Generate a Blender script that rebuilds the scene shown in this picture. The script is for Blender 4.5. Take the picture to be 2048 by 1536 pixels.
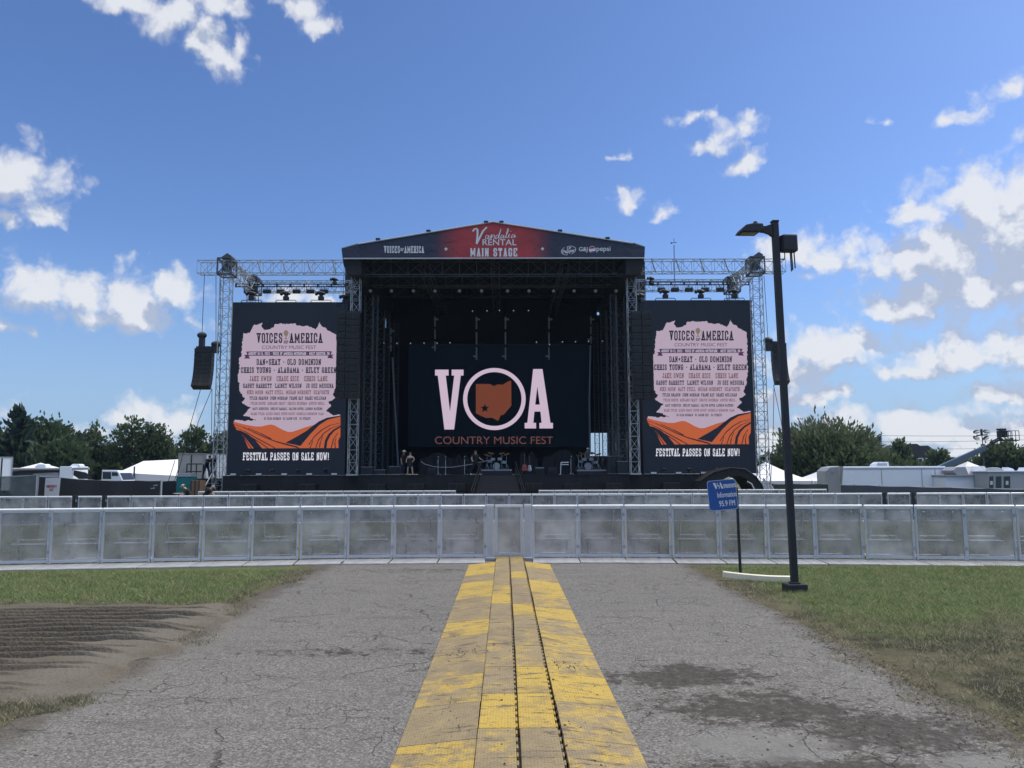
import bpy, bmesh, math, random
import numpy as np
from mathutils import Vector, Matrix, Euler

for o in list(bpy.data.objects):
    bpy.data.objects.remove(o, do_unlink=True)
S = bpy.context.scene
COL = S.collection
R = math.radians

# ------------------------------------------------------------------ camera
FPX = 1560.0                       # focal length in pixels of the 2048 px wide photograph
CAM_H = 1.85
PITCH, YAW, ROLL = math.atan(175 / FPX), math.atan(14 / FPX), R(0.2)
cam_data = bpy.data.cameras.new('camera')
cam = bpy.data.objects.new('camera', cam_data)
COL.objects.link(cam)
S.camera = cam
cam_data.sensor_width = 36.0
cam_data.lens = 36.0 * FPX / 2048
cam_data.clip_start, cam_data.clip_end = 0.05, 6000
CAM_ROT = (Matrix.Rotation(-YAW, 3, 'Z') @ Matrix.Rotation(math.pi / 2 + PITCH, 3, 'X') @ Matrix.Rotation(-ROLL, 3, 'Z'))
cam.matrix_world = Matrix.Translation((0, 0, CAM_H)) @ CAM_ROT.to_4x4()


def ray(px, py):
    return CAM_ROT @ Vector(((px - 1024) / FPX, -(py - 768) / FPX, -1.0))


def P(px, py, Y):
    """world point seen at photo pixel (px, py) on the plane y = Y"""
    d = ray(px, py)
    t = Y / d.y
    return Vector((d.x * t, Y, CAM_H + d.z * t))


def G(px, py, z=0.0):
    """world point seen at photo pixel on the horizontal plane z"""
    d = ray(px, py)
    t = (z - CAM_H) / d.z
    return Vector((d.x * t, d.y * t, z))


# ------------------------------------------------------------------ light, sky, exposure
HAZE = 0.00014
EXPO = 0.85
S.view_settings.view_transform = 'Standard'
S.view_settings.look = 'None'
S.view_settings.exposure = EXPO
S.view_settings.gamma = 1.0
SUN_EL, SUN_AZ = R(48), R(78)      # azimuth measured from +Y (view direction) towards +X (right)
sun_data = bpy.data.lights.new('sun', 'SUN')
sun_data.energy = 1.5
sun_data.angle = R(24)
sun_data.color = (1.0, 0.95, 0.87)
sun = bpy.data.objects.new('sun', sun_data)
COL.objects.link(sun)
sd = Vector((math.sin(SUN_AZ) * math.cos(SUN_EL), math.cos(SUN_AZ) * math.cos(SUN_EL), math.sin(SUN_EL)))
sun.rotation_euler = sd.to_track_quat('Z', 'Y').to_euler()
sun.location = sd * 200

CLOUDS = [  # photo px centre, radii, strength
    (265, 8, 95, 30, .9), (345, 35, 75, 42, 1), (400, 80, 55, 42, 1), (445, 125, 48, 34, 1), (480, 95, 30, 32, .9), (430, 15, 75, 32, .95),
    (590, 12, 75, 32, .8), (630, 48, 38, 26, .8),
    (20, 365, 88, 70, 1.05), (5, 425, 40, 26, .9), (103, 432, 42, 30, .7),
    (85, 590, 78, 58, 1.05), (165, 605, 75, 48, 1.05), (265, 605, 62, 62, 1.05), (340, 585, 52, 48, 1.0), (235, 640, 130, 28, 1), (390, 645, 34, 26, .72), (10, 655, 50, 26, .62),
    (1395, 238, 60, 26, .66), (1480, 258, 56, 36, .74), (1425, 292, 70, 24, .74), (1490, 328, 52, 28, .62),
    (1258, 402, 42, 38, .76), (1320, 422, 36, 26, .72), (1235, 310, 34, 12, .45),
    (1580, 505, 85, 42, 1), (1705, 496, 62, 32, .95), (1650, 528, 70, 34, .95), (1598, 552, 36, 12, .85),
    (1965, 390, 92, 55, 1.1), (1835, 430, 66, 40, .95), (1890, 520, 130, 75, 1.15), (2035, 470, 130, 110, 1.2), (1970, 590, 175, 62, 1.2), (1850, 600, 110, 50, 1.1), (1765, 632, 60, 24, .95), (2120, 560, 130, 120, 1.2),
    (1655, 705, 95, 52, 1.1), (1600, 745, 85, 44, 1.05), (1695, 690, 52, 52, 1.05),
    (1825, 738, 78, 28, 1), (1925, 705, 95, 52, 1.1), (2035, 712, 75, 46, 1.05),
    (1590, 797, 110, 26, .95), (1655, 790, 55, 26, .9), (1995, 790, 58, 24, .9), (2060, 778, 45, 26, .9),
    (1660, 850, 120, 40, .9), (1830, 862, 135, 46, 1), (1960, 862, 110, 52, 1), (2080, 860, 100, 50, 1), (1560, 880, 120, 40, .8),
    (262, 838, 46, 34, 1), (335, 845, 52, 42, 1), (310, 890, 90, 34, .9), (120, 868, 90, 26, .7), (20, 880, 90, 30, .7), (570, 588, 80, 26, .8), (640, 600, 50, 22, .7), (1910, 238, 62, 24, .58), (2015, 182, 70, 28, .62), (1770, 236, 26, 12, .42),
    (1700, 905, 220, 40, .95), (1960, 905, 200, 40, 1.0), (240, 915, 260, 28, .8), (2300, 560, 160, 160, 1.1), (-160, 600, 130, 60, 1.0), (2350, 800, 200, 70, 1), (-250, 830, 200, 50, .9),
]


def build_world():
    w = bpy.data.worlds.new('World')
    S.world = w
    w.use_nodes = True
    nt = w.node_tree
    nt.nodes.clear()
    N = nt.nodes.new
    L = nt.links.new
    out, bg = N('ShaderNodeOutputWorld'), N('ShaderNodeBackground')
    sky = N('ShaderNodeTexSky')
    sky.sky_type = 'NISHITA'
    sky.sun_disc = False
    sky.sun_elevation, sky.sun_rotation = SUN_EL, SUN_AZ
    sky.air_density, sky.dust_density, sky.ozone_density = 1.0, 1.1, 2.2
    bg.inputs['Strength'].default_value = SKY_STRENGTH
    L(bg.outputs[0], out.inputs[0])

    # cloud coverage: world azimuth / elevation -> blobs + cauliflower noise
    g = bpy.data.node_groups.new('cloud_cover', 'ShaderNodeTree')
    g.interface.new_socket('Vector', in_out='INPUT', socket_type='NodeSocketVector')
    g.interface.new_socket('Cover', in_out='OUTPUT', socket_type='NodeSocketFloat')
    gi, go = g.nodes.new('NodeGroupInput'), g.nodes.new('NodeGroupOutput')
    GN, GL = g.nodes.new, g.links.new

    def m(op, a, b=None, c=None):
        n = GN('ShaderNodeMath')
        n.operation = op
        for k, v in enumerate((a, b, c)):
            if v is None:
                continue
            if isinstance(v, (int, float)):
                n.inputs[k].default_value = v
            else:
                GL(v, n.inputs[k])
        return n.outputs[0]

    warp = GN('ShaderNodeTexNoise')
    warp.noise_dimensions = '2D'
    warp.inputs['Scale'].default_value = 16
    warp.inputs['Detail'].default_value = 4
    warp.inputs['Roughness'].default_value = 0.62
    GL(gi.outputs[0], warp.inputs['Vector'])
    wsub = GN('ShaderNodeVectorMath'); wsub.operation = 'SUBTRACT'
    GL(warp.outputs['Color'], wsub.inputs[0]); wsub.inputs[1].default_value = (.5, .5, .5)
    wscl = GN('ShaderNodeVectorMath'); wscl.operation = 'MULTIPLY_ADD'
    GL(wsub.outputs[0], wscl.inputs[0]); wscl.inputs[1].default_value = (.05, .035, 0); GL(gi.outputs[0], wscl.inputs[2])
    prev = None
    for (px, py, rx, ry, s) in CLOUDS:
        d = ray(px, py).normalized()
        az, el = math.atan2(d.x, d.y), math.asin(d.z)
        v = GN('ShaderNodeVectorMath'); v.operation = 'SUBTRACT'
        GL(wscl.outputs[0], v.inputs[0]); v.inputs[1].default_value = (az, el, 0)
        k = GN('ShaderNodeVectorMath'); k.operation = 'MULTIPLY'
        GL(v.outputs[0], k.inputs[0]); k.inputs[1].default_value = (FPX / (rx * 1.13), FPX / (ry * 1.13), 0)
        if ry > 22:
            lo = GN('ShaderNodeVectorMath'); lo.operation = 'MINIMUM'
            GL(k.outputs[0], lo.inputs[0]); lo.inputs[1].default_value = (0, 0, 0)
            ad = GN('ShaderNodeVectorMath'); ad.operation = 'MULTIPLY_ADD'
            GL(lo.outputs[0], ad.inputs[0]); ad.inputs[1].default_value = (0, .40, 0); GL(k.outputs[0], ad.inputs[2])
            k = ad
        ln = GN('ShaderNodeVectorMath'); ln.operation = 'LENGTH'
        GL(k.outputs[0], ln.inputs[0])
        f = m('MULTIPLY_ADD', ln.outputs['Value'], -0.75, 0.75 + (s - 1) * .6)
        prev = f if prev is None else m('SMOOTH_MAX', prev, f, 0.10)
    vor = GN('ShaderNodeTexVoronoi')
    vor.voronoi_dimensions = '2D'
    vor.feature = 'SMOOTH_F1'
    vor.inputs['Smoothness'].default_value = .55
    vor.inputs['Scale'].default_value = 34
    vor.inputs['Detail'].default_value = 3
    vor.inputs['Roughness'].default_value = 0.5
    vor.inputs['Randomness'].default_value = 1
    w2 = GN('ShaderNodeVectorMath'); w2.operation = 'MULTIPLY_ADD'
    GL(wsub.outputs[0], w2.inputs[0]); w2.inputs[1].default_value = (.035, .03, 0); GL(gi.outputs[0], w2.inputs[2])
    GL(w2.outputs[0], vor.inputs['Vector'])
    billow = m('MULTIPLY_ADD', vor.outputs['Distance'], -0.55, 0.24)
    fb = GN('ShaderNodeTexNoise')
    fb.noise_dimensions = '2D'
    fb.inputs['Scale'].default_value = 26
    fb.inputs['Detail'].default_value = 9
    fb.inputs['Roughness'].default_value = 0.54
    GL(gi.outputs[0], fb.inputs['Vector'])
    fine = m('MULTIPLY_ADD', fb.outputs['Fac'], 0.56, -0.28)
    GL(m('ADD', m('ADD', m('ADD', prev, billow), fine), .15), go.inputs[0])

    def wm(op, a, b=None, c=None, clamp=False):
        n = N('ShaderNodeMath')
        n.operation = op
        n.use_clamp = clamp
        for k, v in enumerate((a, b, c)):
            if v is None:
                continue
            if isinstance(v, (int, float)):
                n.inputs[k].default_value = v
            else:
                L(v, n.inputs[k])
        return n.outputs[0]

    geo = N('ShaderNodeTexCoord')
    sep = N('ShaderNodeSeparateXYZ')
    L(geo.outputs['Generated'], sep.inputs[0])
    az = wm('ARCTAN2', sep.outputs[0], sep.outputs[1])
    el = wm('ARCSINE', sep.outputs[2])
    cmb = N('ShaderNodeCombineXYZ')
    L(az, cmb.inputs[0]); L(el, cmb.inputs[1])
    c1 = N('ShaderNodeGroup'); c1.node_tree = g
    L(cmb.outputs[0], c1.inputs[0])
    off = N('ShaderNodeVectorMath'); off.operation = 'ADD'
    L(cmb.outputs[0], off.inputs[0]); off.inputs[1].default_value = (.012, .034, 0)
    c2 = N('ShaderNodeGroup'); c2.node_tree = g
    L(off.outputs[0], c2.inputs[0])
    mr = N('ShaderNodeMapRange'); mr.interpolation_type = 'SMOOTHSTEP'
    L(c1.outputs[0], mr.inputs['Value'])
    mr.inputs['From Min'].default_value, mr.inputs['From Max'].default_value = -0.12, 0.54
    # lit where the cloud thins towards the sun, grey where more cloud stands in the way
    shade = wm('SUBTRACT', c1.outputs[0], c2.outputs[0])
    thick = wm('MULTIPLY', wm('MAXIMUM', wm('SUBTRACT', c2.outputs[0], .15), 0), .50)
    lit = N('ShaderNodeMapRange')
    L(wm('SUBTRACT', shade, thick), lit.inputs['Value'])
    lit.inputs['From Min'].default_value, lit.inputs['From Max'].default_value = -0.26, 0.22
    ccol = N('ShaderNodeMix'); ccol.data_type = 'RGBA'
    L(lit.outputs[0], ccol.inputs['Factor'])
    ccol.inputs['A'].default_value = CLOUD_DARK
    ccol.inputs['B'].default_value = CLOUD_LIGHT
    tint = N('ShaderNodeMix'); tint.data_type = 'RGBA'; tint.blend_type = 'MULTIPLY'
    tint.inputs['Factor'].default_value = 1
    L(sky.outputs[0], tint.inputs['A'])
    tint.inputs['B'].default_value = SKY_TINT
    mix = N('ShaderNodeMix'); mix.data_type = 'RGBA'
    L(wm('MULTIPLY', mr.outputs[0], .93), mix.inputs['Factor'])
    low = N('ShaderNodeMapRange'); low.interpolation_type = 'SMOOTHSTEP'
    L(el, low.inputs['Value'])
    low.inputs['From Min'].default_value, low.inputs['From Max'].default_value = R(-2), R(17)
    low.inputs['To Min'].default_value, low.inputs['To Max'].default_value = .85, 0
    pale = N('ShaderNodeMix'); pale.data_type = 'RGBA'
    L(low.outputs[0], pale.inputs['Factor']); L(tint.outputs['Result'], pale.inputs['A'])
    pale.inputs['B'].default_value = (1.95, 2.9, 4.2, 1)
    L(pale.outputs['Result'], mix.inputs['A'])
    L(ccol.outputs['Result'], mix.inputs['B'])
    # unseen bright cloud white, added overhead above the view to light the ground softly
    hi = N('ShaderNodeMapRange'); hi.interpolation_type = 'SMOOTHSTEP'
    L(el, hi.inputs['Value'])
    hi.inputs['From Min'].default_value, hi.inputs['From Max'].default_value = R(38), R(54)
    over = N('ShaderNodeMix'); over.data_type = 'RGBA'
    L(hi.outputs[0], over.inputs['Factor'])
    L(mix.outputs['Result'], over.inputs['A'])
    over.inputs['B'].default_value = OVERHEAD_FILL
    L(over.outputs['Result'], bg.inputs['Color'])
    w.cycles.sampling_method = 'MANUAL'
    w.cycles.sample_map_resolution = 512


SKY_STRENGTH = 0.1
SKY_TINT = (.52, .645, .88, 1)
CLOUD_DARK = (2.5, 2.85, 3.65, 1)
CLOUD_LIGHT = (4.5, 4.6, 4.85, 1)
OVERHEAD_FILL = (9.5, 9.2, 8.8, 1)
build_world()
S.cycles.max_bounces = 6
S.cycles.transparent_max_bounces = 12
S.cycles.volume_bounces = 0

# ------------------------------------------------------------------ mesh helpers
rnd = random.Random(7)


class MB:
    def __init__(s):
        s.v, s.f, s.m = [], [], []

    def add(s, vs, fs, mi=0):
        b = len(s.v)
        s.v += [tuple(v) for v in vs]
        s.f += [tuple(i + b for i in f) for f in fs]
        s.m += [mi] * len(fs)

    def box(s, c, d, mi=0, rot=None):
        x, y, z = d[0] / 2, d[1] / 2, d[2] / 2
        vs = [Vector(p) for p in ((-x, -y, -z), (x, -y, -z), (x, y, -z), (-x, y, -z), (-x, -y, z), (x, -y, z), (x, y, z), (-x, y, z))]
        if rot is not None:
            vs = [rot @ v for v in vs]
        c = Vector(c)
        s.add([v + c for v in vs], [(0, 3, 2, 1), (4, 5, 6, 7), (0, 1, 5, 4), (1, 2, 6, 5), (2, 3, 7, 6), (3, 0, 4, 7)], mi)

    def bx(s, x0, x1, y0, y1, z0, z1, mi=0):
        s.box(((x0 + x1) / 2, (y0 + y1) / 2, (z0 + z1) / 2), (abs(x1 - x0), abs(y1 - y0), abs(z1 - z0)), mi)

    def poly(s, pts, mi=0):
        s.add(pts, [tuple(range(len(pts)))], mi)

    def prism(s, pts, off, mi=0):
        """closed extrusion of a polygon by the vector off"""
        n = len(pts)
        off = Vector(off)
        a = [Vector(p) for p in pts]
        s.add(a + [p + off for p in a], [tuple(range(n)), tuple(range(2 * n - 1, n - 1, -1))] + [(i, i + n, (i + 1) % n + n, (i + 1) % n) for i in range(n)], mi)

    def tube(s, pts, r, n=6, mi=0):
        pts = [Vector(p) for p in pts]
        rs = r if isinstance(r, (list, tuple)) else [r] * len(pts)
        vs, fs = [], []
        ref = None
        for i, p in enumerate(pts):
            t = (pts[min(i + 1, len(pts) - 1)] - pts[max(i - 1, 0)])
            if t.length < 1e-9:
                t = Vector((0, 0, 1))
            t.normalize()
            if ref is None:
                ref = Vector((0, 0, 1)) if abs(t.z) < .9 else Vector((1, 0, 0))
            u = t.cross(ref).normalized()
            w = u.cross(t)
            ref = w
            for k in range(n):
                a = 2 * math.pi * (k + .5) / n
                vs.append(p + (u * math.cos(a) + w * math.sin(a)) * rs[i])
        for i in range(len(pts) - 1):
            for k in range(n):
                fs.append((i * n + k, i * n + (k + 1) % n, (i + 1) * n + (k + 1) % n, (i + 1) * n + k))
        fs.append(tuple(range(n - 1, -1, -1)))
        fs.append(tuple((len(pts) - 1) * n + k for k in range(n)))
        s.add(vs, fs, mi)

    def ball(s, c, r, nu=12, nv=8, mi=0, rot=None):
        rx, ry, rz = (r, r, r) if isinstance(r, (int, float)) else r
        c = Vector(c)
        vs, fs = [], []
        for j in range(nv + 1):
            th = math.pi * j / nv
            for i in range(nu):
                a = 2 * math.pi * i / nu
                v = Vector((rx * math.sin(th) * math.cos(a), ry * math.sin(th) * math.sin(a), rz * math.cos(th)))
                vs.append(c + (rot @ v if rot is not None else v))
        for j in range(nv):
            for i in range(nu):
                fs.append((j * nu + i, (j + 1) * nu + i, (j + 1) * nu + (i + 1) % nu, j * nu + (i + 1) % nu))
        s.add(vs, fs, mi)

    def lathe(s, c, prof, n=16, mi=0, axis='Z'):
        """prof: (radius, height) pairs"""
        c = Vector(c)
        vs, fs = [], []
        for (r, h) in prof:
            for i in range(n):
                a = 2 * math.pi * i / n
                x, y = r * math.cos(a), r * math.sin(a)
                v = Vector((x, y, h)) if axis == 'Z' else (Vector((x, h, y)) if axis == 'Y' else Vector((h, x, y)))
                vs.append(c + v)
        for j in range(len(prof) - 1):
            for i in range(n):
                fs.append((j * n + i, j * n + (i + 1) % n, (j + 1) * n + (i + 1) % n, (j + 1) * n + i))
        fs.append(tuple(range(n)))
        fs.append(tuple((len(prof) - 1) * n + k for k in range(n)))
        s.add(vs, fs, mi)

    def truss(s, p0, p1, w, h, bays, side=None, rc=.028, rb=.016, mi=0, n=4):
        """box truss from p0 to p1; w along 'side', h along the third axis"""
        p0, p1 = Vector(p0), Vector(p1)
        ax = (p1 - p0).normalized()
        side = Vector(side).normalized()
        up = ax.cross(side).normalized()
        cs = [side * (a * w / 2) + up * (b * h / 2) for a, b in ((-1, -1), (1, -1), (1, 1), (-1, 1))]
        for c in cs:
            s.tube([p0 + c, p1 + c], rc, n, mi)
        for i in range(bays + 1):
            q = p0.lerp(p1, i / bays)
            for k in range(4):
                s.tube([q + cs[k], q + cs[(k + 1) % 4]], rb, n, mi)
            if i < bays:
                q2 = p0.lerp(p1, (i + 1) / bays)
                for k in range(4):
                    a, b = cs[k], cs[(k + 1) % 4]
                    if i % 2:
                        a, b = b, a
                    s.tube([q + a, q2 + b], rb, n, mi)

    def build(s, name, mats, parent=None, smooth=None, bevel=0, world=False):
        me = bpy.data.meshes.new(name)
        vs = s.v
        if world and parent is not None:
            L = Vector((0, 0, 0))
            q = parent
            while q is not None:
                L += q.location
                q = q.parent
            vs = [(v[0] - L.x, v[1] - L.y, v[2] - L.z) for v in vs]
        me.from_pydata(vs, [], s.f)
        mats = mats if isinstance(mats, (list, tuple)) else [mats]
        for m_ in mats:
            me.materials.append(m_)
        if len(mats) > 1:
            me.polygons.foreach_set('material_index', s.m)
        if bevel or smooth is not None:
            bm = bmesh.new()
            bm.from_mesh(me)
            if bevel:
                bmesh.ops.remove_doubles(bm, verts=bm.verts, dist=1e-6)
                es = [e for e in bm.edges if len(e.link_faces) == 2 and e.calc_face_angle(0) > .5]
                bmesh.ops.bevel(bm, geom=es, offset=bevel, segments=1 if bevel < .004 else 2, affect='EDGES', profile=.6)
            bmesh.ops.recalc_face_normals(bm, faces=bm.faces)
            bm.to_mesh(me)
            bm.free()
        if smooth is not None:
            me.shade_smooth()
            me.set_sharp_from_angle(angle=R(smooth))
        me.update()
        o = bpy.data.objects.new(name, me)
        COL.objects.link(o)
        if parent is not None:
            o.parent = parent
        return o


def tag(o, label=None, cat=None, group=None, kind=None):
    if label: o['label'] = label
    if cat: o['category'] = cat
    if group: o['group'] = group
    if kind: o['kind'] = kind
    return o


def thing(name, label, cat, loc=(0, 0, 0), rz=0, group=None):
    o = bpy.data.objects.new(name, None)
    o.empty_display_size = .2
    COL.objects.link(o)
    o.location = loc
    o.rotation_euler = (0, 0, rz)
    return tag(o, label, cat, group)


def dup(root, loc, rz=0, label=None, group=None, scale=None):
    r = root.copy()
    COL.objects.link(r)
    r.location = loc
    r.rotation_euler = (0, 0, rz)
    if scale: r.scale = (scale, scale, scale) if isinstance(scale, (int, float)) else scale
    if label: r['label'] = label
    if group: r['group'] = group
    for ch in list(root.children):
        c = ch.copy(); COL.objects.link(c); c.parent = r
        for gch in list(ch.children):
            d = gch.copy(); COL.objects.link(d); d.parent = c
    return r


ORD = ('first second third fourth fifth sixth seventh eighth ninth tenth eleventh twelfth thirteenth fourteenth fifteenth sixteenth seventeenth '
       'eighteenth nineteenth twentieth twenty-first twenty-second twenty-third twenty-fourth twenty-fifth twenty-sixth twenty-seventh').split()


# ------------------------------------------------------------------ materials
def new_mat(name):
    m = bpy.data.materials.new(name)
    m.use_nodes = True
    return m, m.node_tree, m.node_tree.nodes['Principled BSDF']


def mat(name, col, rough=.6, metal=0.0, var=.15, scale=3.0, bump=0.0, bscale=40, coat=0, spec=None):
    """principled surface with two-scale noise in its colour and roughness"""
    m, nt, b = new_mat(name)
    N, L = nt.nodes.new, nt.links.new
    tc = N('ShaderNodeTexCoord')
    n1 = N('ShaderNodeTexNoise')
    n1.inputs['Scale'].default_value = scale
    n1.inputs['Detail'].default_value = 6
    n1.inputs['Roughness'].default_value = .65
    L(tc.outputs['Object'], n1.inputs['Vector'])
    mx = N('ShaderNodeMix'); mx.data_type = 'RGBA'
    c = Vector(col[:3])
    mx.inputs['A'].default_value = (*(c * (1 - var)), 1)
    mx.inputs['B'].default_value = (*(c * (1 + var)), 1)
    L(n1.outputs['Fac'], mx.inputs['Factor'])
    L(mx.outputs['Result'], b.inputs['Base Color'])
    b.inputs['Metallic'].default_value = metal
    mr = N('ShaderNodeMapRange')
    L(n1.outputs['Fac'], mr.inputs['Value'])
    mr.inputs['To Min'].default_value, mr.inputs['To Max'].default_value = max(rough - .12, .02), min(rough + .12, 1)
    L(mr.outputs[0], b.inputs['Roughness'])
    if coat: b.inputs['Coat Weight'].default_value = coat
    if spec is not None: b.inputs['Specular IOR Level'].default_value = spec
    if bump:
        n2 = N('ShaderNodeTexNoise')
        n2.inputs['Scale'].default_value = bscale
        n2.inputs['Detail'].default_value = 4
        L(tc.outputs['Object'], n2.inputs['Vector'])
        bp = N('ShaderNodeBump')
        bp.inputs['Strength'].default_value = bump
        bp.inputs['Distance'].default_value = .02
        L(n2.outputs['Fac'], bp.inputs['Height'])
        L(bp.outputs[0], b.inputs['Normal'])
    return m


def srgb(r, g, b):
    f = lambda c: (c / 255 / 12.92) if c <= 10.31 else ((c / 255 + .055) / 1.055) ** 2.4
    return (f(r), f(g), f(b))


def glow(name, rgb255, mult=1.0):
    """a lit screen pixel colour: emission set so that it shows as the sRGB value"""
    m, nt, b = new_mat(name)
    c = srgb(*rgb255)
    b.inputs['Base Color'].default_value = (.010, .010, .011, 1)
    b.inputs['Roughness'].default_value = .7
    b.inputs['Specular IOR Level'].default_value = .2
    b.inputs['Emission Color'].default_value = (*c, 1)
    b.inputs['Emission Strength'].default_value = mult / 2 ** EXPO
    return m


M = {}
M['alu'] = mat('brushed_aluminium', (.55, .57, .60), .42, .55, .18, 6)
M['alu_rail'] = mat('polished_aluminium_rail', (.80, .82, .84), .35, .35, .08, 6)
M['alu_truss'] = mat('truss_aluminium', (.42, .44, .45), .45, .6, .2, 2)
M['truss_mid'] = mat('shaded_column_aluminium', (.20, .21, .22), .5, .5, .2, 2)  # darkened copy of the truss aluminium for columns in the roof's shade
M['truss_dark'] = mat('shaded_truss_steel', (.085, .09, .095), .5, .4, .2, 2)  # shade under the roof put into the colour; sleeve blocks share it
M['plate'] = mat('barrier_tread_plate', (.37, .375, .39), .55, .2, .55, 4, .25, 60)
M['black_cloth'] = mat('black_stage_drape', (.018, .019, .022), .95, 0, .35, 1.2, .6, 3)
M['black_paint'] = mat('black_paint', (.016, .017, .019), .5, 0, .25, 4)
M['black_plastic'] = mat('black_plastic', (.014, .015, .017), .45, 0, .25, 9)
M['black_grille'] = mat('black_speaker_grille', (.008, .009, .010), .7, 0, .3, 30, .4, 200)
M['lamp_post'] = mat('dark_bronze_post_paint', (.022, .024, .030), .55, .2, .2, 5)
M['white_vinyl'] = mat('white_tent_vinyl', (.78, .79, .82), .55, 0, .05, 1.2, .2, 2)
M['white_paint'] = mat('white_vehicle_paint', (.78, .84, .93), .35, 0, .06, 1.5, coat=.2)
M['grey_paint'] = mat('grey_trailer_paint', (.36, .38, .41), .45, 0, .08, 1.5)
M['dark_glass'] = mat('dark_window_glass', (.02, .025, .03), .12, 0, .2, 2)
M['rubber'] = mat('tyre_rubber', (.02, .02, .02), .85, 0, .2, 6)
M['silver'] = mat('silver_body_stripe', (.38, .40, .43), .4, .3, .1, 1)
M['teal'] = mat('teal_toilet_plastic', (.01, .17, .17), .5, 0, .15, 3)
M['plywood'] = mat('plywood_crate', (.20, .12, .07), .8, 0, .25, 4)
M['fence_mesh'] = mat('black_fence_windscreen', (.020, .023, .028), .9, 0, .3, .8, .5, 4)
M['fence_green'] = mat('dark_green_windscreen', (.045, .066, .062), .9, 0, .25, .8, .5, 4)
M['fence_grey'] = mat('slate_windscreen', (.070, .085, .100), .9, 0, .2, .8, .5, 4)
M['bark'] = mat('tree_bark', (.07, .055, .045), .9, 0, .3, 6, .5, 20)
M['roof_tile'] = mat('dark_roof_shingle', (.035, .037, .042), .85, 0, .25, 3)
M['brick'] = mat('brown_house_brick', (.12, .09, .075), .85, 0, .25, 3)
M['sign_blue'] = mat('blue_sign_sheeting', (.016, .085, .32), .45, 0, .08, 3)
M['white_letter'] = mat('white_lettering', (.70, .71, .74), .6, 0, .04, 3)
M['red_letter'] = mat('red_lettering', (.42, .02, .03), .6, 0, .05, 3)
M['dark_letter'] = mat('charcoal_lettering', (.05, .055, .065), .7, 0, .05, 3)
M['white_sheet'] = mat('white_sign_sheet', (.62, .63, .66), .7, 0, .05, 3)
M['skin'] = mat('skin', (.42, .25, .18), .55, 0, .06, 8)
M['skin2'] = mat('pale_skin', (.58, .40, .32), .55, 0, .06, 8)
M['cloth_black'] = mat('black_cotton', (.014, .015, .018), .9, 0, .2, 8)
M['cloth_grey'] = mat('grey_cotton', (.10, .10, .11), .9, 0, .2, 8)
M['cloth_olive'] = mat('olive_cotton', (.16, .14, .07), .9, 0, .2, 8)
M['denim'] = mat('dark_denim', (.02, .03, .06), .9, 0, .2, 8)
M['hair'] = mat('brown_hair', (.05, .03, .02), .6, 0, .2, 20)
M['straw'] = mat('pale_straw_hat', (.62, .58, .48), .8, 0, .08, 20)
M['tan_cap'] = mat('tan_cap_cotton', (.48, .42, .34), .85, 0, .08, 20)
M['cream'] = mat('cream_painted_wood', (.72, .68, .52), .7, 0, .12, 5, .2, 12)
M['brass'] = mat('cymbal_brass', (.5, .36, .12), .3, .9, .1, 4)
M['chrome'] = mat('chrome_stand', (.6, .61, .62), .25, .8, .08, 4)
M['red_wood'] = mat('cherry_guitar_lacquer', (.28, .02, .015), .25, 0, .12, 4, coat=.5)
M['blue_paint'] = mat('boom_blue_grey_paint', (.10, .14, .20), .45, 0, .12, 2)
M['pale_shell'] = mat('clear_drum_shell', (.35, .40, .38), .3, 0, .1, 4)
M['cable'] = mat('black_cable_rubber', (.012, .012, .013), .6, 0, .1, 4)
M['pale_lens'] = mat('pale_light_lens', (.62, .63, .64), .4, 0, .06, 6)
M['hop_grey'] = mat('light_grey_plastic', (.30, .31, .33), .6, 0, .1, 4)


def m_perf(name, col, alpha):
    """perforated sheet steel: the holes are far finer than a pixel, so a fixed share of light goes through"""
    m, nt, b = new_mat(name)
    N, L = nt.nodes.new, nt.links.new
    tc = N('ShaderNodeTexCoord')
    n1 = N('ShaderNodeTexNoise'); n1.inputs['Scale'].default_value = 2.2; n1.inputs['Detail'].default_value = 5
    oi = N('ShaderNodeObjectInfo')
    mo = N('ShaderNodeMath'); mo.operation = 'MULTIPLY'; mo.inputs[1].default_value = 60
    L(oi.outputs['Random'], mo.inputs[0])
    va = N('ShaderNodeVectorMath'); va.operation = 'ADD'
    L(tc.outputs['Object'], va.inputs[0]); L(mo.outputs[0], va.inputs[1]); L(va.outputs[0], n1.inputs['Vector'])
    mx = N('ShaderNodeMix'); mx.data_type = 'RGBA'
    mx.inputs['A'].default_value = (*(Vector(col) * .62), 1); mx.inputs['B'].default_value = (*(Vector(col) * 1.35), 1)  # blotchy tones painted in for uneven white reflections on the sheet
    L(n1.outputs['Fac'], mx.inputs['Factor'])
    hs = N('ShaderNodeHueSaturation')
    mr = N('ShaderNodeMapRange'); mr.inputs['To Min'].default_value, mr.inputs['To Max'].default_value = .75, 1.3
    L(oi.outputs['Random'], mr.inputs['Value']); L(mr.outputs[0], hs.inputs['Value']); L(mx.outputs['Result'], hs.inputs['Color'])
    L(hs.outputs[0], b.inputs['Base Color'])
    b.inputs['Roughness'].default_value = .42
    b.inputs['Metallic'].default_value = .3
    mrp = N('ShaderNodeMapRange'); mrp.inputs['From Min'].default_value, mrp.inputs['From Max'].default_value = .35, .65
    L(n1.outputs['Fac'], mrp.inputs['Value']); L(mrp.outputs[0], mx.inputs['Factor'])
    tr = N('ShaderNodeBsdfTransparent')
    ms = N('ShaderNodeMixShader')
    ms.inputs[0].default_value = alpha
    L(tr.outputs[0], ms.inputs[1]); L(b.outputs[0], ms.inputs[2])
    L(ms.outputs[0], nt.nodes['Material Output'].inputs[0])
    return m


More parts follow.
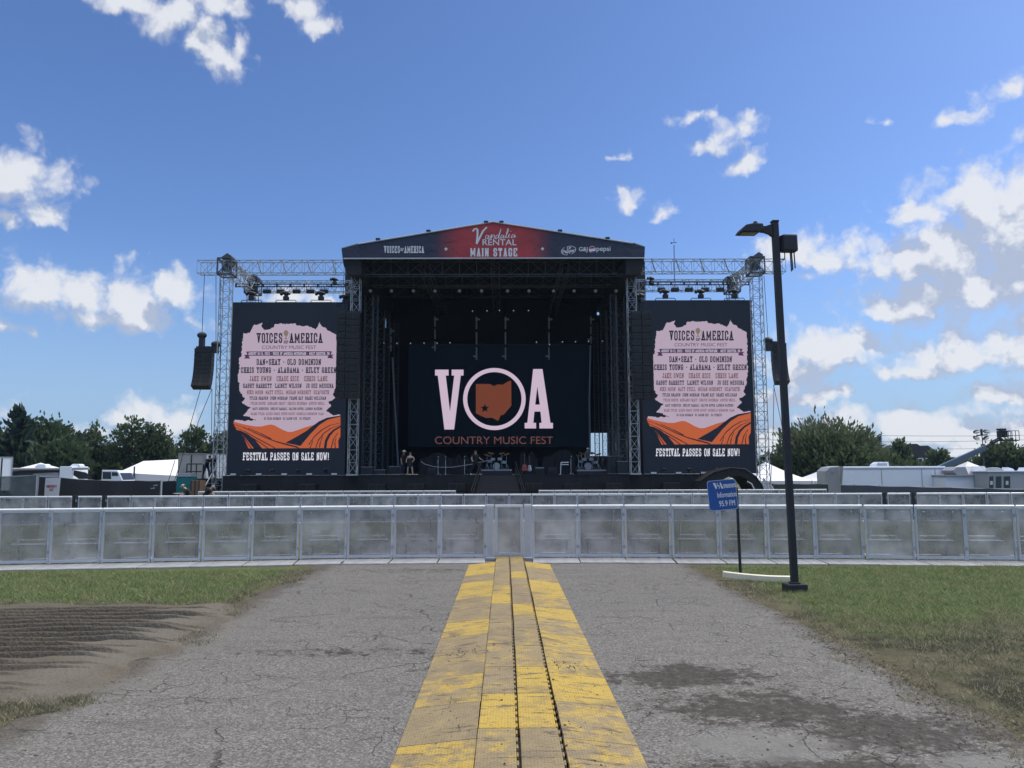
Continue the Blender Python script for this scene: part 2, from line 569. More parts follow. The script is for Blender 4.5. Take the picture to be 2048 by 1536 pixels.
M['perf'] = m_perf('perforated_barrier_sheet', (.40, .40, .39), .50)
M['screen_mesh'] = m_perf('see_through_fence_mesh', (.035, .05, .05), .8)


# node shorthand for the ground materials
class NT:
    def __init__(s, nt):
        s.nt = nt

    def n(s, t, **kw):
        x = s.nt.nodes.new(t)
        for k, v in kw.items():
            setattr(x, k, v)
        return x

    def link(s, a, b):
        if isinstance(a, (int, float)):
            b.default_value = a
        elif isinstance(a, tuple):
            b.default_value = a
        else:
            s.nt.links.new(a, b)

    def math(s, op, a, b=None, c=None, clamp=False):
        x = s.n('ShaderNodeMath', operation=op, use_clamp=clamp)
        for k, v in enumerate((a, b, c)):
            if v is not None: s.link(v, x.inputs[k])
        return x.outputs[0]

    def noise(s, vec, scale, detail=5, rough=.6, dist=0):
        x = s.n('ShaderNodeTexNoise')
        s.link(vec, x.inputs['Vector'])
        x.inputs['Scale'].default_value = scale; x.inputs['Detail'].default_value = detail
        x.inputs['Roughness'].default_value = rough; x.inputs['Distortion'].default_value = dist
        return x.outputs['Fac']

    def vor(s, vec, scale, feature='F1', out='Distance', rand=1):
        x = s.n('ShaderNodeTexVoronoi', feature=feature)
        s.link(vec, x.inputs['Vector'])
        x.inputs['Scale'].default_value = scale
        x.inputs['Randomness'].default_value = rand
        return x.outputs[out]

    def ramp(s, v, a, b, ca=0.0, cb=1.0, smooth=True):
        x = s.n('ShaderNodeMapRange')
        if smooth: x.interpolation_type = 'SMOOTHSTEP'
        s.link(v, x.inputs['Value'])
        x.inputs['From Min'].default_value, x.inputs['From Max'].default_value = a, b
        x.inputs['To Min'].default_value, x.inputs['To Max'].default_value = ca, cb
        return x.outputs[0]

    def mix(s, f, a, b, mode='MIX'):
        x = s.n('ShaderNodeMix', data_type='RGBA', blend_type=mode)
        s.link(f, x.inputs['Factor'])
        s.link((*a, 1) if isinstance(a, tuple) and len(a) == 3 else a, x.inputs['A'])
        s.link((*b, 1) if isinstance(b, tuple) and len(b) == 3 else b, x.inputs['B'])
        return x.outputs['Result']

    def pos(s):
        g = s.n('ShaderNodeNewGeometry').outputs['Position']
        sp = s.n('ShaderNodeSeparateXYZ')
        s.link(g, sp.inputs[0])
        return g, sp.outputs[0], sp.outputs[1]

    def blob(s, x, y, cx, cy, rx, ry, nz=None, amt=.5, hi=1.15, lo=.75):
        dx = s.math('MULTIPLY', s.math('SUBTRACT', x, cx), 1 / rx)
        dy = s.math('MULTIPLY', s.math('SUBTRACT', y, cy), 1 / ry)
        d = s.math('SQRT', s.math('ADD', s.math('MULTIPLY', dx, dx), s.math('MULTIPLY', dy, dy)))
        if nz is not None:
            d = s.math('ADD', d, s.math('MULTIPLY', s.math('SUBTRACT', nz, .5), amt * 2))
        return s.ramp(d, hi, lo)


def m_asphalt():
    m, nt, b = new_mat('weathered_asphalt')
    t = NT(nt)
    g, x, y = t.pos()
    big = t.noise(g, .55, 6, .6)
    mid = t.noise(g, 3.0, 5, .65)
    fine = t.noise(g, 60, 3, .7)
    stone = t.vor(g, 75, 'F1', 'Color')
    sv = t.n('ShaderNodeSeparateColor'); t.link(stone, sv.inputs[0])
    col = t.mix(big, (.120, .113, .101), (.158, .150, .136))
    col = t.mix(t.ramp(sv.outputs[0], .35, 1.0, 0, .85), col, (.275, .266, .25))
    grit = t.noise(g, 24, 4, .75)
    col = t.mix(t.ramp(grit, .50, .70, 0, .38), col, (.072, .071, .070))
    col = t.mix(t.ramp(grit, .46, .30, 0, .32), col, (.23, .227, .222))
    col = t.mix(t.ramp(sv.outputs[1], .62, 1.0, 0, .75), col, (.055, .054, .054))
    col = t.mix(t.ramp(fine, .55, .8, 0, .45), col, (.065, .063, .062))
    # brown dirt smears
    dirt = t.math('MULTIPLY', t.ramp(t.noise(g, 1.1, 7, .7, .6), .56, .72), t.ramp(mid, .35, .65))
    col = t.mix(t.math('MULTIPLY', dirt, .65), col, (.085, .072, .055))
    streak = t.n('ShaderNodeMapping'); t.link(g, streak.inputs[0]); streak.inputs['Scale'].default_value = (.35, 2.2, 1)
    col = t.mix(t.ramp(t.noise(streak.outputs[0], 1.4, 7, .72), .50, .72, 0, .5), col, (.085, .078, .068))
    col = t.mix(t.ramp(t.noise(streak.outputs[0], 2.3, 7, .72), .46, .28, 0, .4), col, (.20, .195, .185))
    nz = t.noise(g, 1.9, 7, .68, .3)
    nz2 = t.noise(g, 5, 6, .7)
    wet = t.math('MAXIMUM', t.math('MAXIMUM', t.blob(x, y, 2.0, 6.35, 1.05, .62, nz, .8, 1.5, 0), t.blob(x, y, 2.75, 5.75, 1.05, .62, nz, .8, 1.5, 0)),
                 t.math('MAXIMUM', t.blob(x, y, 1.9, 5.05, 1.0, .26, nz, .7, 1.5, 0), t.blob(x, y, 1.6, 7.3, .7, .4, nz, .9, 1.6, .3)))
    wet = t.math('MAXIMUM', wet, t.math('MULTIPLY', t.blob(x, y, -1.6, 8.3, 1.3, .20, nz, .7), .5))
    wet = t.math('MAXIMUM', wet, t.math('MULTIPLY', t.blob(x, y, -1.7, 15.0, 1.2, .35, nz, .7), .4))
    nz3 = t.noise(g, 13, 6, .75)
    wet = t.ramp(t.math('ADD', wet, t.math('MULTIPLY', t.math('SUBTRACT', t.math('ADD', nz2, nz3), 1.0), 2.2)), .30, .80)
    col = t.mix(t.math('MULTIPLY', wet, t.ramp(nz3, .3, .65, .65, 1)), col, (.040, .032, .023))
    dry = t.math('MULTIPLY', t.math('MAXIMUM', t.blob(x, y, 1.75, 5.5, .62, .34, nz, .6, 1.2, .4), t.blob(x, y, 3.1, 5.1, .5, .22, nz, .6, 1.2, .4)), t.ramp(t.noise(g, 6, 6, .7), .3, .6, .5, 1))
    col = t.mix(t.math('MULTIPLY', dry, .75), col, (.185, .180, .170))
    # tan sand washed over the left edge, soil creeping in along both edges
    sand = t.math('MULTIPLY', t.ramp(t.math('ADD', x, t.math('MULTIPLY', t.math('SUBTRACT', nz, .5), 2.6)), -2.7, -3.6), t.math('MULTIPLY', t.ramp(y, 6.2, 7.2), t.ramp(y, 11.6, 10.4)))
    col = t.mix(t.math('MULTIPLY', sand, .6), col, (.150, .138, .117))
    edge = t.ramp(t.math('ADD', t.math('ABSOLUTE', x), t.math('MULTIPLY', t.math('SUBTRACT', nz, .5), .9)), 3.25, 3.62)
    col = t.mix(t.math('MULTIPLY', edge, .7), col, (.075, .062, .045))
    # cracks: two warped cell nets, broken up so that they run only here and there
    wv = t.n('ShaderNodeVectorMath', operation='MULTIPLY_ADD')
    wn = t.n('ShaderNodeTexNoise'); t.link(g, wn.inputs['Vector']); wn.inputs['Scale'].default_value = 2.6; wn.inputs['Detail'].default_value = 6
    t.link(wn.outputs['Color'], wv.inputs[0]); wv.inputs[1].default_value = (.42, .42, 0); t.link(g, wv.inputs[2])
    c1 = t.ramp(t.vor(wv.outputs[0], 2.6, 'DISTANCE_TO_EDGE'), .016, .002)
    c1 = t.math('MULTIPLY', c1, t.ramp(t.noise(g, .9, 4), .47, .62))
    c2 = t.math('MULTIPLY', t.ramp(t.vor(wv.outputs[0], .36, 'DISTANCE_TO_EDGE'), .0032, .0006), t.ramp(t.noise(g, 1.3, 4), .45, .60))
    cr = t.math('MAXIMUM', c1, c2)
    col = t.mix(t.math('MULTIPLY', cr, .6), col, (.045, .042, .037))
    t.link(col, b.inputs['Base Color'])
    t.link(t.ramp(wet, 0, 1, .9, .72), b.inputs['Roughness'])
    b.inputs['Specular IOR Level'].default_value = .3
    bp = t.n('ShaderNodeBump')
    bp.inputs['Strength'].default_value = .8
    bp.inputs['Distance'].default_value = .012
    h = t.math('ADD', t.math('ADD', sv.outputs[2], t.math('MULTIPLY', mid, .8)), t.math('MULTIPLY', cr, -2.5))
    t.link(h, bp.inputs['Height'])
    t.link(bp.outputs[0], b.inputs['Normal'])
    return m


def grass_colour(t, g, x, y, blade=False):
    big = t.noise(g, .7, 6, .65)
    mid = t.noise(g, 3.2, 6, .7)
    fine = t.noise(g, 38, 4, .7)
    green = t.mix(t.ramp(mid, .3, .7), (.072, .125, .034), (.150, .205, .070))
    green = t.mix(t.ramp(fine, .40, .70, 0, .85), green, (.26, .27, .135))
    green = t.mix(t.math('MULTIPLY', t.ramp(t.noise(g, 1.7, 6, .75), .48, .66), .7), green, (.22, .20, .11))
    dead = t.mix(t.ramp(fine, .3, .7), (.135, .118, .075), (.31, .27, .185))
    dead = t.mix(t.ramp(mid, .35, .62, .7, 0), dead, (.075, .070, .055))
    right = t.ramp(x, -1, 1)
    near = t.math('ADD', y, t.math('MULTIPLY', t.math('SUBTRACT', big, .5), 7))
    dn = t.math('MULTIPLY', t.ramp(near, 10.4, 8.2, 0, .82), right)
    en = t.ramp(t.math('ADD', t.math('ABSOLUTE', x), t.math('MULTIPLY', t.math('SUBTRACT', mid, .5), 1.6)), 4.4, 3.7, 0, .9)
    dl = t.math('MULTIPLY', t.ramp(t.math('ADD', y, t.math('MULTIPLY', t.math('SUBTRACT', mid, .5), 2.2)), 11.9, 10.8, 0, .9), t.ramp(x, 1, -1))
    far = t.ramp(y, 16.2, 17.5, 0, .75)
    d = t.math('MAXIMUM', t.math('MAXIMUM', dn, en), t.math('MAXIMUM', dl, t.math('MULTIPLY', far, t.ramp(big, .35, .6))))
    d = t.math('MULTIPLY', d, t.ramp(mid, .2, .55, .55, 1))
    return t.mix(d, green, dead), fine, mid


def m_ground():
    m, nt, b = new_mat('turf_and_soil')
    t = NT(nt)
    g, x, y = t.pos()
    col, fine, mid = grass_colour(t, g, x, y)
    col = t.mix(.35, col, (.05, .045, .03))
    nz = t.noise(g, 1.6, 6, .7)
    mud = t.math('MAXIMUM', t.blob(x, y, 5.2, 8.6, 1.5, .5, nz, .8), t.math('MAXIMUM', t.blob(x, y, 4.4, 6.4, .5, .9, nz, .8), t.blob(x, y, 6.0, 7.2, 1.2, .5, nz, .8)))
    col = t.mix(t.math('MULTIPLY', mud, .75), col, (.035, .031, .027))
    t.link(col, b.inputs['Base Color'])
    b.inputs['Roughness'].default_value = .95
    b.inputs['Specular IOR Level'].default_value = .1
    bp = t.n('ShaderNodeBump'); bp.inputs['Strength'].default_value = .9; bp.inputs['Distance'].default_value = .05
    t.link(t.math('ADD', fine, mid), bp.inputs['Height']); t.link(bp.outputs[0], b.inputs['Normal'])
    return m


def m_blades():
    m, nt, b = new_mat('grass_blades')
    t = NT(nt)
    g, x, y = t.pos()
    col, fine, mid = grass_colour(t, g, x, y)
    t.link(col, b.inputs['Base Color'])
    b.inputs['Roughness'].default_value = .6
    b.inputs['Specular IOR Level'].default_value = .25
    rr = t.n('ShaderNodeNewGeometry').outputs['Random Per Island']
    hv = t.n('ShaderNodeHueSaturation'); t.link(t.ramp(rr, 0, 1, .65, 2.0, False), hv.inputs['Value']); t.link(t.ramp(rr, 0, 1, 1.1, .8, False), hv.inputs['Saturation']); t.link(col, hv.inputs['Color'])
    col = hv.outputs[0]; t.link(col, b.inputs['Base Color'])
    tl = t.n('ShaderNodeBsdfTranslucent'); t.link(col, tl.inputs[0])
    ms = t.n('ShaderNodeMixShader'); ms.inputs[0].default_value = .4
    nt.links.new(b.outputs[0], ms.inputs[1]); nt.links.new(tl.outputs[0], ms.inputs[2])
    nt.links.new(ms.outputs[0], nt.nodes['Material Output'].inputs[0])
    return m


def m_dirt():
    m, nt, b = new_mat('furrowed_dirt')
    t = NT(nt)
    g, x, y = t.pos()
    mid = t.noise(g, 2.4, 7, .7)
    fine = t.noise(g, 45, 4, .7)
    clod = t.vor(g, 26, 'F1', 'Distance')
    col = t.mix(mid, (.100, .086, .068), (.152, .134, .108))
    col = t.mix(t.ramp(fine, .4, .75, 0, .6), col, (.058, .050, .041))
    pale = t.math('MULTIPLY', t.ramp(t.math('ADD', x, t.math('MULTIPLY', t.math('SUBTRACT', mid, .5), 1.6)), -4.75, -4.0), t.ramp(t.noise(g, 1.3, 5), .32, .55))
    col = t.mix(t.math('MULTIPLY', pale, .40), col, (.185, .172, .148))
    t.link(col, b.inputs['Base Color'])
    b.inputs['Roughness'].default_value = .97
    b.inputs['Specular IOR Level'].default_value = .1
    bp = t.n('ShaderNodeBump'); bp.inputs['Strength'].default_value = .5; bp.inputs['Distance'].default_value = .02
    t.link(t.math('ADD', t.math('ADD', fine, t.math('MULTIPLY', mid, 2)), clod), bp.inputs['Height']); t.link(bp.outputs[0], b.inputs['Normal'])
    return m


def m_ramp():
    """moulded plastic cable ramp; how far the yellow is buried in dried mud is each piece's own object colour"""
    m, nt, b = new_mat('cable_ramp_plastic')
    t = NT(nt)
    oi = t.n('ShaderNodeObjectInfo')
    tc = t.n('ShaderNodeTexCoord').outputs['Object']
    sp = t.n('ShaderNodeSeparateColor'); t.link(oi.outputs['Color'], sp.inputs[0])
    off = t.n('ShaderNodeVectorMath', operation='ADD')
    t.link(tc, off.inputs[0])
    cb = t.n('ShaderNodeCombineXYZ'); t.link(t.math('MULTIPLY', oi.outputs['Random'], 40), cb.inputs[0]); t.link(cb.outputs[0], off.inputs[1])
    g = off.outputs[0]
    big = t.noise(g, 3.2, 7, .7, .5)
    fine = t.noise(g, 42, 5, .72)
    yel = t.mix(big, (.48, .315, .030), (.62, .44, .085))
    tan = t.mix(t.noise(g, 5, 5), (.235, .175, .090), (.38, .295, .155))
    mud = t.math('ADD', t.math('MULTIPLY', sp.outputs[0], .97), t.math('MULTIPLY', t.math('SUBTRACT', t.math('ADD', t.math('MULTIPLY', big, .6), t.math('MULTIPLY', t.noise(g, 9, 6, .7), .4)), .5), 3.6))
    col = t.mix(t.ramp(mud, .25, .8), yel, tan)
    st = t.n('ShaderNodeMapping'); t.link(g, st.inputs[0]); st.inputs['Scale'].default_value = (1.0, 4.5, 1)
    scuff = t.math('MULTIPLY', t.ramp(t.noise(st.outputs[0], 3.0, 8, .78), .545, .60), t.ramp(fine, .25, .5))
    col = t.mix(t.ramp(fine, .50, .68, 0, .6), col, (.12, .092, .055))
    col = t.mix(t.math('MULTIPLY', t.ramp(t.noise(g, 1.6, 7, .75), .5, .68), .55), col, (.17, .135, .085))
    col = t.mix(t.math('MULTIPLY', scuff, .85), col, (.075, .056, .036))
    # raised tread: short bars in a staggered grid
    br = t.n('ShaderNodeTexBrick')
    t.link(tc, br.inputs['Vector'])
    br.inputs['Scale'].default_value = 26
    br.inputs['Mortar Size'].default_value = .09
    br.inputs['Mortar Smooth'].default_value = .3
    br.inputs['Brick Width'].default_value = 1.1
    br.inputs['Row Height'].default_value = .55
    col = t.mix(t.math('MULTIPLY', br.outputs['Fac'], .45), col, (.10, .08, .05))
    t.link(col, b.inputs['Base Color'])
    b.inputs['Roughness'].default_value = .62
    bp = t.n('ShaderNodeBump'); bp.inputs['Strength'].default_value = .6; bp.inputs['Distance'].default_value = .006
    t.link(t.math('SUBTRACT', t.math('MULTIPLY', fine, .5), br.outputs['Fac']), bp.inputs['Height']); t.link(bp.outputs[0], b.inputs['Normal'])
    return m


def m_leaf(name, col, trans=.35):
    m, nt, b = new_mat(name)
    t = NT(nt)
    g = t.n('ShaderNodeNewGeometry')
    n = t.noise(g.outputs['Position'], 1.1, 4)
    c = Vector(col)
    t.link(t.mix(n, tuple(c * .65), tuple(c * 1.35)), b.inputs['Base Color'])
    b.inputs['Roughness'].default_value = .6
    b.inputs['Specular IOR Level'].default_value = .2
    tl = t.n('ShaderNodeBsdfTranslucent'); tl.inputs[0].default_value = (*(c * 1.3), 1)
    ms = t.n('ShaderNodeMixShader'); ms.inputs[0].default_value = trans
    nt.links.new(b.outputs[0], ms.inputs[1]); nt.links.new(tl.outputs[0], ms.inputs[2])
    nt.links.new(ms.outputs[0], nt.nodes['Material Output'].inputs[0])
    return m


M['asphalt'], M['ground'], M['blades'], M['dirt'], M['ramp'] = m_asphalt(), m_ground(), m_blades(), m_dirt(), m_ramp()
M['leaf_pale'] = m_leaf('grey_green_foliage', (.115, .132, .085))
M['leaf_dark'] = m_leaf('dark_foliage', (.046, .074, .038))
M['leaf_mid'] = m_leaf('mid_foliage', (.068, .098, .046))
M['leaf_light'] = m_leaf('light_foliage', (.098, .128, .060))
M['leaf_needle'] = m_leaf('needle_foliage', (.030, .052, .040), .15)
# ------------------------------------------------------------------ ground
PROFILE = [(-60, 0), (18, 0), (30, -.2), (47, -.42), (60, -.5), (95, -1.2), (160, -2.0), (420, -2.5), (1600, -2.5)]


def gz(Y):
    for (a, za), (b, zb) in zip(PROFILE, PROFILE[1:]):
        if Y <= b:
            return za + (zb - za) * max(0, Y - a) / (b - a)
    return PROFILE[-1][1]


mb = MB()
xs = [-1600, -300, -60, -12, -3.7, 3.6, 12, 60, 300, 1600]
for (a, za), (b, zb) in zip(PROFILE, PROFILE[1:]):
    for x0, x1 in zip(xs, xs[1:]):
        mb.poly([(x0, a, za), (x1, a, za), (x1, b, zb), (x0, b, zb)])
tag(mb.build('ground', M['ground']), kind='structure')
mb = MB()
ax0, ax1 = -3.72, 3.57
wob = random.Random(3)
ys = [-8 + i * .35 for i in range(75)] + [18.05 + i for i in range(0)]
edge = [(ax0 + wob.uniform(-.07, .07), ax1 + wob.uniform(-.07, .07), y) for y in ys] + [(ax0, ax1, 18), (ax0, ax1, 30), (ax0, ax1, 34)]
for (a0, a1, y0), (b0, b1, y1) in zip(edge, edge[1:]):
    mb.poly([(a0, y0, gz(y0) + .005), (a1, y0, gz(y0) + .005), (b1, y1, gz(y1) + .005), (b0, y1, gz(y1) + .005)])
tag(mb.build('asphalt_path', M['asphalt']), kind='structure')


def dirt_patch():
    """graded soil left of the path with the tooth marks of the machine running along x"""
    nx, ny = 260, 620
    X = -2.9 - 12 * np.linspace(1, 0, nx) ** 1.8
    Y = np.linspace(6.45, 11.35, ny)
    gx, gy = np.meshgrid(X, Y)
    rs = np.random.RandomState(5)

    def sm(n, a):          # smooth random field
        z = np.zeros((ny, nx))
        for k in range(n):
            fx, fy, ph = rs.uniform(-a, a), rs.uniform(-a, a) * 1.6, rs.uniform(0, 6.28)
            z += np.sin(gx * fx + gy * fy + ph)
        return z / math.sqrt(n)
    slow = sm(8, 1.0)
    mid = sm(14, 5)
    fine = sm(24, 20)
    ph = (gy + .035 * slow + .014 * mid - .03 * gx) / .245
    row = np.floor(ph)
    saw = ph - row
    furrow = np.where(saw < .13, -.6 + saw / .13 * 1.1, .5 + .12 * np.sin((saw - .13) / .87 * math.pi) - (saw - .13) / .87 * 1.1)
    end = -3.85 + .40 * np.sin(row * 2.3) + .12 * slow - np.abs(gy - 9.4) * .12
    fade = np.clip((end - gx) / .35, 0, 1)
    fade *= np.clip(1.0 + .22 * mid + .25 * slow, .45, 1.35)
    band = np.clip((gy - 6.6) / .3, 0, 1) * np.clip((10.9 - gy) / .35, 0, 1)
    z = .066 + furrow * .078 * fade * band + .004 * mid + .0025 * fine + .006 * slow
    rim = np.minimum(np.minimum((gx + 14.9) / .5, (-2.9 - gx - .45 - .10 * mid - .16 * np.abs(np.sin(gy * 2.1 + slow))) / .6), np.minimum((gy - 6.45 + .1 * mid) / .4, (11.35 - gy + .15 * mid) / .4))
    z = z * np.clip(rim, 0, 1) - .012 * (1 - np.clip(rim, 0, 1))
    v = np.stack([gx, gy, z], -1).reshape(-1, 3)
    idx = np.arange(nx * ny).reshape(ny, nx)
    f = np.stack([idx[:-1, :-1], idx[:-1, 1:], idx[1:, 1:], idx[1:, :-1]], -1).reshape(-1, 4)
    me = bpy.data.meshes.new('dirt')
    me.from_pydata(v.tolist(), [], f.tolist())
    me.materials.append(M['dirt'])
    me.shade_smooth()
    o = bpy.data.objects.new('dirt_ground', me)
    COL.objects.link(o)
    tag(o, kind='structure')


dirt_patch()


def blades(name, areas, label):
    """areas: (x0, x1, y0, y1, count, height, keep function)"""
    rs = np.random.RandomState(11)
    V = []
    for (x0, x1, y0, y1, n, h, keep) in areas:
        # tufts: blade positions gather round tuft centres
        nt_ = n // 7
        cx, cy = rs.uniform(x0, x1, nt_), rs.uniform(y0, y1, nt_)
        k = rs.randint(0, nt_, n)
        x = cx[k] + rs.normal(0, .03, n)
        y = cy[k] + rs.normal(0, .03, n)
        ok = keep(x, y, rs)
        x, y = x[ok], y[ok]
        m_ = len(x)
        a = rs.uniform(0, 2 * math.pi, m_)
        hh = h * rs.uniform(.35, 1.25, m_)
        lean = rs.uniform(.2, 1.9, m_) * hh
        wd = rs.uniform(.003, .0070, m_)
        b = rs.uniform(0, 2 * math.pi, m_)
        p0 = np.stack([x + np.cos(a) * wd, y + np.sin(a) * wd, np.full(m_, -.004)], -1)
        p1 = np.stack([x - np.cos(a) * wd, y - np.sin(a) * wd, np.full(m_, -.004)], -1)
        p2 = np.stack([x + np.cos(b) * lean, y + np.sin(b) * lean, hh], -1)
        V.append(np.stack([p0, p1, p2], 1).reshape(-1, 3))
    v = np.concatenate(V)
    n = len(v) // 3
    me = bpy.data.meshes.new(name)
    me.vertices.add(len(v)); me.vertices.foreach_set('co', v.ravel())
    me.loops.add(3 * n); me.loops.foreach_set('vertex_index', np.arange(3 * n))
    me.polygons.add(n); me.polygons.foreach_set('loop_start', np.arange(0, 3 * n, 3)); me.polygons.foreach_set('loop_total', np.full(n, 3))
    me.update(); me.validate()
    me.materials.append(M['blades'])
    o = bpy.data.objects.new(name, me)
    COL.objects.link(o)
    tag(o, label, 'grass', kind='stuff')


def wavy(x, y):
    return .22 * np.sin(y * 1.9) + .15 * np.sin(y * 4.7 + 1) + .08 * np.sin(y * 11)


def k_right(x, y, rs):
    e = 3.66 + wavy(x, y)
    bare = np.sin(x * 1.7 + y) * np.sin(y * 1.3 - x * .6) + .4 * np.sin(x * 4 + y * 3)
    thin = (y < 9.3) & (bare > .25) & (rs.uniform(0, 1, len(x)) < .75)
    rim = (x < e + .35 + .3 * np.sin(y * 2.3)) & (rs.uniform(0, 1, len(x)) < .65)
    return (x > e) & ~thin & ~rim


def k_left(x, y, rs):
    return (x < -3.75 + wavy(x, y)) & (y > 11.05 + .25 * np.sin(x * 1.3) + .15 * np.sin(x * 3.7)) | ((x > -4.6) & (x < -3.7 + wavy(x, y)) & (y > 10.2) & (rs.uniform(0, 1, len(x)) < .4))


blades('grass', [(3.3, 12.5, 4.6, 9.6, 110000, .045, k_right), (3.3, 14, 9.6, 15.2, 110000, .062, k_right),
                 (-14, -3.2, 10.2, 15.0, 100000, .060, k_left)], 'short patchy turf either side of the asphalt path')
blades('grass_clippings', [(-5.4, -3.35, 5.2, 6.75, 22000, .035, lambda x, y, rs: x < -3.55 + .5 * np.sin(y * 3) - (y < 5.9) * .1),
                           (-4.4, -3.0, 8.6, 10.6, 5000, .028, lambda x, y, rs: np.abs(x + 3.75 - .3 * np.sin(y * 3)) < .28),
                           (3.0, 3.9, 4.6, 9.0, 9000, .024, lambda x, y, rs: np.abs(x - 3.5 + .12 * np.sin(y * 5)) < .2)],
       'torn messy grass and straw along the asphalt edges')

# ------------------------------------------------------------------ yellow cable ramps
COLX = {'left ramp row': (-.725, -.197), 'left lid row': (-.191, .084), 'right lid row': (.092, .378), 'right ramp row': (.386, .885)}
SEG = .86


def ramp_piece(name, kind):
    """kind 'L' / 'R': wedge that slopes to the outside; 'C': flat channel lid with hinge knuckles on its right edge"""
    r = thing(name, '', 'cable ramp')
    w = {'L': .528, 'R': .499, 'C': .280}[kind]
    l = SEG - .008
    mb = MB()
    if kind == 'C':
        mb.bx(-w / 2, w / 2 - .020, -l / 2, l / 2, 0, .068)
        body = mb.build('lid', M['ramp'], r, bevel=.006)
        hm = MB()
        for k in range(6):
            y = -l / 2 + .07 + k * .142
            hm.bx(w / 2 - .0195, w / 2 - .006, y - .036, y + .036, .022, .066)
        hm.build('hinge_knuckle', M['ramp'], r, bevel=.003)
        rb = MB()
        rb.bx(-w / 2 + .004, w / 2, -l / 2, l / 2, -.002, .02)
        rb.build('channel_base', M['black_plastic'], r)
    else:
        s = -1 if kind == 'L' else 1
        prof = [(-s * w / 2, 0), (s * w / 2, 0), (s * w / 2, .008), (-s * (w / 2 - .03), .060), (-s * w / 2, .062)]
        mb.prism([(x, -l / 2, z) for x, z in prof], (0, l, 0))
        mb.build('ramp_body', M['ramp'], r, bevel=.003)
        if kind == 'R':
            hm = MB()
            for k in range(6):
                y = -l / 2 + .035 + k * .142
                hm.bx(-w / 2 - .013, -w / 2 - .001, y - .03, y + .03, .012, .055)
            hm.build('hinge_knuckle', M['black_plastic'], r, bevel=.003)
    return r


DIRT = {  # from the gate end towards the camera: how muddy each piece is (0 clean yellow, 1 brown)
    'left ramp row': [.1, .15, .95, .2, .25, .85, .9, .35, .95, .8, .6, 1.0, .45, .75, .4, .5],
    'left lid row': [.8, .8, .85, .75, .8, .45, .1, .95, .9, .75, .8, .85, .15, .8, .85, .7],
    'right lid row': [.8, .8, .95, .25, .9, .8, .95, .05, .85, .75, .7, .2, .1, .95, .75, .6],
    'right ramp row': [.25, .9, .8, .15, .3, .6, .2, .65, .45, .55, .15, .6, .65, .15, .7, .3]}
n_lid = 15
for rowname, (x0, x1) in COLX.items():
    kind = 'L' if rowname == 'left ramp row' else ('R' if rowname == 'right ramp row' else 'C')
    proto = None
    lid = kind == 'C'
    ystart = 16.85 if lid else 15.80
    for i in range(16 if lid else 15):
        yc = ystart - SEG * (i + .5)
        if yc < 3.4:
            break
        dirt = DIRT[rowname][i if lid else min(i, 15)]
        look = 'bright yellow' if dirt < .3 else ('dusty yellow' if dirt < .7 else 'mud-browned')
        what = 'cable channel lid' if lid else 'sloping cable ramp piece'
        lab = f'{look} {what}, {ORD[i]} from the gate in the {rowname}'
        loc = ((x0 + x1) / 2 + rnd.uniform(-.003, .003), yc, .006)
        if proto is None:
            o = proto = ramp_piece('cable_channel' if lid else 'cable_ramp', kind)
            proto.location = loc
        else:
            o = dup(proto, loc, rnd.uniform(-.004, .004))
        o['label'] = lab
        o['group'] = 'yellow cable ramps along the path'
        for ch in o.children:
            ch.color = (dirt, 0, 0, 1)

def crumbs():
    r2 = random.Random(21)
    q = MB()
    zones = [((2.0, 6.4), (.75, .35), 150, .018, 0), ((2.8, 5.7), (.7, .35), 190, .02, 0), ((3.45, 7.2), (.12, 1.6), 260, .028, 0), ((3.5, 10.5), (.12, 2), 120, .022, 0), ((1.7, 5.0), (.8, .15), 90, .016, 0), ((-1.7, 8.3), (.8, .15), 70, .016, 0), ((-3.6, 7.5), (.35, 1.3), 170, .022, 0), ((0, 9), (3.2, 3.2), 150, .010, 0),
             ((-.45, 8.1), (.16, .12), 60, .014, .05), ((.6, 7.5), (.14, .08), 50, .014, .05), ((-.4, 6.1), (.2, .5), 60, .010, .05), ((.1, 7), (.3, 2.2), 70, .008, .075), ((.65, 6.2), (.14, .7), 60, .010, .05)]
    for (cx, cy), (sx, sy), n, size, z in zones:
        for k in range(n):
            x, y = r2.gauss(cx, sx), r2.gauss(cy, sy)
            if abs(x) > 4 or y < 4.7 or y > 15: continue
            zz = z
            if -.725 < x < .885:
                zz = .074 if -.19 < x < .38 else .008 + .062 * min(1, (x + .725) / .5 if x < 0 else (.885 - x) / .5)
            elif z: continue
            r_ = size * .62 * r2.uniform(.3, 1.4)
            rot = Matrix.Rotation(r2.uniform(0, 6.28), 3, 'Z')
            vs = [rot @ Vector((r_ * a * r2.uniform(.6, 1.5), r_ * b * r2.uniform(.5, 1.1), r_ * c * .55)) + Vector((x, y, zz + .004)) for a, b, c in ((1, 0, 0), (.3, .9, 0), (-.8, .6, 0), (-.9, -.5, 0), (.2, -1, 0), (.15, .1, 1))]
            q.add(vs, [(0, 1, 5), (1, 2, 5), (2, 3, 5), (3, 4, 5), (4, 0, 5)], 0 if r2.random() < .93 else 1)
    o = q.build('mud_crumbs', [mat('dried_mud_clod', (.060, .048, .035), .95, 0, .4, 20), mat('straw_bits', (.22, .185, .12), .9, 0, .3, 20)])
    tag(o, 'crumbs of dried mud and straw scattered over the path and the cable ramps', 'mud', kind='stuff')


crumbs()

# ------------------------------------------------------------------ crowd barriers
BW, BH = .96, 1.20


